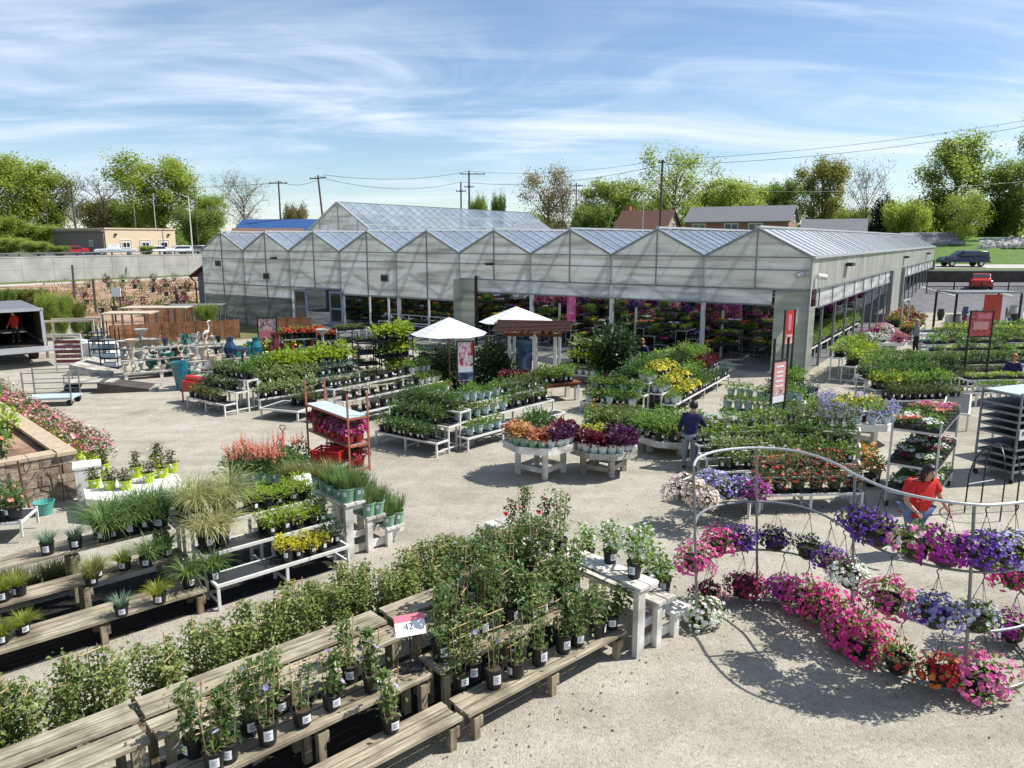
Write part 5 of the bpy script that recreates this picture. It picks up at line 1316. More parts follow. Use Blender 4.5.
for i in range(6):
    spawn('olivegrass', sn(1.1+i*.24, 13.55+random.uniform(0, .25), 0.0), 'olive grass standing on the ground behind the grass bench', 'olive grasses on the ground behind the bench', s=1.2)
# steel shelves
for i, x in enumerate((.14, .40)): spawn('palegrass', sb.pt(1, x, .5), 'large pale striped grass on the middle steel shelf', 'pale striped grasses on the steel shelves', s=1.05, tagrot=ARZ+.3)
for i in range(4): spawn('palegrass', sb.pt(2, .12+i*.22, .35+.3*(i % 2)), 'large pale striped grass on the top steel shelf', 'pale striped grasses on the steel shelves', s=1.0)
sb.fill(0, 'gold', 4, 2, 'bright yellow mound in black pot on the lowest steel shelf', 'yellow mounds on the lowest steel shelf', 1.12, 2.0)
sb.fill(0, 'shrub_dark', 2, 1, 'dark green plant at the right end of the lowest steel shelf', 'dark plants at the end of the steel shelf', 1.95, 2.3)
sb.fill(1, 'limemound', 4, 2, 'lime green mound on the middle steel shelf', 'lime mounds on the middle steel shelf', 1.05, 2.1)
sb.fill(1, 'shrub', 1, 2, 'green plant at the right end of the middle steel shelf', 'green plants at the end of the middle steel shelf', 2.0, 2.3)
sb.fill(2, 'limemound', 5, 2, 'lime green mound on the top steel shelf', 'lime mounds on the top steel shelf', 1.0, 2.25)
# sage pots on the second stair
for i in range(2):
    for j in range(5): spawn('sagepot_olive' if j > 2 else 'sagepot', sn(6.44+i*.22, 11.6+j*.27, 1.052), 'grass in sage green pot on the top step of the white stair shelf', 'sage pots on the top white step')
for j in range(3):
    for i in range(2): spawn('sagepot', sn(6.85+i*.2, 11.58+j*.28, .692), 'grass in sage green pot on the middle step of the white stair shelf', 'sage pots on the middle white step')
for j in range(3):
    for i in range(2): spawn('sagepot', sn(7.27+i*.21, 11.58+j*.28, .382), 'grass in sage green pot on the lowest step of the white stair shelf', 'sage pots on the lowest white step')
# astilbes and ferns behind
for i in range(12):
    p = at(236+(i % 6)*11, 482-(i//6)*9, .33); p.z = .335
    if i % 6 < 5: spawn('astilbe', p, 'astilbe with pink-tipped plumes in sage green pot behind the pale grasses', 'astilbes behind the pale grasses', 1.25)
    else: spawn('fern', p, 'fern in sage green pot beside the astilbes', 'ferns beside the astilbes', 1.25)
for i in range(4): spawn('olivegrass', at(288+i*9, 492, .3), 'fine olive grass in front of the red crate', 'fine grasses before the red crate', s=1.2).location.z = .35
bl = flattable('low table under the astilbes and fine grasses behind the pale grasses', at(232, 496, 0), 8, 2.3, 1.2, .33)
# ------------------------------------------------------------------ stone planter wall, rose row, octagonal table at left
def stonewall():
    m, nt, N, L, b = newmat('split_face_stone'); tc = N.new('ShaderNodeTexCoord'); mp = N.new('ShaderNodeMapping'); mp.inputs['Rotation'].default_value = (R(90), 0, 0)
    L.new(tc.outputs['Object'], mp.inputs['Vector']); n = N.new('ShaderNodeTexNoise'); n.inputs['Scale'].default_value = 7; n.inputs['Detail'].default_value = 8; L.new(tc.outputs['Object'], n.inputs['Vector'])
    r = ramp(nt, [(.3, (.15, .11, .08)), (.5, (.30, .235, .17)), (.7, (.40, .33, .25))]); L.new(n.outputs['Fac'], r.inputs['Fac'])
    g = N.new('ShaderNodeNewGeometry'); hs = N.new('ShaderNodeHueSaturation'); mr = N.new('ShaderNodeMapRange'); mr.inputs['To Min'].default_value = .75; mr.inputs['To Max'].default_value = 1.2
    L.new(g.outputs['Random Per Island'], mr.inputs['Value']); L.new(mr.outputs[0], hs.inputs['Value']); L.new(r.outputs['Color'], hs.inputs['Color']); L.new(hs.outputs['Color'], b.inputs['Base Color'])
    b.inputs['Roughness'].default_value = .9; bp = N.new('ShaderNodeBump'); bp.inputs['Strength'].default_value = .9; bp.inputs['Distance'].default_value = .04; L.new(n.outputs['Fac'], bp.inputs['Height']); L.new(bp.outputs['Normal'], b.inputs['Normal'])
    return m
M['stonewall'] = stonewall()
WC = at(80, 497, 0); WH = 1.12
wx = (at(-30, 520, 0)-WC).normalized(); wy = (at(-60, 366, WH)-at(62, 446, WH)); wy.z = 0; wy.normalize()
pw = thing('stone_planter', 'raised tan split-stone planter bed with flat coping at the left edge', 'planter', WC)
rnd = random.Random(4)
def course(mb, o, d, L_, nrm):
    z = 0
    for k in range(5):
        x = -rnd.uniform(0, .3)
        while x < L_:
            w_ = rnd.uniform(.28, .5); x0, x1 = max(0, x), min(L_, x+w_)
            if x1-x0 > .06:
                c = o+d*((x0+x1)/2)-nrm*(.11+rnd.uniform(-.012, .012)); mb.box((c.x, c.y, z+.102), (x1-x0-.012, .22, .193), math.atan2(d.y, d.x))
            x += w_
        z += .205
b = MB(); nA = Vector((-wx.y, wx.x, 0)); nA = nA if nA.dot(Vector((0, -1, 0))) > 0 else -nA
nB = Vector((-wy.y, wy.x, 0)); nB = nB if nB.dot(Vector((1, 0, 0))) > 0 else -nB
course(b, Vector((0, 0, 0)), wx, 4.5, nA); course(b, wy*.24, wy, 13.4, nB); b.build('stone_courses', M['stonewall'], pw)
b = MB()
for i in range(24): c = wy*(.2+i*.57)-nB*.17; b.box((c.x, c.y, 1.065), (.555, .40, .075), math.atan2(wy.y, wy.x))
for i in range(8): c = wx*(.62+i*.57)-nA*.17; b.box((c.x, c.y, 1.065), (.555, .40, .075), math.atan2(wx.y, wx.x))
M['coping'] = simple('tan_coping_stone', (.42, .33, .23), .85, 0, .2, 7, .2)
b.build('coping', M['coping'], pw)
b = MB(); q = [wx*.3+wy*.3, wx*4.4+wy*.3, wx*4.4+wy*13, wx*.3+wy*13]; b.prism([(v.x, v.y) for v in (q if True else q)], .3, .93); b.build('bed_soil', M['mulch'], pw)
for i in range(16):
    p = WC+wx*rnd.uniform(.6, 2.8)+wy*(.9+i*.75)+Vector((0, 0, .93))
    spawn('shrub_fresh' if i % 3 else 'shrub_lime', p, 'leafy green perennial growing in the raised stone bed', 'perennials growing in the stone bed', s=1.5)
    for c in list(COL.objects[-4:]): pass
tr_ = thing('rusty_trellis', 'rusty iron branch-shaped trellis leaning on the stone planter wall', 'trellis', WC+wx*.75+nA*.12)
b = MB(); dz = lambda a, z: (wx*a+nA*.0+Vector((0, 0, z)))
b.tube([dz(.25, 0), dz(.33, .5), dz(.36, 1.1)], .022, 6)
for a0, z0, a1, z1 in ((.33, .6, .05, .8), (.3, .4, -.05, .55), (.34, .8, .12, 1.02), (.35, .95, .6, 1.1), (.31, .3, .6, .42)): b.tube([dz(a0, z0), dz((a0+a1)/2, z0), dz(a1, z1)], .011, 5)
b.tube([dz(-.4, 0), dz(-.42, .5), dz(-.36, 1.0)], .012, 5); b.tube([dz(-.42, .5), dz(-.2, .62), dz(-.22, .9)], .01, 5)
M['rust'] = simple('rusty_iron', (.13, .05, .03), .85, 0, .3, 20); b.build('iron_branches', M['rust'], tr_)
bk = thing('watering_bucket', 'small teal plastic bucket on the ground before the stone planter', 'bucket', at(45, 514, 0))
b = MB(); b.lathe([(.14, 0), (.20, .27), (.215, .28), (.2, .285), (.135, .02)], 18); b.lathe([(.135, .02), (.001, .02)], 18); b.build('pail', M['tealplastic'], bk)
b = MB(); b.lathe([(.04, .03), (.06, .1), (.03, .18)], 10); b.build('ball', M['tag'], bk)
# rose row in lime pots along the planter, on a low white bench
for i in range(15):
    t = i/14; p = WC+wy*(.15+12.2*t)+nB*(.5+.14*(i % 2)); p.z = .38
    k = 'roselime_green' if i > 10 or i == 0 else ('roselime_hot' if i % 3 == 1 else 'roselime')
    lb = {'roselime_green': 'budding rose bush with hardly any bloom in lime pot along the stone planter', 'roselime_hot': 'rose bush with deep pink blooms in lime pot along the planter', 'roselime': 'rose bush with soft pink blooms in lime pot along the stone planter'}[k]
    spawn(k, p, lb, 'roses in lime pots along the stone planter, '+{'roselime_green': 'in bud', 'roselime_hot': 'deep pink', 'roselime': 'soft pink'}[k], s=1.12)
rb = thing('rose_bench', 'long low white bench under the row of roses beside the stone planter', 'display bench', WC+nB*.2, math.atan2(wy.y, wy.x))
b = MB(); b.box((6.4, -.3, .355), (12.4, .55, .05)); b.build('top', M['whitewood'], rb)
for x in (.3, 3.3, 6.3, 9.3, 12.3): l = MB(); l.box((x, -.3, .165), (.1, .5, .33)); l.build('leg', M['whitewood'], rb)
wp = thing('white_crate_post', 'tall white wooden end panel between the rose row and the octagonal table', 'display stand', at(88, 505, 0), R(30))
b = MB(); b.box((0, 0, .42), (.36, .12, .84)); b.box((.26, .12, .4), (.1, .36, .8)); b.box((.06, .2, .86), (.55, .55, .05)); b.build('panel', M['whitepaint'], wp)
def octable(label, p, r, z, mat='whitepaint', skirt=.16, legs=True, rot=22.5, name='octagonal_table', topm=None):
    o = thing(name, label, 'display table', p, R(rot)); k = 8
    po = [(r*math.cos(2*math.pi*i/k), r*math.sin(2*math.pi*i/k)) for i in range(k)]
    b = MB(); b.prism([(x*.97, y*.97) for x, y in po], z-.05, z-.02); b.build('top', M[topm or mat], o)
    b = MB()
    for i in range(k):
        a, c = Vector((*po[i], z-skirt/2)), Vector((*po[(i+1) % k], z-skirt/2)); b.beam(a*1.0, c, .05, skirt)
    b.build('rim', M[mat], o)
    q = r*.62
    for x, y in ((q, 0), (0, q), (-q, 0), (0, -q)):
        l = MB(); l.box((x, y, (z-.05)/2), (.13, .13, z-.05)); l.build('leg', M[mat], o)
    if z > .45:
        s_ = MB()
        for (x, y), (x2, y2) in (((q, 0), (0, q)), ((0, q), (-q, 0)), ((-q, 0), (0, -q)), ((0, -q), (q, 0))): s_.beam((x*.93, y*.93, .2), (x2*.93, y2*.93, .2), .05, .12)
        s_.build('stretcher', M[mat], o)
    return o
op = at(134, 486, .5); op.z = 0; octable('white octagonal low table with lime pots at the left beside the stone planter', op, .98, .5, rot=10)
for (px, py) in ((95, 487), (110, 489), (126, 489), (149, 482), (163, 477), (172, 472), (137, 477), (104, 474), (156, 466)):
    spawn('bronzeshrub', at(px, py, .48), 'dark-leaved small shrub in lime green pot on the white octagonal table', 'lime pots on the octagonal table', s=.95)
# roses on the metal stand at the left edge
rs = rack('white metal stepped stand with roses at the left edge below the planter', at(-44, 548, 0), 12, 1.15, .8, .46, [.42], 'whitebench', 'plant_stand', False, 'blackmesh')
rs2 = rack('white metal upper stand with roses against the stone wall at the left edge', at(-58, 515, 0), 12, 1.2, .6, .95, [.88], 'whitebench', 'plant_stand', False, 'blackmesh')
for x, f in ((.95, .3), (.55, .4), (.75, .75)): spawn('roseblack', rs.pt(0, x, f), 'rose in black pot with a salmon label on the front metal stand at left', 'roses on the front metal stand')
for x in (.4, .75, 1.05): spawn('roseblack', rs2.pt(0, x, .5), 'rose in black pot on the upper metal stand at the left edge', 'roses on the upper metal stand')
# ------------------------------------------------------------------ curved hanging-basket stand (S-shaped hoops on posts)
sp_ = [(2.74, 10.21), (2.93, 10.66), (3.33, 11.02), (3.94, 11.18), (4.52, 10.98), (4.80, 10.42), (4.86, 9.85), (5.02, 9.24), (5.32, 8.87), (5.77, 8.65), (6.25, 8.69), (6.7, 8.88), (7.05, 9.3), (7.2, 9.9)]
def smooth(pts, m=5):
    out = []
    for i in range(len(pts)-1):
        p0, p1, p2, p3 = (Vector(pts[max(0, i-1)]), Vector(pts[i]), Vector(pts[i+1]), Vector(pts[min(len(pts)-1, i+2)]))
        for k in range(m):
            t = k/m; out.append(.5*((2*p1)+(p2-p0)*t+(2*p0-5*p1+4*p2-p3)*t*t+(3*p1-p0-3*p2+p3)*t**3))
    out.append(Vector(pts[-1])); return out
sc_ = smooth(sp_, 6); SK = .066
st = thing('basket_stand', 'tall S-curved galvanised pipe stand hung with petunia baskets in the right foreground', 'basket stand', (sp_[0][0], sp_[0][1], 0))
off = Vector((sp_[0][0], sp_[0][1], 0))
for z, r, m in ((2.55, .02, 'galv'), (1.68, .018, 'galvdark'), (.88, .018, 'galvdark'), (.05, .022, 'galvdark')):
    b = MB(); b.tube([Vector((p.x-SK*z, p.y, z))-off for p in sc_], r, 8); b.build('hoop', M[m], st)
for x, y in ((2.74, 10.21), (3.94, 11.18), (4.86, 9.85), (5.77, 8.65), (7.05, 9.3)):
    b = MB(); b.tube([Vector((x, y, 0))-off, Vector((x-SK*2.56, y, 2.56))-off], .02, 8); b.build('post', M['galvdark'], st)
    b = MB(); b.lathe([(.07, 0), (.07, .03), (.035, .05)], 8, 0, Vector((x, y, 0))-off); b.build('foot', M['galvdark'], st)
def ring_at(px, z):
    """point of the curve whose pixel column is px, nearest the camera first"""
    best = None
    for p in sc_:
        zc = p.y*CP-(z-CAMZ)*SP; u = 512+FPX*(p.x-SK*z)/zc
        if best is None or abs(u-px) < best[0]: best = (abs(u-px), p)
    return best[1]
HB = [ # pixel column, hoop height, kind, label, scale
 (697, 1.68, 'pink', 'big pink petunia basket at the left end of the middle hoop', 1.0), (722, 1.68, 'hot', 'bright pink petunia basket right beside the left-end pink one', .95), (743, 1.68, 'violet', 'blue-violet petunia basket on the middle hoop behind the left pink ones', .95),
 (776, 1.68, 'dark', 'almost black petunia basket on the middle hoop right of the rear post', .95), (808, 1.68, 'darkgreen', 'dark mostly green petunia basket on the middle hoop', .95), (832, 1.68, 'violet', 'purple petunia basket on the middle hoop left of the centre post', .85), (846, 1.68, 'mag', 'magenta petunia basket at the centre post on the middle hoop', .8),
 (854, 1.68, 'white', 'white petunia basket just right of the centre post', .95), (890, 1.68, 'pink', 'wide pink petunia basket on the middle hoop right of the white one', 1.1), (941, 1.68, 'lav', 'pale lavender petunia basket left of the front post', 1.05), (985, 1.68, 'mixwhite', 'white and lilac petunia basket just right of the front post', .95), (1017, 1.68, 'hot', 'deep pink petunia basket cut by the right edge on the middle hoop', 1.1),
 (711, .88, 'burg', 'dark red petunia basket at the left end of the lowest hoop', .9), (743, .88, 'burg', 'burgundy petunia basket left of the rear post on the lowest hoop', .95), (757, .88, 'hot', 'small rosy petunia basket at the rear post on the lowest hoop', .75), (783, .88, 'mag', 'dark magenta petunia basket right of the rear post on the lowest hoop', .95),
 (812, .88, 'pink', 'pink petunia basket starting the long pink bank on the lowest hoop', 1.2), (832, .88, 'hot', 'hot pink petunia basket in the pink bank by the centre post', 1.25), (850, .88, 'pink', 'pink petunia basket in the pink bank just below the centre post', 1.3), (868, .88, 'hot', 'hot pink petunia basket at the right end of the pink bank', 1.3),
 (900, .88, 'green', 'bushy green basket with hardly any flowers right of the pink bank', 1.05), (941, .88, 'red', 'red geranium-like basket left of the foot of the front post', .95), (985, .88, 'pink', 'pink petunia basket trailing right of the foot of the front post', 1.25), (1016, .88, 'mag', 'magenta petunia basket cut by the right edge on the lowest hoop', 1.05),
 (862, 2.55, 'violet', 'vivid violet petunia basket on the top hoop right of the centre post', 1.0), (884, 2.55, 'violet', 'trailing purple petunia basket on the top hoop next to the vivid violet one', 1.1), (916, 2.55, 'mixpink', 'green basket with few pink blooms on the top hoop', 1.1), (950, 2.55, 'mag', 'magenta basket with red blooms left of the front post on the top hoop', 1.15), (985, 2.55, 'violet', 'violet petunia basket right of the front post on the top hoop', 1.1), (1014, 2.55, 'lav', 'blue lavender petunia basket cut by the right edge on the top hoop', 1.1)]
for px, z, k, lb, s in HB:
    p = ring_at(px, z-.4); basket(k, (p.x-SK*z, p.y, z-.60), lb, True, s)
basket('white', at(702, 612, .2), 'white petunia basket standing on the gravel at the left foot of the curved stand', False, 1.1)
# ------------------------------------------------------------------ octagonal tables with coral bells
o1 = at(541, 476, 0)+Vector((0, .25, 0)); octable('weathered white octagonal table with orange and purple coral bells', o1, .92, .88, 'whitewood', .17, rot=8)
o2 = at(604, 474, 0)+Vector((0, .15, 0)); octable('lower octagonal table with wine-red coral bells right of the orange one', o2, .86, .70, 'greywood', .15, rot=14)
o3 = at(672, 452, 0)+Vector((0, .2, 0)); octable('low white octagonal table with green shrubs beside the person in navy', o3, .98, .46, 'whitewood', .16, rot=12)
def ringfill(c, z, n, r, kinds, label, group, s=1.0, a0=0.0, a1=6.283):
    for i in range(n):
        a = a0+(a1-a0)*(i+.5)/n; k = kinds[int(i*len(kinds)/n)] if isinstance(kinds, (list, tuple)) else kinds
        lb = label[k] if isinstance(label, dict) else label
        spawn(k, (c.x+math.cos(a)*r, c.y+math.sin(a)*r, z+.0), lb, group+(' '+k.split('_')[-1] if isinstance(label, dict) else ''), s)
lbA = {'heu_coral': 'coral-orange coral bells in pale pot on the left octagonal table', 'heu_amber': 'amber coral bells in pale pot on the left octagonal table', 'heu_purple': 'purple coral bells in white pot on the left octagonal table', 'heu_wine': 'wine-red coral bells in white pot on the left octagonal table', 'fern': 'dark green fern at the back of the left octagonal table'}
ringfill(o1, .87, 11, .74, ['heu_coral', 'heu_amber', 'heu_coral', 'heu_purple', 'heu_purple', 'heu_wine'], lbA, 'coral bells on the left octagonal table', 1.1, math.pi*.98, math.pi*2.02)
ringfill(o1, .87, 7, .48, ['heu_amber', 'heu_amber', 'heu_coral', 'heu_purple', 'heu_wine'], lbA, 'coral bells on the left octagonal table', 1.1, math.pi, math.pi*2)
ringfill(o1, .87, 7, .5, ['heu_wine', 'fern', 'fern', 'heu_amber'], lbA, 'coral bells on the left octagonal table', 1.15, 0, math.pi)
lbB = {'heu_wine': 'wine-red coral bells on the right octagonal table', 'heu_purple': 'dark purple coral bells on the right octagonal table', 'shrub_gold': 'gold-leaved plant at the back of the right octagonal table'}
ringfill(o2, .69, 10, .68, ['heu_wine', 'heu_wine', 'heu_purple', 'heu_purple'], lbB, 'plants on the right octagonal table', 1.1, math.pi, math.pi*2)
ringfill(o2, .69, 6, .42, ['heu_wine', 'heu_wine', 'heu_purple'], lbB, 'plants on the right octagonal table', 1.1, math.pi, math.pi*2)
ringfill(o2, .69, 7, .52, ['heu_purple', 'shrub_gold', 'shrub_gold'], lbB, 'plants on the right octagonal table', 1.1, 0, math.pi)
for r_, n_ in ((.8, 13), (.5, 9), (.15, 3)): ringfill(o3, .46, n_, r_, 'shrub_fresh', 'leafy green shrub in dark pot on the low white octagonal table', 'shrubs on the low octagonal table', 1.35)
# ------------------------------------------------------------------ islands of stepped benches
# T1 (left middle)
c1 = Vector((-9.41, 23.95, 0)); L1 = 2.3
w1 = stepbench('stepped bench with low junipers facing the truck, in front of the pottery', c1-ux(R(-37))*L1, -37, L1)
w1.fill(0, 'shrub_olive', 6, 2, 'olive juniper in black pot on the low tier before the red tub', 'junipers on the low tier by the red tub', 0.05, 1.9)
w1.fill(1, 'shrub', 5, 2, 'green shrub on the middle tier above the low junipers', 'shrubs on the middle tier above the junipers', 0.1, 1.9)
w1.fill(2, 'shrub', 6, 2, 'green shrub on the top tier next to the pottery table', 'shrubs on the top tier by the pottery', sc=1.2)
t1 = stepbench('long stepped bench with bright leafy shrubs and hostas right of the junipers', at(260, 411, 0), 46, 4.4)
t1.fill(0, 'shrub_var', 6, 2, 'pale-edged leafy shrub on the low tier of the long left bench', 'pale-edged shrubs on the low tier', 0.05, 2.2, sc=1.3)
t1.fill(0, 'blue_mound', 5, 2, 'blue-green mound on the low tier of the long left bench', 'blue mounds on the low tier', 2.2, 4.2, sc=1.25)
t1.fill(1, 'shrub_var', 7, 2, 'pale-edged leafy shrub on the middle tier of the long left bench', 'pale-edged shrubs on the middle tier', .1, 2.6, sc=1.3)
t1.fill(1, 'blue_mound', 5, 2, 'blue-grey mound on the middle tier of the long left bench', 'blue mounds on the middle tier', 2.6, 4.3, sc=1.35)
t1.fill(2, 'shrub_lime', 9, 2, 'lime leafy plant on the top tier of the long left bench', 'lime plants on the top tier', 1.2, 4.3, sc=1.45)
t1.fill(2, 'shrub_fresh', 4, 2, 'fresh green plant at the near end of the top tier', 'green plants at the near end of the top tier', .1, 1.2, sc=1.3)
t1b = stepbench('stepped bench with lime and gold plants behind the long left bench', at(252, 380, 0), 46, 4.6, (.5, .85), .5)
t1b.fill(0, 'shrub_fresh', 8, 2, 'green leafy plant on the lower shelf below the pottery table', 'green plants below the pottery table', sc=1.35)
t1b.fill(1, ['shrub_lime', 'shrub_gold', 'shrub_lime'], 9, 2, 'gold or lime leafed plant on the upper shelf before the red flower rack', 'gold and lime plants before the red flower rack', sc=1.4)
lw_ = flattable('low empty white table with black mesh top left of the red hydrangea rack', at(294, 424, 0)-ux(R(-28))*1.5, -20, 1.5, 1.3, .36)
lw_.fill(0, 'shrub_olive', 3, 2, 'olive green plant on the far side of the low white table', 'olive plants on the low white table', .6, 1.45, sc=1.2, f0=.55)
# T8 small conifers
t8 = stepbench('stepped bench of small conifers with white tags between the hydrangea rack and the boxwoods', Vector((-4.9, 22.6, 0)), 52, 4.5)
for i, nm in enumerate(('low', 'middle', 'top')):
    t8.fill(i, 'conifer', 9, 1, 'small conifer in black pot with white tag on the %s tier of the conifer bench' % nm, 'small conifers on the %s tier' % nm, .05, 3.6, sc=1.05)
    t8.fill(i, 'leafwhite', 4, 2, 'plant in white pot at the far end of the %s tier of the conifer bench' % nm, 'white pots at the end of the conifer bench, %s tier' % nm, 3.4, 4.45, sc=1.0)
# T2
c2 = Vector((-2.0, 19.24, 0)); L2 = 2.3
w2 = stepbench('stepped bench of boxwoods in the middle of the yard', c2-ux(R(-35))*L2, -35, L2, (.40, .74, 1.06), .5)
for i, nm in enumerate(('low', 'middle', 'top')):
    w2.fill(i, 'shrub', 8, 2, 'dense small boxwood on the %s tier of the boxwood bench' % nm, 'boxwoods on the %s tier of the boxwood bench' % nm, .08, L2-.35, sc=1.1)
w2b = stepbench('back half of the boxwood bench stepping down towards the umbrellas', c2-ux(R(-35))*(L2-.1)+ux(R(55))*1.56, -35, L2-.1, (.74, .4), .5)
w2b.fill(0, 'shrub_olive', 7, 2, 'olive shrub on the back tier behind the boxwoods', 'olive shrubs behind the boxwoods', sc=1.15)
w2b.fill(1, 'shrub_fresh', 7, 2, 'green shrub on the low back tier facing the umbrellas', 'green shrubs on the low back tier', sc=1.1)
t2 = stepbench('stepped bench of pale blue pots joined to the boxwood bench', Vector((-1.2, 19.75, 0)), 48, 4.3)
for i, nm in enumerate(('low', 'middle', 'top')):
    t2.fill(i, 'leafblue', (4, 6, 7)[i], 1, 'green plant in pale blue pot on the %s tier of the blue pot bench' % nm, 'pale blue pots on the %s tier' % nm, .1, (1.6, 2.3, 2.5)[i], sc=1.1)
    t2.fill(i, 'shrub', (0, 6, 6)[i], 1, 'clipped dark shrub in black pot on the %s tier right of the blue pots' % nm, 'dark shrubs right of the blue pots, %s tier' % nm, 2.3, 4.2, sc=1.15)
# ------------------------------------------------------------------ umbrellas, gazebo, posters
def canvas():
    m, nt, N, L, b = newmat('white_ribbed_canvas'); tc = N.new('ShaderNodeTexCoord'); sx = N.new('ShaderNodeSeparateXYZ'); L.new(tc.outputs['Object'], sx.inputs[0])
    w_ = N.new('ShaderNodeMath'); w_.operation = 'MULTIPLY'; w_.inputs[1].default_value = 62; L.new(sx.outputs[2], w_.inputs[0]); s = N.new('ShaderNodeMath'); s.operation = 'SINE'; L.new(w_.outputs[0], s.inputs[0])
    r = ramp(nt, [(.0, (.74, .74, .73)), (.5, (.84, .84, .83))]); L.new(s.outputs[0], r.inputs['Fac']); L.new(r.outputs['Color'], b.inputs['Base Color']); b.inputs['Roughness'].default_value = .8
    t = N.new('ShaderNodeBsdfTranslucent'); t.inputs['Color'].default_value = (.6, .6, .58, 1); mx = N.new('ShaderNodeMixShader'); mx.inputs[0].default_value = .25; L.new(b.outputs[0], mx.inputs[1]); L.new(t.outputs[0], mx.inputs[2]); L.new(mx.outputs[0], N['Material Output'].inputs['Surface'])
    return m
M['canvas'] = canvas()
def umbrella(p, r, z0, z1, label):
    o = thing('patio_umbrella', label, 'umbrella', p, R(12))
    b = MB(); k = 8
    po = [Vector((r*math.cos(2*math.pi*i/k), r*math.sin(2*math.pi*i/k), z0)) for i in range(k)]
    for i in range(k):
        a, c = po[i], po[(i+1) % k]; tp = Vector((0, 0, z1)); md = (a+c)/2; md.z += .03
        for j in range(4):
            f0, f1 = j/4, (j+1)/4; q0, q1, q2, q3 = tp.lerp(a, f0), tp.lerp(a, f1), tp.lerp(c, f1), tp.lerp(c, f0)
            m0, m1 = (q0+q3)/2-Vector((0, 0, .04*f0)), (q1+q2)/2-Vector((0, 0, .04*f1))
            b.face([q0, q1, m1, m0]); b.face([m0, m1, q2, q3])
    b.build('canopy', M['canvas'], o)
    b = MB(); b.tube([(0, 0, .06), (0, 0, z1+.05)], .025, 8); b.build('pole', M['brownwood'], o)
    for i in range(k): rb_ = MB(); rb_.tube([(0, 0, z1-.5), po[i]*.55+Vector((0, 0, (z0*.55+z1*.45)-z0*.55-.03))], .01, 4); rb_.build('rib', M['galv'], o)
    b = MB(); b.lathe([(.25, 0), (.25, .05), (.06, .08), (.05, .3)], 12); b.build('base', M['blackmetal'], o)
umbrella(at(450, 395, 0), 1.42, 2.32, 2.92, 'white ribbed patio umbrella left of the red-brown gazebo roof')
umbrella(at(516, 371, 0), 1.66, 2.22, 2.86, 'white ribbed patio umbrella just behind the red-brown gazebo roof')
gz = thing('garden_pergola', 'small pergola stand with red-brown slatted roof and white posts', 'pergola', at(533, 386, 0), R(-8)); gz.scale = (1, 1, .92)
for x, y in ((-.95, 0), (.1, -.35), (.85, .1), (.0, 1.0), (-.9, 1.1), (.95, 1.1)): b = MB(); b.box((x, y, 1.15), (.12, .12, 2.3)); b.build('post', M['whitepaint'], gz)
b = MB()
for i in range(15): b.box((random.uniform(-.05, .05), -.85+i*.19, 2.52+.035*min(i, 14-i)), (3.0, .10, .045))
b.build('slats', M['darkrust'], gz)
b = MB()
for i in range(9): b.box((-1.1+i*.275, .42, 2.40), (.06, 2.4, .13))
b.box((0, -.35, 2.27), (2.3, .07, .12)); b.box((0, 1.1, 2.27), (2.3, .07, .12)); b.build('rafters', M['brownwood'], gz)
def picture_mat(name, cols, sc):
    m, nt, N, L, b = newmat(name); tc = N.new('ShaderNodeTexCoord'); v = N.new('ShaderNodeTexNoise'); v.inputs['Scale'].default_value = sc; v.inputs['Detail'].default_value = 3; v.inputs['Distortion'].default_value = 1.2
    L.new(tc.outputs['Object'], v.inputs['Vector']); r = ramp(nt, [(.28+.44*i/(len(cols)-1), c) for i, c in enumerate(cols)]); r.color_ramp.interpolation = 'EASE'; L.new(v.outputs['Fac'], r.inputs['Fac']); L.new(r.outputs['Color'], b.inputs['Base Color']); b.inputs['Roughness'].default_value = .35
    return m
M['pic_blue'] = picture_mat('landscape_print', [(.01, .02, .05), (.03, .07, .16), (.12, .22, .38), (.5, .58, .66)], 1.3)
M['pic_flower'] = picture_mat('flower_print', [(.03, .12, .05), (.5, .05, .12), (.7, .55, .55), (.75, .72, .7), (.45, .03, .10)], 5)
M['pic_red'] = picture_mat('red_flower_print', [(.20, .012, .02), (.40, .03, .035), (.55, .10, .10), (.08, .05, .03)], 5)
M['pic_pink'] = picture_mat('pink_print_photo', [(.55, .28, .30), (.68, .40, .42), (.72, .60, .58)], 3)
M['pic_peach'] = picture_mat('peach_flower_print', [(.72, .68, .66), (.70, .36, .34), (.62, .40, .38), (.05, .04, .04), (.74, .7, .68)], 6)
M['pic_magenta'] = picture_mat('magenta_banner_print', [(.5, .02, .2), (.62, .08, .32), (.75, .65, .7)], 3)
M['coralprint'] = simple('coral_print', (.66, .31, .29), .5, 0, .05)
po = thing('picture_board', 'tall upright picture board with a dark blue print inside the pergola', 'poster', at(524, 380, 0), R(10))
b = MB(); b.box((0, 0, 1.05), (.62, .03, 1.25)); b.build('print', M['pic_blue'], po); b = MB(); b.box((0, .01, .2), (.5, .06, .4)); b.box((0, .02, 1.05), (.68, .02, 1.32)); b.build('frame', M['blackmetal'], po)
def poster_stand(name, label, p, deg, w_, z0, z1, mat, posts=True, inset=None):
    o = thing(name, label, 'sign', p, R(deg))
    b = MB(); b.box((0, 0, (z0+z1)/2), (w_, .02, z1-z0)); po_ = b.build('print', M[mat], o)
    if posts:
        for s in (-1, 1): l = MB(); l.box((s*(w_/2+.03), 0, (z1+.05)/2), (.05, .05, z1+.05)); l.build('post', M['blackmetal'], o)
    r = MB(); r.box((0, 0, z1+.02), (w_, .04, .04)); r.box((0, 0, z0-.02), (w_, .04, .04)); r.build('frame', M['blackmetal'], o)
    for (x, z, w2, h2, m2) in (inset or []):
        q = MB(); q.box((x, -.016, z), (w2, .006, h2)); q.build('printed_band', M[m2], o)
    return o
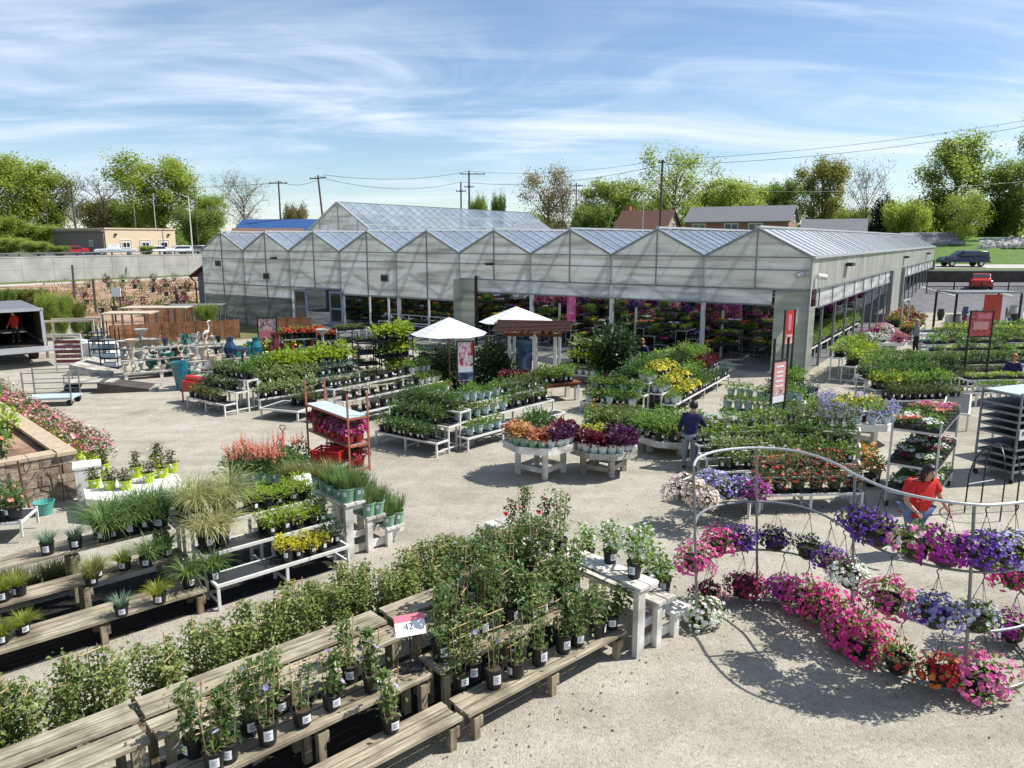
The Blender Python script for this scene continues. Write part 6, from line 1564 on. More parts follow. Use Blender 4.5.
poster_stand('flower_sign', 'flower photograph sign on two tall black posts in front of the left umbrella', at(466, 408, 0), 14, .52, .95, 2.3, 'pic_flower', inset=[(.0, 1.12, .5, .26, 'pic_blue'), (0, 1.36, .5, .2, 'tag'), (.23, 2.05, .08, .46, 'red')])
poster_stand('flower_sign', 'pale pink flower sign on black posts by the left cedar fence and red flower rack', at(270, 372, 0), 16, .72, .95, 2.35, 'pic_peach', inset=[(0, 1.66, .68, .34, 'pinkprint')])
bigs = thing('big_sign', 'very tall narrow sign frame with coral and pink panels beside the greenhouse corner', 'sign', at(775, 441, 0), R(36))
for s in (-.32, .32): l = MB(); l.box((s, 0, 1.5), (.055, .055, 3.0)); l.build('post', M['blackmetal'], bigs)
r = MB()
for z in (1.12, 2.36): r.box((0, 0, z), (.6, .045, .045))
r.build('frame', M['blackmetal'], bigs)
b = MB(); b.box((0, 0, 1.83), (.56, .02, .95)); b.build('panel', M['coralprint'], bigs); b = MB(); b.box((0, 0, 1.24), (.56, .02, .2)); b.build('foot_panel', M['tag'], bigs)
b = MB(); b.box((0, -.012, 1.45), (.54, .006, .2)); b.build('flower_print', M['pic_peach'], bigs)
for z in (2.18, 2.02, 1.9, 1.76, 1.62): t_ = MB(); t_.box((0, -.013, z), (.4-.05*((z*50) % 3), .006, .045)); t_.build('writing', M['tag'], bigs)
b2s = thing('big_sign', 'narrow red sign with white lettering blocks just above and behind the coral sign', 'sign', at(783, 416, 0), R(36))
for s in (-.26, .26): l = MB(); l.box((s, 0, 1.75), (.05, .05, 3.5)); l.build('post', M['blackmetal'], b2s)
b = MB(); b.box((0, 0, 2.95), (.46, .02, 1.05)); b.build('panel', M['redpaint'], b2s); b = MB(); b.box((0, -.012, 2.55), (.36, .006, .3)); b.build('flower_print', M['pic_peach'], b2s); b = MB(); b.box((0, -.012, 3.1), (.16, .006, .5)); b.build('writing', M['pinkprint'], b2s)
poster_stand('flower_sign', 'red flower sign on thin black posts over the green bedding benches at right', at(973, 391, 0), 6, .86, 2.12, 3.05, 'pic_red', inset=[(.1, 2.88, .55, .2, 'pinkprint'), (0, 2.52, .6, .3, 'coralprint')])
# ------------------------------------------------------------------ red hydrangea rack, red crate
hr = rack('orange and grey rolling rack with red hydrangeas and an empty pale top shelf', at(308, 459, 0), -49.5, 2.28, .58, 2.1, [.2, .82, 1.5], 'orangepaint', 'hydrangea_rack', False, 'galv')
b = MB(); b.box((1.14, .29, 1.507), (2.2, .53, .012)); b.build('top_sheet', M['paleblue'], hr.o)
for q in range(6):
    k, nm = ('hydrangea', 'crimson') if q < 3 else ('hydrangea_pink', 'pink')
    for f in (.28, .74):
        spawn(k, hr.pt(1, .3+.34*q, f), 'hydrangea with %s blooms in red pot on the middle shelf of the orange rack' % nm, 'hydrangeas on the middle shelf, %s' % nm, 1.0)
        if q > 2: spawn('hydrangea', hr.pt(0, .3+.34*q, f), 'hydrangea with crimson blooms on the lowest shelf of the orange rack', 'hydrangeas on the lowest shelf', .95)
spawn('astilbe', at(298, 468, 0), 'dark plant with pink plumes left of the orange rack', s=1.3)
cs = flattable('low stand under the red crate', at(306, 480, 0), -14, .95, .75, .41)
cr = thing('red_crate', 'bright red slatted plastic crate at the foot of the hydrangea rack', 'crate', cs.pt(0, .47, .5), R(-14))
b = MB(); b.box((0, 0, .01), (.72, .5, .02))
for z in (.06, .13, .20, .27):
    b.box((0, -.25, z), (.72, .02, .045)); b.box((0, .25, z), (.72, .02, .045)); b.box((-.36, 0, z), (.02, .48, .045)); b.box((.36, 0, z), (.02, .48, .045))
for x in (-.36, .36):
    for y in (-.25, .25): b.box((x, y, .15), (.04, .04, .3))
b.build('slatted_body', M['red'], cr)
sp2 = thing('garden_spade', 'grey spade handle standing upright behind the astilbes', 'tool', at(285, 470, 0)); b = MB(); b.tube([(0, 0, .1), (0, 0, 1.0)], .018, 6); b.tube([(0, 0, 1.0), (-.07, 0, 1.1), (-.06, 0, 1.16), (.06, 0, 1.16), (.07, 0, 1.1), (0, 0, 1.0)], .014, 5); b.build('handle', M['galvdark'], sp2); b = MB(); b.box((0, 0, .12), (.2, .015, .28)); b.build('spade_blade', M['blackmetal'], sp2)
# ------------------------------------------------------------------ racks with red flowers, hosta racks, maples
rr = rack('galvanised rack of red geraniums and bedding trays before the greenhouse door', at(281, 373, 0), 24, 2.0, .75, 1.75, [.25, .65, 1.05, 1.45], 'galv', 'flower_rack')
rr2 = rack('narrow galvanised rack with red trays left of the open doorway', at(318, 373, 0), 16, 1.0, .75, 1.8, [.25, .62, 1.0, 1.42], 'galvdark', 'flower_rack')
rr3 = rack('galvanised rack with white trays in front of the right door leaf', at(338, 372, 0), 40, 1.5, .75, 1.9, [.3, .75, 1.2, 1.78], 'galv', 'flower_rack')
rr.fill(3, 'geranium', 7, 2, 'red geranium on the top shelf of the flower rack by the doorway', 'geraniums on the top shelf', sc=1.1)
for i, k in ((0, 'flat_green'), (1, 'flat_white'), (2, 'flat_pink')): rr.fill(i, k, 4, 1, '%s tray on the %s shelf of the galvanised flower rack by the doorway' % (('green', 'white-flowered', 'pink-flowered')[i], ('bottom', 'second', 'third')[i]), 'trays on the galvanised flower rack, row %s' % ('bottom', 'second', 'third')[i])
rr2.fill(3, 'geranium', 4, 2, 'red geranium on top of the narrow rack', 'geraniums on the narrow rack', sc=1.0)
for i, k in ((0, 'flat_red'), (1, 'flat_red'), (2, 'flat_green')): rr2.fill(i, k, 2, 1, '%s tray on the %s shelf of the narrow rack' % (('red-flowered', 'red-flowered', 'green')[i], ('bottom', 'second', 'third')[i]), 'trays on the narrow rack, %s' % ('bottom', 'second', 'third')[i])
rr3.fill(3, 'flat_olive', 3, 2, 'pale green tray on top of the rack before the right door leaf', 'pale green trays on the right door rack')
rr3.fill(2, 'flat_dark', 3, 1, 'dark tray on the third shelf of the rack before the right door leaf', 'dark trays on the right door rack'); rr3.fill(1, 'flat_white', 3, 1, 'white-flowered tray on the second shelf of the rack before the right door leaf', 'white trays on the right door rack'); rr3.fill(0, 'flat_orange', 3, 1, 'orange-flowered tray at the bottom of the rack before the right door leaf', 'orange trays on the right door rack')
ha = rack('dark rolling rack with shaded plants left of the hosta rack', at(359, 384, 0), 28, 1.0, .8, 2.05, [.3, .75, 1.2, 1.65], 'blackmetal', 'plant_rack')
hb = rack('dark rolling rack with big lime hostas on three shelves', at(380, 384, 0), 26, 1.45, .9, 2.0, [.42, 1.05, 1.72], 'blackmetal', 'plant_rack')
for i in range(4): ha.fill(i, 'flat_dark', 2, 1, 'dark green tray on a shelf of the dark rack left of the hosta rack', 'dark trays on the dark rack')
hb.fill(2, 'hosta', 4, 2, 'large lime hosta on the top shelf of the hosta rack', 'hostas on the top shelf', sc=1.2); hb.fill(1, 'hosta', 3, 2, 'large lime hosta on the middle shelf of the hosta rack', 'hostas on the middle shelf', x0=.5, sc=1.2); hb.fill(0, 'hosta', 3, 2, 'lime hosta on the lowest shelf of the hosta rack', 'hostas on the lowest shelf', x0=.4, sc=1.0)
hb.fill(1, 'hosta_dark', 2, 2, 'dark hosta at the left of the middle shelf', 'dark hostas on the hosta rack', x0=.05, x1=.6)
t10 = stepbench('white stepped bench with small dark plants under the left umbrella', Vector((-2.75, 28.0, 0))-ux(R(-30))*1.9, -30, 1.9)
for i, nm in enumerate(('low', 'middle', 'top')): t10.fill(i, 'shrub_dark', 6, 2, 'small dark plant on the %s tier of the white bench under the left umbrella' % nm, 'dark plants under the left umbrella, %s tier' % nm)
mb_ = flattable('white low bench carrying the potted maples between the umbrellas', at(463, 391, 0), 38, 2.6, .8, .52)
mb_.fill(0, 'shrub_dark', 6, 1, 'small potted plant on the white bench in front of the maples', 'small pots before the maples', f1=.5)
for px, py in ((444, 381), (458, 378), (487, 378), (497, 374), (507, 376), (480, 372), (492, 370), (450, 374), (502, 366), (437, 378)): spawn('maple', at(px, py+11, 0), 'dense dark green potted maple between and under the white umbrellas', 'dark potted maples by the umbrellas', s=1.15)
for px, py in ((604, 366), (615, 364), (609, 372), (598, 360), (620, 372), (626, 366)): spawn('maple', at(px, py+12, 0), 'dense dark green potted maple behind the white bench right of the pergola', 'dark maples right of the pergola', s=1.5)
bt_ = thing('potting_table', 'red-brown topped table with white legs right of the pergola', 'display table', at(541, 404, 0), R(24))
b = MB(); b.box((.75, .45, .66), (1.7, .95, .05)); b.build('top', M['brownwood'], bt_); b = MB(); b.box((.75, .45, .58), (1.5, .8, .1)); b.build('apron', M['brownwood'], bt_)
for x in (.02, 1.48):
    for y in (.08, .82): l = MB(); l.box((x, y, .27), (.15, .13, .54)); l.build('leg', M['whitepaint'], bt_)
bT = Bench(bt_, at(541, 404, 0), R(24), 1.5, [(0, .9, .685)])
bT.fill(0, ['shrub_olive', 'shrub_fresh'], 5, 3, 'mixed green perennial on the red-brown table', 'perennials on the red-brown table', sc=1.35)
ht = flattable('low red-brown shelf with dark coral bells before the picture board', at(500, 398, 0), 6, 1.75, .8, .45, 'brownwood', 'brownwood')
ht.fill(0, 'heu_wine', 7, 3, 'dark wine coral bells on the low shelf under the pergola', 'dark coral bells under the pergola', sc=1.0)
t12 = stepbench('white stepped bench with pale leafy plants right of the red-brown table', Vector((3.4, 29.2, 0))-ux(R(-32))*1.7, -32, 1.7)
t12.fill(0, 'leafwhite', 5, 2, 'plant in white pot on the low tier right of the red-brown table', 'white pots on the low tier, right of the table', sc=1.1)
t12.fill(1, 'shrub_lime', 4, 2, 'lime plant on the middle tier right of the red-brown table', 'lime plants on the middle tier', sc=1.2); t12.fill(2, 'shrub_var', 5, 2, 'pale variegated shrub on the top tier right of the red-brown table', 'variegated shrubs on the top tier', sc=1.6)
# T3/T4 back to back, right of centre
c4 = Vector((5.35, 24.0, 0)); L4 = 6.6
t4 = stepbench('long stepped bench with gold-leaved rows leading into the greenhouse', c4, 59, L4, (.38, .70, 1.02), .46)
for i, nm in enumerate(('low', 'middle', 'top')):
    t4.fill(i, 'leafwhite', 2, 2, 'plant in white pot at the near end of the %s tier of the gold-row bench' % nm, 'white pots at the near end, %s tier' % nm, .05, .8)
    t4.fill(i, 'shrub_gold', 5, 2, 'gold-leaved mound on the %s tier of the gold-row bench' % nm, 'gold mounds on the %s tier' % nm, .8, 2.6, sc=1.25)
    t4.fill(i, ('shrub', 'shrub_fresh', 'shrub_dark')[i], 5, 2, 'green shrub behind the gold mounds on the %s tier' % nm, 'green shrubs behind the gold mounds, %s tier' % nm, 2.6, 4.4, sc=1.25)
    t4.fill(i, ('blue_mound', 'shrub_wine', 'shrub_fresh')[i], 6, 2, 'plant towards the greenhouse end of the %s tier of the gold-row bench' % nm, 'plants at the greenhouse end, %s tier' % nm, 4.4, 6.5, sc=1.3)
t3 = stepbench('long stepped bench of mixed green shrubs backing the gold-row bench', c4+ux(R(149))*2.85+ux(R(59))*L4, 239, L4, (.38, .70, 1.02), .46)
for i, nm in enumerate(('low', 'middle', 'top')):
    t3.fill(i, (['shrub_olive', 'shrub_var', 'shrub_olive'], ['shrub_fresh', 'shrub_lime', 'shrub_fresh'], ['shrub_fresh', 'shrub_var'])[i], 9, 2, 'leafy shrub on the %s tier facing the pergola' % nm, 'leafy shrubs facing the pergola, %s tier' % nm, .1, 4.2, sc=1.4, skip=.1, jit=.06)
    t3.fill(i, ('shrub_wine', 'shrub_dark', 'shrub')[i], 6, 2, 'darker shrub towards the camera end of the %s tier facing the pergola' % nm, 'darker shrubs facing the pergola, %s tier' % nm, 4.2, 6.5, sc=1.4)
te = stepbench('short stepped end bench with pale pots closing the double green bench', c4+ux(R(149))*.9+ux(R(-121))*.95, 149, 2.1, (.36, .68), .46)
te.rz = R(149); te.o.rotation_euler.z = R(149-180); te.base = c4+ux(R(149))*3.0+ux(R(-121))*.95; te.o.location = te.base; te.rz = R(-31)
te.fill(0, ['leafblue', 'shrub_fresh', 'shrub'], 7, 2, 'leafy plant on the low end bench behind the octagonal tables', 'plants on the low end bench', sc=1.2)
te.fill(1, ['leafblue', 'shrub'], 7, 2, 'leafy plant on the upper end bench behind the octagonal tables', 'plants on the upper end bench', sc=1.2)
gr_ = flattable('low table with pale green bushy plants left of the low octagonal table', at(583, 440, 0), -6, 1.9, 1.3, .3)
gr_.fill(0, ['shrub_var', 'shrub_olive'], 7, 4, 'pale green bushy plant on the low table behind the coral bells', 'pale bushy plants behind the coral bells', sc=1.25)
gr_.fill(0, 'celosia', 4, 1, 'plant with orange-red flower tips at the back of the low table', 'orange-tipped plants', x0=.1, x1=1.4, f0=.85, sc=1.3)
# T5
c5 = Vector((6.1, 21.64, 0))
t5 = stepbench('stepped bench with three rows of pale blue pots facing the yard by the tall sign', c5, -24, 2.35, (.38, .68, .98), .46)
for i, nm in enumerate(('low', 'middle', 'top')): t5.fill(i, 'leafblue', 8, 1, 'green plant in pale blue pot in the %s row by the tall sign' % nm, 'pale blue pots in the %s row by the tall sign' % nm, .05, 2.3, sc=1.1)
t5r = stepbench('stepped bench of leafy perennials beside the greenhouse corner pier', Vector((8.5, 21.4, 0)), 52, 3.3, (.38, .70, 1.02), .46)
for i, (nm, k) in enumerate((('low', 'shrub_fresh'), ('middle', 'shrub'), ('top', 'shrub_dark'))):
    t5r.fill(i, k, 5, 1, 'leafy perennial on the %s tier beside the greenhouse corner' % nm, 'perennials on the %s tier beside the corner' % nm, .1, 2.0, sc=1.25); t5r.fill(i, ('salvia', 'blue_mound', 'shrub_fresh')[i], 4, 2, 'plant at the far end of the %s tier beside the greenhouse corner' % nm, 'plants at the far end beside the corner, %s tier' % nm, 2.0, 3.25, sc=1.2)
# T6: behind the curved stand
fl6 = flattable('low steel table with petunia baskets behind the curved stand', Vector((4.93, 14.74, 0))-ux(R(-41))*1.75, -41, 1.75, .75, .42)
for k, px, py, sc0, lb in (('cream', 686, 484, 1.25, 'wide cream-pink petunia basket at the left end of the low steel table'), ('cream', 702, 492, 1.0, 'second cream-pink petunia basket in front of the wide one'), ('lav', 727, 482, 1.15, 'pale lavender petunia basket on the low steel table'), ('lav', 710, 474, 1.1, 'pale violet petunia basket at the back of the low steel table'), ('lav', 741, 480, 1.0, 'lavender petunia basket beside the magenta one on the steel table'), ('mag', 754, 484, 1.15, 'magenta petunia basket on the low steel table right of the lavender ones')):
    basket(k, at(px, py+6, .72), lb, False, sc0)
t6 = stepbench('stepped bench of begonias behind the curved stand', at(758, 514, 0), 4, 2.3, (.42, .66), .42)
for i in range(11): basket('begonia', t6.pt(i % 2, .12+i*.2, .5)+Vector((0, 0, .2)), 'red and salmon begonia in dark bowl on the bench behind the curved stand', False, .95, 'red begonias behind the curved stand')
g6 = stepbench('wide stepped bench of bright green plants behind the begonias', at(714, 486, 0), 8, 3.6, (.34, .52, .70, .88), .52)
for i, (k, n) in enumerate(((['shrub', 'shrub_var'], 'first'), ('shrub_var', 'second'), (['shrub_fresh', 'shrub_fresh', 'limemound'], 'third'), (['shrub_var', 'shrub_fresh'], 'last'))): g6.fill(i, k, 10, 1, 'bright green plant in the %s row of the wide bench behind the begonias' % n, 'green plants in the %s row of the wide bench' % n, sc=1.12, skip=.06, jit=.05)
g6b = stepbench('stepped bench with celosia pots and a white end frame behind the begonias', Vector((6.6, 18.0, 0)), -22, 1.9, (.4, .72, 1.02), .45)
for i, (nm, k) in enumerate((('low', 'shrub_fresh'), ('middle', 'shrub'), ('top', 'shrub_olive'))): g6b.fill(i, k, 6, 1, 'green plant on the %s tier of the white end-frame bench' % nm, 'green plants on the %s tier of the end-frame bench' % nm, sc=1.15)
for px, py in ((862, 451), (868, 447), (875, 464), (870, 468)): spawn('celosia', at(px, py+10, .2), 'pot of orange flowers by the white end frame', 'orange flower pots by the end frame', s=1.5).location.z = .01
# ------------------------------------------------------------------ right side
o7 = at(858, 444, 0)+Vector((.1, .4, 0)); octable('white octagonal table with lavender flowers in pale blue pots at right', o7, 1.1, .72, 'whitepaint', .2, rot=18)
ringfill(o7, .72, 14, .92, ['salvia'], 'lavender-flowered plant in pale blue pot on the right octagonal table', 'lavender plants on the right octagonal table', 1.15); ringfill(o7, .72, 9, .55, ['shrub_gold', 'shrub_fresh'], {'shrub_gold': 'gold plant in the middle of the right octagonal table', 'shrub_fresh': 'green plant in the middle of the right octagonal table'}, 'middle plants of the right octagonal table', 1.3)
gv = rack('three-shelf galvanised rack of mixed bedding flowers behind the woman in red', Vector((8.12, 15.6, 0)), -38, .95, 2.45, 1.95, [.36, .98, 1.75], 'galv', 'flower_rack', True)
for i, nm in enumerate(('lowest', 'middle', 'top')):
    for f in range(7):
        for x in (.25, .7):
            k = (('flat_white', 'flat_dark', 'flat_green'), ('flat_burg', 'flat_dark', 'flat_white'), ('flat_salmon', 'flat_olive', 'flat_white', 'flat_salmon', 'flat_green', 'flat_pink', 'flat_green'))[i]; k = k[(f*2+int(x*3)) % len(k)]
            o = spawn(k, gv.pt(i, x, (f+.5)/7), '%s tray on the %s shelf of the galvanised rack behind the woman' % ({'flat_green': 'green', 'flat_dark': 'dark green', 'flat_olive': 'olive green'}.get(k, k[5:]+'-flowered'), nm), 'bedding trays on the %s shelf behind the woman, %s' % (nm, k[5:]), 1.0); o.rotation_euler.z = gv.rz
ta = stepbench('stepped bench with small perennials behind the right octagonal table', at(884, 414, 0), 6, 2.9, (.45, .70, .95), .62)
for i, (k, n) in enumerate((('shrub_olive', 'first'), ('shrub_fresh', 'second'), ('shrub', 'last'))): ta.fill(i, k, 9, 2, 'perennial in the %s row of the bench behind the right octagonal table' % n, 'perennials in the %s row, right aisle' % n, sc=1.3)
ta.fill(1, 'shrub_gold', 3, 2, 'yellow-flowered plant at the left of the bench behind the right octagonal table', 'yellow flowers in the right aisle', .1, 1.0, sc=1.25)
tb = stepbench('stepped bench with black-potted upright shrubs in the right aisle', at(896, 398, 0), 6, 3.6, (.4, .65, .9), .7)
for i, (k, n) in enumerate((('shrub_olive', 'front'), ('shrub_dark', 'middle'), ('shrub', 'back'))): tb.fill(i, k, 9, 2, 'small upright shrub in the %s row of the right aisle bench' % n, 'upright shrubs in the %s row, right aisle' % n, sc=1.3, skip=.12, jit=.07)
# green bedding benches further right
for r_, (px, py, deg, L_, ks, nm) in enumerate((
    (916, 381, 8, 4.8, ('flat_olive', 'flat_tall'), 'nearest'), (922, 372, 8, 5.6, (['flat_tall', 'flat_dark', 'flat_tall'], ['flat_green', 'flat_olive']), 'second'), (928, 364, 8, 6.4, (['flat_tallfresh', 'flat_white', 'flat_dark'], ['flat_tall', 'flat_dark', 'flat_lime']), 'third'),
    (934, 355, 8, 7.2, (['flat_green', 'flat_dark'], ['flat_tallfresh', 'flat_tallfresh', 'flat_olive']), 'fourth'), (941, 347, 8, 7.8, ('flat_tall', 'flat_yellowtall'), 'fifth'), (950, 339, 8, 8.4, ('flat_yellowtall', 'flat_tallfresh'), 'sixth'))):
    be = stepbench('wide bench of green bedding trays at the right, %s row from the camera' % nm, at(px, py+6, 0), deg, L_, (.5, .72), .6)
    for i in (0, 1): be.fill(i, ks[i], int(L_/.6), 1, 'tray of green bedding plants on the %s wide bench at the right, %s shelf' % (nm, ('lower', 'upper')[i]), 'bedding trays on the %s wide bench, %s shelf' % (nm, ('lower', 'upper')[i]), sc=1.15, skip=.1)
rc = rack('tall steel cart stacked with shelves and a pale empty top at the right edge', at(1014, 486, 0)+Vector((.0, .1, 0)), 22, 1.5, 1.0, 2.2, [.3, .48, .66, .84, 1.15, 1.33, 1.51, 1.69, 1.87, 2.14], 'galvdark', 'steel_cart', True, 'blackmesh')
b = MB(); b.box((.75, .5, 2.152), (1.4, .9, .012)); b.build('top_sheet', M['paleblue'], rc.o); b = MB(); b.box((.75, -.015, 1.2), (1.42, .015, .24)); b.build('notice_board', M['tag'], rc.o)
for x in (.2, .42): b = MB(); b.box((x, -.026, 1.24), (.17, .008, .09)); b.build('printed_box', M['ink'], rc.o)
rc2 = rack('second steel cart with shelves half hidden behind the first at the right edge', at(1016, 470, 0)+Vector((.6, .6, 0)), 18, 1.5, 1.0, 1.9, [.3, .7, 1.1, 1.5], 'galv', 'steel_cart')
for i in range(4): rc2.fill(i, 'flat_white' if i % 2 else 'flat_green', 2, 1, 'tray on the second steel cart at the right edge', 'trays on the second steel cart')
lb_ = flattable('narrow empty steel bench with black top leading away left of the tall steel cart', at(968, 432, 0), 58, 3.6, .75, .55)
lb2 = stepbench('short white bench frame with white-tagged pots left of the seated visitor', at(975, 407, 0), 5, 2.6, (.5, .85), .5); lb2.fill(0, 'leafwhite', 8, 1, 'plant in white pot on the lower shelf before the seated visitor', 'white pots before the seated visitor'); lb2.fill(1, 'flat_lime', 5, 1, 'lime tray on the upper shelf before the seated visitor', 'lime trays before the seated visitor')
lb2.fill(1, 'flat_white', 0, 1, 'x', 'x')
ar = thing('wire_arch', 'black wire garden arch of crossed hoops right of the woman in red', 'plant support', at(990, 512, 0))
for a in (0, R(70)):
    b = MB(); d = ux(a+R(5))*.58; q = []
    for i in range(25):
        t = math.pi*i/24; q.append(d*math.cos(t)+Vector((0, 0, .95*(math.sin(t)**.75)+.55*(1 if 0 < i < 24 else 0))))
    q = [d*1.0, d*1.0+Vector((0, 0, .3))]+q[1:-1]+[-d*1.0+Vector((0, 0, .3)), -d*1.0]; b.tube(q, .016, 6); b.build('hoop', M['blackmetal'], ar)
b = MB(); b.tube([(-.56, 0, .62), (.2, .3, .62)], .012, 5); b.build('crossbar', M['galv'], ar)
# bench with flowers at the greenhouse side and stepped white frame
gs = stepbench('white stepped bench of lime and green shrubs outside the greenhouse side opening', at(870, 386, 0), 235, 4.9, (.4, .72, 1.02), .5)
gs.o.location = at(868, 386, 0); gs.base = at(868, 386, 0); gs.rz = R(55); gs.o.rotation_euler.z = R(55)
for i, (k, nm) in enumerate((('shrub_fresh', 'low'), (['shrub_lime', 'shrub_var'], 'middle'), (['shrub_var', 'shrub_lime', 'shrub_fresh'], 'top'))): gs.fill(i, k, 10, 2, 'bushy lime shrub on the %s tier beside the greenhouse side opening' % nm, 'lime shrubs on the %s tier by the side opening' % nm, .35, 4.8, sc=1.25)
pf = octable('white octagonal table with pink flower baskets beyond the lime shrub bench', at(887, 353, 0)+Vector((0, .6, 0)), 1.3, .6, 'whitepaint', .16)
pp = at(887, 353, 0)+Vector((0, .6, 0))
b = MB(); b.lathe([(.55, .6), (.55, .92)], 8, top=True); b.build('riser', M['whitepaint'], pf)
for i in range(13):
    a = i*2.4; r = .2+.08*i; basket(('pink', 'hot', 'white', 'pink', 'mag')[i % 5], (pp.x+math.cos(a)*r, pp.y+math.sin(a)*r, (1.15 if r < .5 else .83)), 'flower basket heaped on the white octagonal table by the far visitor', False, 1.15, 'baskets heaped by the far visitor')
hs_ = thing('garden_hose', 'yellow garden hose coiled on the gravel near the greenhouse corner', 'hose', at(856, 404, .02))
b = MB(); q = []
for i in range(70):
    t = i/69; a = t*15; q.append((math.cos(a)*(1.1-.5*t)+.2*math.sin(a*.37), math.sin(a)*(.75-.3*t)+.2*math.cos(a*.5), .02+.012*(i % 3)))
b.tube(q, .022, 5); b.build('hose_loop', M['lime'], hs_)
# tent, fence and cars at the right back
tn = thing('market_canopy', 'flat dark canopy with a red banner at the back right before the black fence', 'canopy', at(985, 333, 0), R(4))
b = MB(); b.box((0, 1, 2.5), (4.2, 2.0, .08)); b.build('canopy_top', M['galvdark'], tn)
for x in (-2.1, 2.1):
    for y in (0, 2): l = MB(); l.box((x, y, 1.22), (.1, .1, 2.44)); l.build('post', M['blackmetal'], tn)
b = MB(); b.box((.2, -.12, 1.6), (1.15, .03, 1.6)); b.build('banner', M['redpaint'], tn); b = MB(); b.box((.98, -.05, 1.35), (.3, .03, 1.7)); b.build('side_sheet', M['tag'], tn)
M['jarmix'] = simple('mixed_pottery', (.2, .2, .22), .3, 0, .6, 1.2)
for i in range(38):
    px = 938+random.uniform(0, 84); p = at(px, 327+random.uniform(-7, 5), 0); hgt = random.uniform(.5, 1.25); r = random.uniform(.16, .32)
    o = MB(); o.lathe([(r*.55, 0), (r, hgt*.55), (r*.7, hgt*.9), (r*.85, hgt)], 10); oo = o.build('garden_urn', M[random.choice(['darkblue_glaze', 'stonegrey', 'whitepaint', 'blackplastic', 'wine_glaze', 'stonebuff'])]); oo.location = p; tag(oo, 'glazed urn in the crowd of pottery under the dark canopy', 'urn', 'urns under the dark canopy')
st_ = flattable('long low table under the urns beneath the dark canopy', at(925, 345, 0), 4, 8.5, 1.6, .5)
bf = thing('black_fence', 'black iron picket fence between the garden yard and the parking lot', 'fence', at(925, 303, 0), R(3))
b = MB()
for i in range(150): b.box((i*.14, 0, .85), (.025, .025, 1.5))
b.build('pickets', M['blackmetal'], bf); b = MB(); b.box((10.5, 0, 1.5), (21, .05, .05)); b.box((10.5, 0, .2), (21, .05, .05)); b.build('rails', M['blackmetal'], bf)
for i in range(9): l = MB(); l.box((i*2.6, 0, .95), (.08, .08, 1.9)); l.build('post', M['blackmetal'], bf)
wc = thing('white_corral', 'white galvanised door frame standing outside the far side opening', 'frame', at(899, 343, 0), R(52))
b = MB(); 
for x in (0, 1.8): b.box((x, 0, 1.2), (.08, .08, 2.4))
b.box((.9, 0, 2.36), (1.72, .08, .08)); b.box((.9, 0, 1.1), (1.72, .05, .06)); b.build('frame_tube', M['galv'], wc)
fb = stepbench('far stepped bench with rosy shrubs along the greenhouse side', at(912, 345, 0), 57, 8, (.5, .9), .7)
for i in (0, 1): fb.fill(i, ['shrub_olive', 'celosia', 'shrub_wine'], 14, 2, 'rosy or olive shrub on the far bench along the greenhouse side, tier %s' % ('low', 'high')[i], 'shrubs on the far side bench, tier %s' % ('low', 'high')[i], sc=1.6)
# ------------------------------------------------------------------ left: pottery tables, cedar fence, truck, carts
def fence(label, a, b_, h=1.5):
    d = b_-a; L_ = d.length; o = thing('cedar_fence', label, 'fence', a, math.atan2(d.y, d.x))
    b = MB(); n = int(L_/.15)
    for i in range(n): b.box(((i+.5)*L_/n, 0, h/2+random.uniform(-.02, .02)), (L_/n-.008, .022, h))
    b.build('pickets', M['cedar'], o); r = MB()
    for z in (.3, h-.3): r.box((L_/2, .04, z), (L_, .045, .09))
    r.build('rails', M['cedar'], o)
    for i in range(int(L_/2.4)+1): l = MB(); l.box((min(i*2.4, L_), .09, h/2), (.1, .1, h)); l.build('post', M['cedar'], o)
fence('cedar picket fence panel behind the white pottery shelves at left', at(112, 350, 0), at(160, 347, 0), 1.3)
fence('long cedar picket fence running behind the pottery towards the greenhouse', at(150, 343, 0), at(240, 338, 0), 1.1)
fence('cedar fence panel behind the red flower rack below the left door leaf', at(274, 345, 0), at(313, 344, 0), 1.5)
fence('small cedar fence panel by the stock field behind the canopies', at(146, 330, 0), at(196, 327, 0), 1.4)
VASES = [[(.5, 0), (1, .5), (.75, .85), (.9, 1)], [(.7, 0), (.85, .3), (.6, .75), (1, 1)], [(.6, 0), (1, .7), (1.05, 1)], [(.4, 0), (.9, .25), (1, .5), (.5, .8), (.6, 1)]]
def vase(p, r, h, m, label, group=None, name='garden_pot', v=None):
    pr = VASES[random.randrange(4) if v is None else v]; b = MB(); b.lathe([(r*a, h*z) for a, z in pr]+[(r*pr[-1][0]*.86, h), (r*pr[-1][0]*.8, h*.9)], 14)
    b.lathe([(r*pr[-1][0]*.8, h*.9), (.001, h*.88)], 14, 0, bottom=False)
    o = b.build(name, M[m], smooth=False); o.location = p; tag(o, label, 'garden pot', group); return o
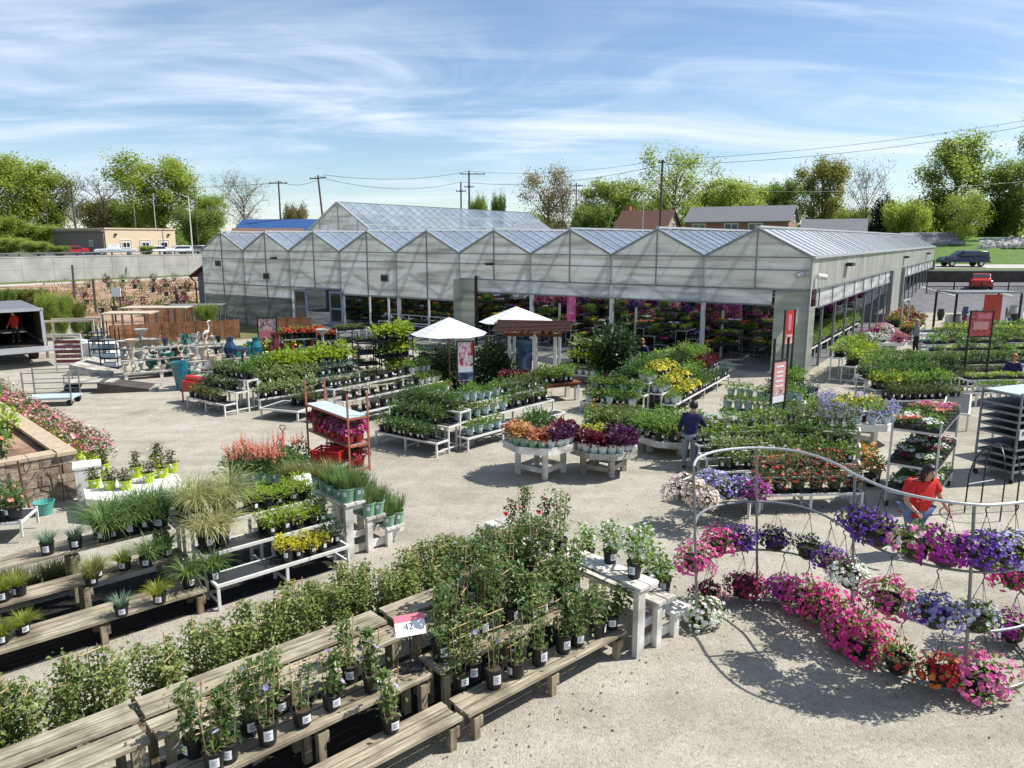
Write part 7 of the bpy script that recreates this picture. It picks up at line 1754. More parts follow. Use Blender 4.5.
def statue(p, h, m, label, group=None, kind=0):
    """small cast ornaments: bird bath, lantern, crane, ring arch"""
    b = MB()
    if kind == 0: b.lathe([(.16, 0), (.15, .05), (.06, .12), (.05, h*.7), (.1, h*.8), (.26, h*.93), (.28, h), (.22, h*.95), (.001, h*.9)], 14); nm, ct = 'bird_bath', 'bird bath'
    elif kind == 1: b.lathe([(.14, 0), (.06, .06), (.05, h*.35), (.13, h*.42)], 10); b.box((0, 0, h*.55), (.16, .16, h*.2)); b.lathe([(.13, h*.66), (.02, h*.8), (.03, h*.9), (.001, h)], 8); nm, ct = 'stone_lantern', 'ornament'
    elif kind == 2: b.lathe([(.1, 0), (.1, .04)], 8, top=True); b.tube([(0, 0, .04), (0, 0, h*.45)], .012, 5); b.tube([(-.18, 0, h*.42), (0, 0, h*.5), (.14, 0, h*.55)], [.02, .09, .04], 8); b.tube([(.12, 0, h*.55), (.17, 0, h*.75), (.1, 0, h*.95), (.2, 0, h), (.3, 0, h*.97)], [.04, .025, .022, .035, .008], 6); nm, ct = 'garden_crane', 'ornament'
    else:
        q = [(.16*math.cos(t), 0, h*.68+h*.3*math.sin(t)) for t in [i*6.283/16 for i in range(16)]]; b.tube(q, .028, 6, close=True); b.lathe([(.12, 0), (.1, .06), (.05, .1), (.05, h*.4)], 10); nm, ct = 'ring_ornament', 'ornament'
    o = b.build(nm, M[m]); o.location = p; o.rotation_euler.z = random.uniform(0, 6.28); tag(o, label, ct, group); return o
def shelves(label, base, deg, L_, hs, td, mat='whitepaint'):
    rz = R(deg); o = thing('pottery_shelf', label, 'display bench', base, rz); T_ = []
    for i, h in enumerate(hs):
        b = MB(); b.box((L_/2, i*td+td/2, h-.03), (L_, td, .06)); b.build('board', M['greywood'], o); T_.append((i*td, td, h-.01))
        for k in range(4): l = MB(); l.box((.1+(L_-.2)*k/3, i*td+.08, (h-.06)/2), (.12, .1, h-.06)); l.build('post', M['whitepaint'], o)
    return Bench(o, Vector(base), rz, L_, T_)
s1 = shelves('white three-step pottery shelf full of grey cast ornaments before the cedar fence', at(124, 381, 0), 30, 4.2, (.3, .75, 1.15), .6)
for i, nm in enumerate(('lowest', 'middle', 'top')):
    for q in range(15):
        p = s1.pt(i, .15+q*.275, .5); k = random.random()
        if k < .45: vase(p, random.uniform(.09, .17), random.uniform(.18, .4), random.choice(['stonegrey', 'stonebuff', 'blackplastic', 'galvdark', 'darkblue_glaze']), 'small cast pot on the %s step of the white pottery shelf' % nm, 'cast pots on the %s step' % nm)
        else: statue(p, random.uniform(.3, .55), random.choice(['stonegrey', 'stonegrey', 'stonebuff', 'blackplastic']), 'small cast ornament on the %s step of the white pottery shelf' % nm, 'ornaments on the %s step' % nm, random.choice((0, 1, 2, 3, 3)))
statue(s1.pt(1, .5, .5), .85, 'stonebuff', 'tall buff bird bath in the white pottery shelf', kind=0); statue(s1.pt(2, .9, .5), .8, 'stonegrey', 'grey bird bath raised above the white pottery shelf', kind=0)
statue(s1.pt(2, 3.5, .5), 1.0, 'whitecloth', 'white garden crane above the right end of the white pottery shelf', kind=2)
s2 = shelves('grey wooden table with rows of bird baths and ring ornaments right of the teal pots', at(194, 392, 0), 30, 5.6, (.62, 1.05), .75, 'grey')
for i in (0, 1):
    for q in range(13):
        p = s2.pt(i, .2+q*.43, .5); k = random.random(); nm = ('lower', 'upper')[i]
        if k < .45: vase(p, random.uniform(.1, .2), random.uniform(.25, .6), random.choice(['stonegrey', 'darkblue_glaze', 'blackplastic', 'stonebuff', 'wine_glaze', 'jade']), 'glazed or cast pot on the %s board of the grey ornament table' % nm, 'pots on the %s board of the ornament table' % nm)
        else: statue(p, random.uniform(.45, .95), random.choice(['stonegrey', 'whitecloth', 'stonegrey', 'darkblue_glaze', 'jade', 'blackplastic']), 'cast ornament on the %s board of the grey ornament table' % nm, 'ornaments on the %s board of the ornament table' % nm, random.randrange(4))
for px, py, r, h, m, lb in ((182, 390, .29, 1.12, 'teal', 'tall teal glazed pot in front of the pottery tables'), (193, 388, .24, .7, 'jade', 'jade green glazed pot beside the tall teal one'), (170, 374, .28, .95, 'jade', 'stack-topping dark green glazed jar in the middle of the pottery'), (165, 369, .3, .9, 'teal', 'teal jar behind the white pottery shelf end'),
                            (187, 360, .26, 1.25, 'jade', 'green cylinder pot on tall stand behind the teal pots'), (197, 362, .25, 1.35, 'stonegrey', 'grey cylinder pot beside the green cylinder pot'), (212, 366, .3, 1.1, 'darkblue_glaze', 'dark blue glazed jar on the grey ornament table'), (233, 360, .26, 1.2, 'wine_glaze', 'wine red glazed jar on the grey ornament table'),
                            (176, 368, .3, 1.0, 'blackplastic', 'black urn between the green jars'), (224, 368, .28, 1.0, 'teal', 'slim teal jar left of the wine red jar'), (202, 372, .26, .9, 'stonebuff', 'buff jar right of the jade pot'), (155, 372, .32, .7, 'jade', 'squat green bowl pot by the end of the white pottery shelf')):
    q = {212: (1, 1.6), 233: (1, 3.4), 224: (1, 2.6), 202: (0, .9)}.get(px); vase(s2.pt(q[0], q[1], .5) if q else at(px, py, 0), r*(.85 if q else 1), h*(.75 if q else 1), m, lb)
rt_ = thing('red_tub', 'red plastic bench tub with a red rolled cover left of the low junipers', 'tub', at(184, 403, 0), R(-30))
b = MB(); b.box((.45, .3, .62), (1.1, .5, .34)); b.build('tub', M['red'], rt_)
b = MB(); b.tube([(-.1, .3, .84), (1.0, .3, .84)], .13, 10); b.build('roll', M['red'], rt_)
for x in (-.1, 1.0):
    for y in (.05, .55): l = MB(); l.box((x, y, .22), (.04, .04, .44)); l.build('leg', M['orangepaint'], rt_)
# rolling carts, ramp, sign racks
def cart(label, p, deg, L_=1.6, d=.8, h=1.1, bars=3):
    o = thing('steel_cart', label, 'cart', p, R(deg)); b = MB(); b.box((L_/2, d/2, .28), (L_, d, .06)); b.build('deck', M['paleblue'], o)
    for x in (.03, L_-.03):
        for y in (.03, d-.03): u = MB(); u.tube([(x, y, .1), (x, y, h)], .025, 6); u.build('upright', M['galvdark'], o)
    r = MB()
    for k in range(bars):
        z = .5+k*(h-.55)/max(1, bars-1); r.beam((.03, .03, z), (L_-.03, .03, z), .025, .025); r.beam((.03, d-.03, z), (L_-.03, d-.03, z), .025, .025)
    r.build('rails', M['galvdark'], o)
    for x in (.12, L_-.12):
        for y in (.1, d-.1): w_ = MB(); w_.tube([(x, y-.03, .11), (x, y+.03, .11)], .11, 10); w_.build('wheel', M['rubber'], o)
cart('empty steel stock cart with rails standing behind the rose row', at(24, 408, 0), 10, 1.55, .9, 1.25)
fc = thing('flat_cart', 'low flat wooden platform cart with black wheels at left', 'cart', at(66, 393, 0), R(8))
b = MB(); b.box((.8, .4, .36), (1.7, .85, .06)); b.build('deck', M['greywood'], fc); b = MB(); b.tube([(-.05, .05, .39), (-.05, .05, .6), (-.05, .8, .6), (-.05, .8, .39)], .02, 5); b.build('handle', M['galvdark'], fc)
for x in (.1, 1.5):
    for y in (.05, .75): w_ = MB(); w_.tube([(x, y-.05, .17), (x, y+.05, .17)], .17, 12); w_.build('wheel', M['rubber'], fc)
rp = thing('dock_ramp', 'dark wedge-shaped metal loading ramp lying on the gravel before the pottery shelf', 'ramp', at(98, 394, 0), R(14))
b = MB(); b.extrude([(0, 0, 0), (1.9, 0, 0), (1.9, 0, .08), (0, 0, .42)], (0, 1.2, 0)); b.build('ramp_body', M['darkwall'], rp); b = MB(); b.box((1.9, .6, .05), (.25, 1.3, .1)); b.build('lip', M['greywood'], rp)
rp2 = thing('wooden_ramp', 'pale plywood ramp board with a raised edge right of the sign rack', 'ramp', at(70, 376, 0), R(4)); b = MB(); b.extrude([(0, 0, .5), (0, 0, 0), (1.6, 0, 0), (1.6, 0, .1)], (0, 2.2, 0)); b.build('ramp_body', M['greywood'], rp2)
def signrack(label, p, deg):
    o = thing('tag_rack', label, 'display rack', p, R(deg)); o.scale = (.74, .74, .86); b = MB()
    for x in (0, 1.5): b.box((x, 0, .95), (.06, .06, 1.9))
    b.box((.75, 0, 1.88), (1.44, .06, .06)); b.box((.75, 0, .34), (1.44, .06, .06)); b.build('frame', M['whitepaint'], o)
    for k in range(5): s = MB(); s.box((.75, -.01, .5+k*.25), (1.42, .03, .17)); s.build('tag_row', M[('wine_glaze', 'pic_tag')[k % 2]], o)
M['pic_tag'] = picture_mat('dark_tag_rows', [(.05, .012, .03), (.20, .02, .05), (.5, .45, .5)], 9)
M['wine_glaze2'] = M['wine_glaze']
signrack('white framed rack of dark red plant labels leaning by the truck', at(57, 371, 0), 8)
wr = thing('lumber_rack', 'cream wooden frame rack behind the plant label rack', 'frame', at(48, 358, 0), R(10)); b = MB()
for x in (0, 2.2):
    for y in (0, 1): b.box((x, y, .9), (.1, .1, 1.8))
b.box((1.1, 0, 1.8), (2.3, .1, .1)); b.box((1.1, 1, 1.8), (2.3, .1, .1)); b.box((1.1, 0, 1.1), (2.1, .08, .1)); b.build('beams', M['stonebuff'], wr)
for px, py, deg, L_, lb in ((103, 346, 6, 2.6, 'pale flat-roofed stall frame left of the cedar fence'), (122, 338, 4, 3.8, 'pale flat-roofed stall frame above the cedar fence'), (168, 335, 8, 3.2, 'dark shelf frame above the long cedar fence')):
    o = thing('stall_frame', lb, 'stall', at(px, py, 0), R(deg)); b = MB(); b.box((L_/2, .7, 1.75), (L_, 1.5, .06)); b.build('flat_roof', M['stonebuff' if 'dark' not in lb else 'galvdark'], o)
    for x in (.1, L_-.1):
        for y in (.05, 1.35): l = MB(); l.box((x, y, .86), (.08, .08, 1.72)); l.build('post', M['galvdark'], o)
for px, py, lb in ((101, 372, 'tall black rack with bagged goods left of the pottery shelf'), (90, 362, 'tall dark grey rack behind the black one')):
    k = rack(lb, at(px, py, 0), 8, .75, .5, 1.9, [.2, .6, 1.0, 1.4], 'blackmetal', 'goods_rack', False)
    for i in range(3):
        q = MB(); q.box((.37, .25, .09), (.55, .35, .17)); o = q.build('bag_stack', M[('whitecloth', 'paleblue', 'greycloth')[i]]); o.location = k.pt(i, .0, 0.0); o.rotation_euler.z = k.rz; tag(o, 'pale sack lying on the %s shelf of the %s rack by the pottery' % (('bottom', 'second', 'third')[i], lb.split()[1]), 'sack')
for i in range(6):
    p = at(85+i*4.5, 353+random.uniform(-3, 3), 0); q = MB(); q.box((0, 0, .28), (.9, .6, .14), .1); q.box((.03, 0, .42), (.85, .58, .13)); q.box((0, .02, .56), (.8, .55, .13)); q.box((0, 0, .1), (1.0, .7, .2)); o = q.build('bag_pallet', M['whitecloth']); o.location = p; tag(o, 'pale stack of bagged soil behind the dark racks at left', 'sacks', 'stacks of bagged soil')
nb_ = thing('notice_board', 'small white notice board on two posts in the stock field', 'sign', at(119, 322, 0), R(5)); b = MB(); b.box((0, 0, 2.1), (.62, .08, .62)); b.build('board', M['tag'], nb_)
for x in (-.22, .22): l = MB(); l.box((x, .05, .9), (.09, .08, 1.8)); l.build('post', M['polewood'], nb_)
for px, py, yt, lb in ((75, 300, 265, 'bare wooden post in the stock field nearest the track'), (96, 312, 279, 'bare wooden post in the stock field left of the notice board'), (178, 318, 288, 'leaning wooden post near the blue shed'), (172, 270, 257, 'small bare stake by the foot of the concrete wall')):
    p = at(px, py, 0); o = MB(); o.tube([(0, 0, 0), (random.uniform(-.1, .1), 0, zat(yt, p.y))], .1, 6); oo = o.build('wooden_post', M['polewood']); oo.location = p; tag(oo, lb, 'post')
# rough growth in the stock field and along the edge
M['drygrass'] = leafmat('dry_grass', [(.20, .14, .07), (.30, .22, .11), (.38, .30, .16), (.22, .21, .07)], .2)
rnd = random.Random(8); b = MB()
for i in range(1000):
    px = rnd.uniform(40, 200); py = rnd.uniform(279, 316); p = at(px, py, 0); s = rnd.uniform(.15, .42)
    for k in range(3): b.leaf(p+Vector((rnd.uniform(-.5, .5), rnd.uniform(-.8, .8), 0)), (rnd.uniform(-.7, .7), rnd.uniform(-.7, .7), 1), s, .35, rnd)
tag(b.build('dry_weeds', M['drygrass']), 'dry tufted weeds over the brown stock field at left', 'weeds', kind='stuff')
for i in range(46):
    px = rnd.uniform(60, 195); py = rnd.uniform(281, 318); p = at(px, py, 0)
    o = spawn('shrub_wine' if i % 3 == 0 else ('shrub_olive' if i % 3 == 1 else 'shrub'), p, 'nursery shrub lined out in the brown stock field', 'shrubs lined out in the stock field', s=rnd.uniform(1.8, 2.9)); 
for px, py, w_, yt, lf, lb in ((4, 318, 22, 292, 'mid', 'round clipped bush at the left edge above the truck'), (20, 314, 20, 292, 'mid', 'round clipped bush second from the left edge above the truck'), (37, 314, 20, 291, 'olive', 'round clipped bush third from the left edge'), (50, 317, 10, 288, 'spruce', 'small dark cone shaped evergreen by the clipped bushes'),
                               (50, 338, 22, 298, 'spring', 'yellow-green shrub right of the truck'), (62, 340, 24, 300, 'fresh', 'fresh green shrub right of the truck'), (78, 338, 20, 306, 'olive', 'golden olive shrub between the green shrub and the dark racks'), (90, 344, 18, 323, 'mid', 'dark rounded shrub behind the goods racks'), (208, 336, 20, 308, 'fresh', 'bright green conifer bush in front of the greenhouse left wall')):
    p = at(px, py, 0); T('low' if 'cone' not in lb else 'cone', lf, px, yt, w_, p.y, lb, 0, 'shrub')
# truck
M['darklining'] = simple('dark_plywood_lining', (.05, .032, .022), .85, 0, .3, 5)
tk = thing('box_truck', 'box truck seen from its open back with a lowered tail lift at the left edge', 'truck', at(43, 362, 0))
b = MB(); W_ = 2.5; H0, H1 = .8, 2.5; DP = 6.5
tk.rotation_euler.z = R(40)
x1 = .2; x0 = x1-W_*1.2
b.box((x1-.02, DP/2, (H0+H1)/2), (.06, DP, H1-H0)); b.box((x0+.02, DP/2, (H0+H1)/2), (.06, DP, H1-H0)); b.box(((x0+x1)/2, DP-.03, (H0+H1)/2), (x1-x0-.1, .05, H1-H0-.1)); b.build('cargo_box', M['carwhite'], tk)
b = MB(); b.box(((x0+x1)/2, DP/2, H0-.03), (x1-x0-.1, DP-.1, .12)); b.box((x1-.08, DP/2, 1.76), (.05, DP-.2, 1.5)); b.box((x0+.08, DP/2, 1.76), (.05, DP-.2, 1.5)); b.box(((x0+x1)/2, DP-.12, 1.76), (x1-x0-.3, .06, 1.5)); b.build('lining', M['darklining'], tk)
b = MB(); b.box((x1-.04, -.04, 1.74), (.12, .1, 1.5)); b.box((x0+.04, -.04, 1.74), (.12, .1, 1.5)); b.box(((x0+x1)/2, -.04, H1), (x1-x0+.1, .1, .14)); b.build('door_frame', M['galv'], tk); b = MB(); b.box(((x0+x1)/2, DP/2, H1), (x1-x0, DP, .07)); b.build('box_roof', M['galvdark'], tk)
b = MB(); b.box(((x0+x1)/2+.6, -1.0, H0-.05), (x1-x0-.2, 1.8, .06)); b.build('tail_lift', M['galv'], tk)
b = MB(); b.box(((x0+x1)/2, DP/2, .72), (.9, DP, .25)); b.box(((x0+x1)/2, .1, .5), (2.2, .12, .16)); b.build('chassis', M['blackmetal'], tk)
for x in (x0+.35, x1-.35): w_ = MB(); w_.tube([(x-.18, 1.6, .5), (x+.18, 1.6, .5)], .5, 16); w_.build('wheel', M['rubber'], tk)
for q in range(3):
    k = MB(); k.box((x0+.55+q*.32, 2+q*.2, 1.75), (.05, .05, 1.38)); k.box((x0+.85, 2.1, 1.25+q*.45), (.9, .06, .06)); k.build('cargo_bar', M['galv'], tk)
# ------------------------------------------------------------------ people: one skinned body mesh each, clothing and hair as children
def skin_mesh(name, joints, edges, radii, mat, sub=2, root=0):
    me = bpy.data.meshes.new(name); me.from_pydata([tuple(j) for j in joints], edges, []); me.update()
    o = bpy.data.objects.new(name, me); COL.objects.link(o)
    bm_ = bmesh.new(); bm_.from_mesh(me); lay = bm_.verts.layers.skin.verify()
    for v, r in zip(bm_.verts, radii):
        rr = r if isinstance(r, tuple) else (r, r); v[lay].radius = rr; v[lay].use_root = False
    bm_.verts.ensure_lookup_table(); bm_.verts[root][lay].use_root = True; bm_.to_mesh(me); bm_.free()
    o.modifiers.new('skin', 'SKIN').use_smooth_shade = True; s = o.modifiers.new('sub', 'SUBSURF'); s.levels = s.render_levels = sub
    dg = bpy.context.evaluated_depsgraph_get(); dg.update()
    out = bpy.data.meshes.new_from_object(o.evaluated_get(dg)); COL.objects.unlink(o); bpy.data.objects.remove(o)
    out.materials.clear(); out.materials.append(mat); return out
def join_meshes(name, mes, mats):
    b = MB()
    for me, mi in mes:
        n = len(b.v); b.v += [tuple(v.co) for v in me.vertices]
        for p in me.polygons: b.f.append(tuple(n+i for i in p.vertices)); b.m.append(mi)
    return b.mesh(name, mats, True)
def person(label, p, rz, top, legs, hair, shoes='blackcloth', lean=.0, arms=((.25, .9, .25), (.25, .9, .25)), h=1.72, step=.08, hairlen=.0, long_sleeve=True, stout=1.0, bend=.0, headtilt=.25, sit=False):
    """x right, y forward.  arms: (out, elbow flex, forward) per side (left, right)"""
    k = h/1.72; o = thing('person', label, 'person', p, rz); S = stout
    hipz = .90; V_ = Vector
    sp = lambda t: V_((0, .0+lean*t, hipz+.50*t*(1-.12*abs(lean))))
    pel, waist, chest, neck = V_((0, 0, hipz)), sp(.35)+V_((0, .01, 0)), sp(.78), sp(1.06)+V_((0, .02, 0))
    head = neck+V_((0, .03+lean*.12+headtilt*.12, .17-headtilt*.03)); topn = head+V_((0, .02, .08))
    J = [pel, waist, chest, neck, head, topn]; E_ = [(0, 1), (1, 2), (2, 3), (3, 4), (4, 5)]; RD = [(.145*S, .115*S), (.130*S, .105*S), (.150*S, .11*S), (.055, .055), (.082, .098), (.06, .07)]
    hands = []; armsJ = {}
    for s, (outw, flex, fwd) in zip((-1, 1), arms):
        sh = chest+V_((s*.175*S, .0, .075)); el = sh+V_((s*.08*outw*4, .20*fwd, -.27)); d = V_((s*(.10-.18*flex), .22*flex+.06, -.24*(1-flex*.75))).normalized(); wr = el+d*.25; hd = wr+d*.07
        i = len(J); J += [sh, el, wr, hd]; E_ += [(2, i), (i, i+1), (i+1, i+2), (i+2, i+3)]; RD += [.062*S, .046, .03, (.036, .018)]; hands.append((wr, hd, d, s)); armsJ[s] = (sh, el, wr)
    legsJ = {}
    for s in (-1, 1):
        hp = V_((s*.09*S, 0, hipz-.06)); kn = V_((s*.10*S, .03+s*step*.6, .48)); an = V_((s*.10*S, s*step-.02, .09)); to = an+V_((s*.02, .15, -.045))
        i = len(J); J += [hp, kn, an, to]; E_ += [(0, i), (i, i+1), (i+1, i+2), (i+2, i+3)]; RD += [.092*S, .06, .04, (.036, .026)]; legsJ[s] = (hp, kn, an, to)
    body = skin_mesh('body', J, E_, RD, M['skin'])
    fb = MB(); mes = [(body, 0)]
    for wr, hd, d, s in hands:          # four fingers and a thumb per hand, curled
        side = d.cross(V_((0, 0, 1))); side = side.normalized() if side.length > .05 else V_((1, 0, 0)); dn = side.cross(d)
        dn = -dn if dn.z > 0 else dn
        for f in range(4):
            b0 = hd+side*(f-1.5)*.018; L_ = (.062, .074, .07, .054)[f]; fb.tube([b0-d*.01, b0+d*L_*.5+dn*.006, b0+d*L_*.85+dn*.028, b0+d*L_*.8+dn*.046], [.0095, .009, .008, .006], 6)
        t0 = wr+d*.03+side*s*-.028; fb.tube([t0, t0+d*.03-side*s*.026, t0+d*.055-side*s*.024+dn*.014], [.012, .0105, .008], 6)
    # face
    fy = head+V_((0, .088, .005)); fb.tube([fy+V_((0, -.005, .03)), fy+V_((0, .016, -.012)), fy+V_((0, .004, -.02))], [.008, .014, .01], 6)
    for s in (-1, 1): fb.tube([head+V_((s*.078, 0, .025)), head+V_((s*.09, -.008, .0)), head+V_((s*.08, 0, -.025))], [.012, .018, .01], 6)
    mes.append((fb.mesh('extra', [M['skin']]), 0))
    ey = MB()
    for s in (-1, 1): ey.tube([fy+V_((s*.03, -.012, .03)), fy+V_((s*.03, .0, .03))], [.011, .008], 6)
    ey.tube([fy+V_((-.02, -.006, -.045)), fy+V_((0, -.001, -.047)), fy+V_((.02, -.006, -.045))], .006, 5); mes.append((ey.mesh('eyes', [M['ink']]), 1))
    link('body', join_meshes('body', mes, [M['skin'], M['hairdark']]), o)
    # top: torso and sleeves
    J2 = [pel+V_((0, 0, -.05)), pel+V_((0, 0, .06)), waist, chest, neck+V_((0, -.005, -.03))]; E2 = [(0, 1), (1, 2), (2, 3), (3, 4)]; R2 = [(.165*S, .135*S), (.16*S, .13*S), (.150*S, .125*S), (.168*S, .13*S), (.085, .08)]
    for s in (-1, 1):
        sh, el, wr = armsJ[s]; i = len(J2)
        if long_sleeve: J2 += [sh, el, wr]; E2 += [(3, i), (i, i+1), (i+1, i+2)]; R2 += [.08*S, .062, .046]
        else: J2 += [sh, sh.lerp(el, .78)]; E2 += [(3, i), (i, i+1)]; R2 += [.085*S, .075*S]
    link('top', skin_mesh('top', J2, E2, R2, M[top], root=1), o)
    J3 = [pel+V_((0, 0, .04))]; E3 = []; R3 = [(.152*S, .125*S)]
    for s in (-1, 1):
        hp, kn, an, to = legsJ[s]; i = len(J3); J3 += [hp, kn, an+V_((0, 0, .01))]; E3 += [(0, i), (i, i+1), (i+1, i+2)]; R3 += [.108*S, .078, .062]
    link('trousers', skin_mesh('trousers', J3, E3, R3, M[legs]), o)
    for s in (-1, 1):
        hp, kn, an, to = legsJ[s]; link('shoe', skin_mesh('shoe', [an+V_((0, -.05, -.035)), an+V_((0, .04, -.035)), to+V_((0, .01, 0))], [(0, 1), (1, 2)], [(.045, .045), (.048, .045), (.042, .03)], M[shoes], 1), o)
    hb_ = MB(); hc = head+V_((0, -.022, .035))
    n0 = 12; rows = [(0, 1.0)]
    for i in range(9):
        el = -.55+i*(math.pi/2+.55)/8; hb_rows = []
        for j in range(16):
            a = 2*math.pi*j/16; r_ = .122*math.cos(el); z = .132*math.sin(el)
            front = max(0, math.sin(a)); cut = .062*front if el < .35 else 0
            hb_.v.append(tuple(hc+V_((math.cos(a)*r_*.92, math.sin(a)*(r_)*1.05-cut, z-(hairlen if (el < -.1 and math.sin(a) < .25) else 0)))))
    for i in range(8):
        for j in range(16): j2 = (j+1) % 16; hb_.f.append((i*16+j, i*16+j2, (i+1)*16+j2, (i+1)*16+j)); hb_.m.append(0)
    link('hair', hb_.mesh('hair', M[hair], True), o)
    o.scale = (k, k, k); return o
person('woman in a bright red short-sleeved top and blue jeans browsing behind the curved stand', Vector((7.36, 13.0, 0)), R(196), 'shirt_red', 'denim', 'hairdark', lean=.08, arms=((.35, .35, .5), (.5, .7, .5)), h=1.78, long_sleeve=False, stout=1.34, hairlen=.13, headtilt=.7)
person('person in a navy jacket and grey jeans seen from behind pushing a teal cart', Vector((4.5, 18.35, 0)), R(-28), 'navycloth', 'greycloth', 'hairdark', lean=.12, arms=((.3, .2, .2), (.3, .75, .9)), h=1.7, stout=1.12, headtilt=.5)
person('person with copper hair in dark navy among the plants before the greenhouse', at(641, 378, 0), R(170), 'navycloth', 'navycloth', 'haircopper', lean=.1, arms=((.3, .5, .5), (.3, .5, .5)), h=1.68, hairlen=.08)
person('far visitor in a black vest and grey jacket with a cart in the right aisle', at(915, 353, 0), R(70), 'greycloth', 'blackcloth', 'hairgrey', arms=((.2, .5, .5), (.2, .6, .4)), h=1.72)
person('visitor in dark navy and a pale scarf among the bedding benches at the right edge', at(1009, 398, 0), R(150), 'navycloth', 'blackcloth', 'haircopper', lean=.15, arms=((.3, .6, .5), (.3, .6, .5)), h=1.66, hairlen=.05)
tkp = loc2w(tk.location, R(40), -.8, 1.2, .87); person('worker in a dark red shirt standing inside the open box truck', tkp, R(170), 'wine_shirt' if 'wine_shirt' in M else 'shirt_red', 'blackcloth', 'hairdark', h=1.55, arms=((.2, .3, .3), (.2, .3, .3)))
# carts beside people
def teal_cart(label, p, deg):
    o = thing('shopping_cart', label, 'cart', p, R(deg))
    for z in (.25, .62, .95): b = MB(); b.box((.45, .3, z), (.9, .58, .04)); b.build('shelf', M['tealplastic'] if z < .9 else M['galv'], o)
    for x in (.03, .87):
        for y in (.03, .57): u = MB(); u.tube([(x, y, .1), (x, y, 1.0)], .02, 6); u.build('upright', M['galv'], o); w_ = MB(); w_.tube([(x-.02, y, .07), (x+.02, y, .07)], .07, 8); w_.build('wheel', M['rubber'], o)
teal_cart('two-shelf cart with teal trays in front of the person in navy', at(701, 452, 0), -20)
teal_cart('two-shelf teal cart beside the far visitor in the right aisle', at(920, 353, 0), 5)
# ------------------------------------------------------------------ inside the greenhouse: benches of flowers, hanging baskets
kinds_in = ['flat_salmon', 'flat_yellow', 'flat_pink', 'flat_white', 'flat_orange', 'flat_red', 'flat_violet', 'flat_magenta', 'flat_green', 'flat_tallfresh', 'flat_lav']
names_in = {'flat_salmon': 'salmon', 'flat_yellow': 'yellow', 'flat_pink': 'pink', 'flat_white': 'white', 'flat_orange': 'orange', 'flat_red': 'red', 'flat_violet': 'violet', 'flat_magenta': 'magenta', 'flat_green': 'green', 'flat_tallfresh': 'tall green', 'flat_lav': 'lavender'}
ri = random.Random(21)
class Bulk:
    """trays too far inside to tell apart, gathered in one object"""
    def __init__(s): s.b = MB(); s.mats = []
    def put(s, me, p, rz, sc):
        ix = []
        for m in me.materials:
            if m not in s.mats: s.mats.append(m)
            ix.append(s.mats.index(m))
        n = len(s.b.v); c, q = math.cos(rz)*sc, math.sin(rz)*sc
        s.b.v += [(p[0]+v.co.x*c-v.co.y*q, p[1]+v.co.x*q+v.co.y*c, p[2]+v.co.z*sc) for v in me.vertices]
        for f in me.polygons: s.b.f.append(tuple(n+i for i in f.vertices)); s.b.m.append(ix[f.material_index])
    def add(s, k, p, rz, sc):
        tn, cat, pm, tm, vs = PK[k]; l_, f_, _ = ri.choice(vs)
        for me in (pm, l_, f_):
            if me: s.put(me, p, rz, sc)
    def hb(s, k, p, sc):
        bm_, hm, vs = PK['hb_'+k]; l_, f_, f2 = ri.choice(vs)
        for me in (bm_, l_, f_, f2):
            if me: s.put(me, p, ri.uniform(0, 6), sc)
BULK = Bulk()
ordn = ('first', 'second', 'third', 'fourth', 'fifth', 'sixth', 'seventh')
for r_ in range(7):
    x = -2.6-r_*2.25
    y0 = (2.2 if r_ > 0 else 4.0)
    p = ghw(x, y0); deg = math.degrees(GR)+90
    be = stepbench('stepped flower bench inside the open greenhouse, %s from the corner pier' % ordn[r_], p, deg, 12.5, (.55, .95, 1.32), .6, 'galvdark')
    for i in range(3):
        nx = 21
        for q in range(nx):
            k = kinds_in[(q//3+i*2+r_*3+ri.randrange(2)) % len(kinds_in)]
            if i == 2 and q > 15: continue
            if q > (6 if i else 4): BULK.add(k, be.pt(i, .3+q*.585, .5), be.rz, 1.15); continue
            o = spawn(k, be.pt(i, .3+q*.585, .5), '%s-flowering tray on the %s flower bench inside the greenhouse' % (names_in[k], ordn[r_]) if 'green' not in names_in[k] else '%s tray on the %s flower bench inside the greenhouse' % (names_in[k], ordn[r_]), 'inside trays: %s on the %s bench' % (names_in[k], ordn[r_]), 1.15); o.rotation_euler.z = be.rz
hk = ['hot', 'darkgreen', 'mag', 'burg', 'mixpink', 'violet', 'green', 'dark', 'burg', 'pink', 'mixwhite', 'darkgreen']
for line in range(6):
    y = 2.2+line*2.3
    b = MB(); b.tube([(-BW*4+.4, y, 3.15), (-.6, y, 3.15)], .03, 6); bo = b.build('hanging_pipe', M['galv']); bo.location = GH; bo.rotation_euler.z = GR; tag(bo, 'white pipe for hanging baskets inside the greenhouse, %s from the front' % ordn[line], 'pipe')
    for q in range(24):
        x = -.9-q*.72+ri.uniform(-.1, .1)
        if line % 2 == 0 and ri.random() < .12: continue
        k = hk[(q//2+line*3) % len(hk)]; c = ghw(x, y, 3.15-.6)
        if line > 2 or (line == 2 and q > 15): BULK.hb(k, c, 1.15); continue
        basket(k, c, 'flower basket hanging from the %s pipe inside the greenhouse' % ordn[line], True, 1.0, 'baskets on the %s pipe inside' % ordn[line])
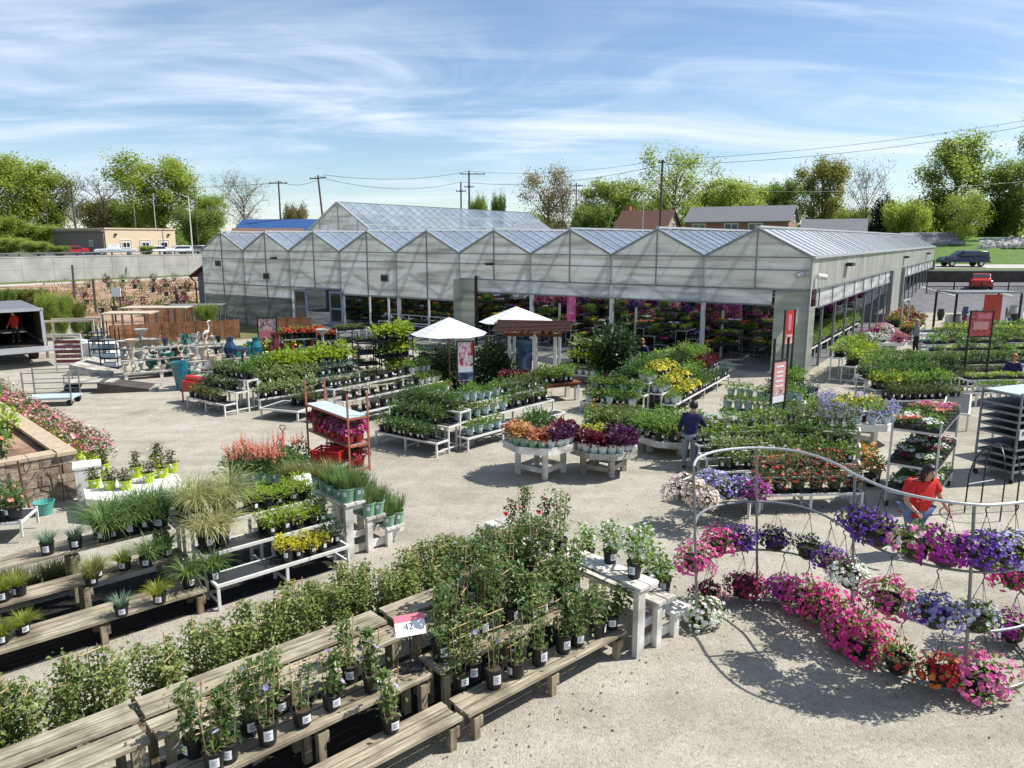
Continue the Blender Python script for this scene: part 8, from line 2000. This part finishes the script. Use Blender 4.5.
# side aisle plants inside the right opening
for q in range(9):
    c = ghw(-1.2, 4.6+q*2.0, 0); 
    spawn('tree_fresh', c, 'leafy plant just inside the side opening of the greenhouse', 'plants inside the side opening', 1.3)
for q in range(330):     # tall racks of trays between the benches
    x, y = -1.6-ri.random()*16, ri.choice((3.6, 6.2, 9, 9, 12, 12, 15, 18, 21))+ri.uniform(-.9, .9)
    z0_ = ri.uniform(0, .35)
    for z in (.45, .95, 1.5, 2.0)[:ri.choice((2, 3, 3, 4))]: BULK.add(ri.choice(kinds_in+['flat_dark', 'flat_green', 'flat_tall', 'flat_olive', 'flat_dark', 'flat_tallfresh', 'flat_lime', 'flat_dark']), ghw(x, y, z+z0_), GR+ri.uniform(-.3, .3), 1.2)
for q in range(150):     # stock in the left bays
    x, y = -BW*4.1-ri.random()*BW*2.8, 3+ri.random()*7.5
    for z in (.4, .9, 1.4, 1.9): BULK.add(ri.choice(['flat_dark', 'flat_lav', 'flat_orange', 'flat_dark', 'flat_tall', 'flat_burg']), ghw(x, y, z), GR, 1.3)
for q in range(420):     # a second, lower layer of baskets on racks deeper inside
    x, y = -1.4-ri.random()*16.2, 4.5+ri.random()*22; BULK.hb(ri.choice(hk), ghw(x, y, ri.choice((1.75, 2.05, 2.5))), 1.3)
tag(BULK.b.build('deep_flower_benches', BULK.mats), 'dense mass of flowers and baskets deep inside the greenhouse', 'flowers', kind='stuff')
sb2 = stepbench('bench of leafy green plants inside the side opening of the greenhouse', ghw(-.5, 3.0), math.degrees(GR)+90, 14, (.7,), .8)
sb2.fill(0, 'shrub_fresh', 26, 2, 'leafy green plant on the bench inside the side opening', 'green plants on the inside side bench', sc=1.5)
# rear left bays: tables seen through the openings
tl2 = stepbench('bench of dark goods seen through the opening right of the door', ghw(-BW*5.6, 1.2), math.degrees(GR), 6, (.8, 1.2), .6)
tl2.fill(0, ['flat_lav', 'flat_white', 'flat_dark'], 11, 1, 'tray on the lower bench seen right of the greenhouse door', 'trays right of the greenhouse door, lower'); tl2.fill(1, ['flat_orange', 'flat_dark', 'flat_olive'], 11, 1, 'tray on the upper bench seen right of the greenhouse door', 'trays right of the greenhouse door, upper')
for q in range(5): basket('red' if q % 2 else 'begonia', ghw(-BW*5+q*.8-1.5, 2.5, 2.3), 'rusty orange basket hanging just inside the bay right of the door', True, 1.3, 'orange baskets right of the door')
# front tables of the left bays
fl_ = flattable('grey table with pale plants in front of the third open bay', ghw(-BW*4.6, -2.0), math.degrees(GR), 3.4, .8, .8)
fl_.fill(0, ['flat_white', 'flat_lav'], 6, 1, 'pale tray on the grey table before the greenhouse left of the pier', 'pale trays left of the pier')
fl2_ = flattable('second grey table left of the pier before the greenhouse', ghw(-BW*5.4, -2.6), math.degrees(GR), 3.4, .8, .8)
fl2_.fill(0, ['flat_dark', 'flat_violet'], 6, 1, 'dark tray on the second grey table before the greenhouse', 'dark trays before the greenhouse')
# banner inside
bn = thing('hanging_banner', 'vertical magenta banner with white script hanging inside the greenhouse', 'banner', ghw(-BW*2.62, 1.2, 0), GR)
b = MB(); b.box((0, 0, 2.2), (.5, .02, 1.5)); b.build('cloth', M['pic_magenta'], bn)
b = MB(); b.tube([(-.05, -.02, 2.75), (.1, -.02, 2.7), (-.1, -.02, 2.55), (.1, -.02, 2.45), (-.08, -.02, 2.3), (.08, -.02, 2.2), (-.08, -.02, 2.05), (.05, -.02, 1.95)], .02, 5); b.build('script', M['tag'], bn)
b = MB(); b.tube([(0, .02, 0), (0, .02, 2.95)], .03, 6); b.build('pole', M['galvdark'], bn)

# dropped leaves and spilled soil round the benches
rnd = random.Random(11); b = MB()
for i in range(900):
    t = rnd.random()
    if t < .5: p = sn(rnd.uniform(-2, 8.6), rnd.choice((5.5, 5.8, 9.3, 9.9, 11.0))+rnd.gauss(0, .3))
    elif t < .75: q = rnd.choice(sc_); p = Vector((q.x+rnd.gauss(0, .4), q.y+rnd.gauss(0, .4), 0))
    else: p = at(rnd.uniform(200, 900), rnd.uniform(440, 560), 0)
    b.leaf(p+Vector((0, 0, .012)), (rnd.uniform(-1, 1), rnd.uniform(-1, 1), .15), rnd.uniform(.02, .055), .6, rnd, rnd.choice((0, 0, 1, 1, 1, 2)) if t > .5 else rnd.randrange(2))
tag(b.build('leaf_litter', [TL['olive'], M['soil'], FM['pink']]), 'dropped leaves, petals and crumbs of soil on the gravel around the benches', 'leaf litter', kind='stuff')
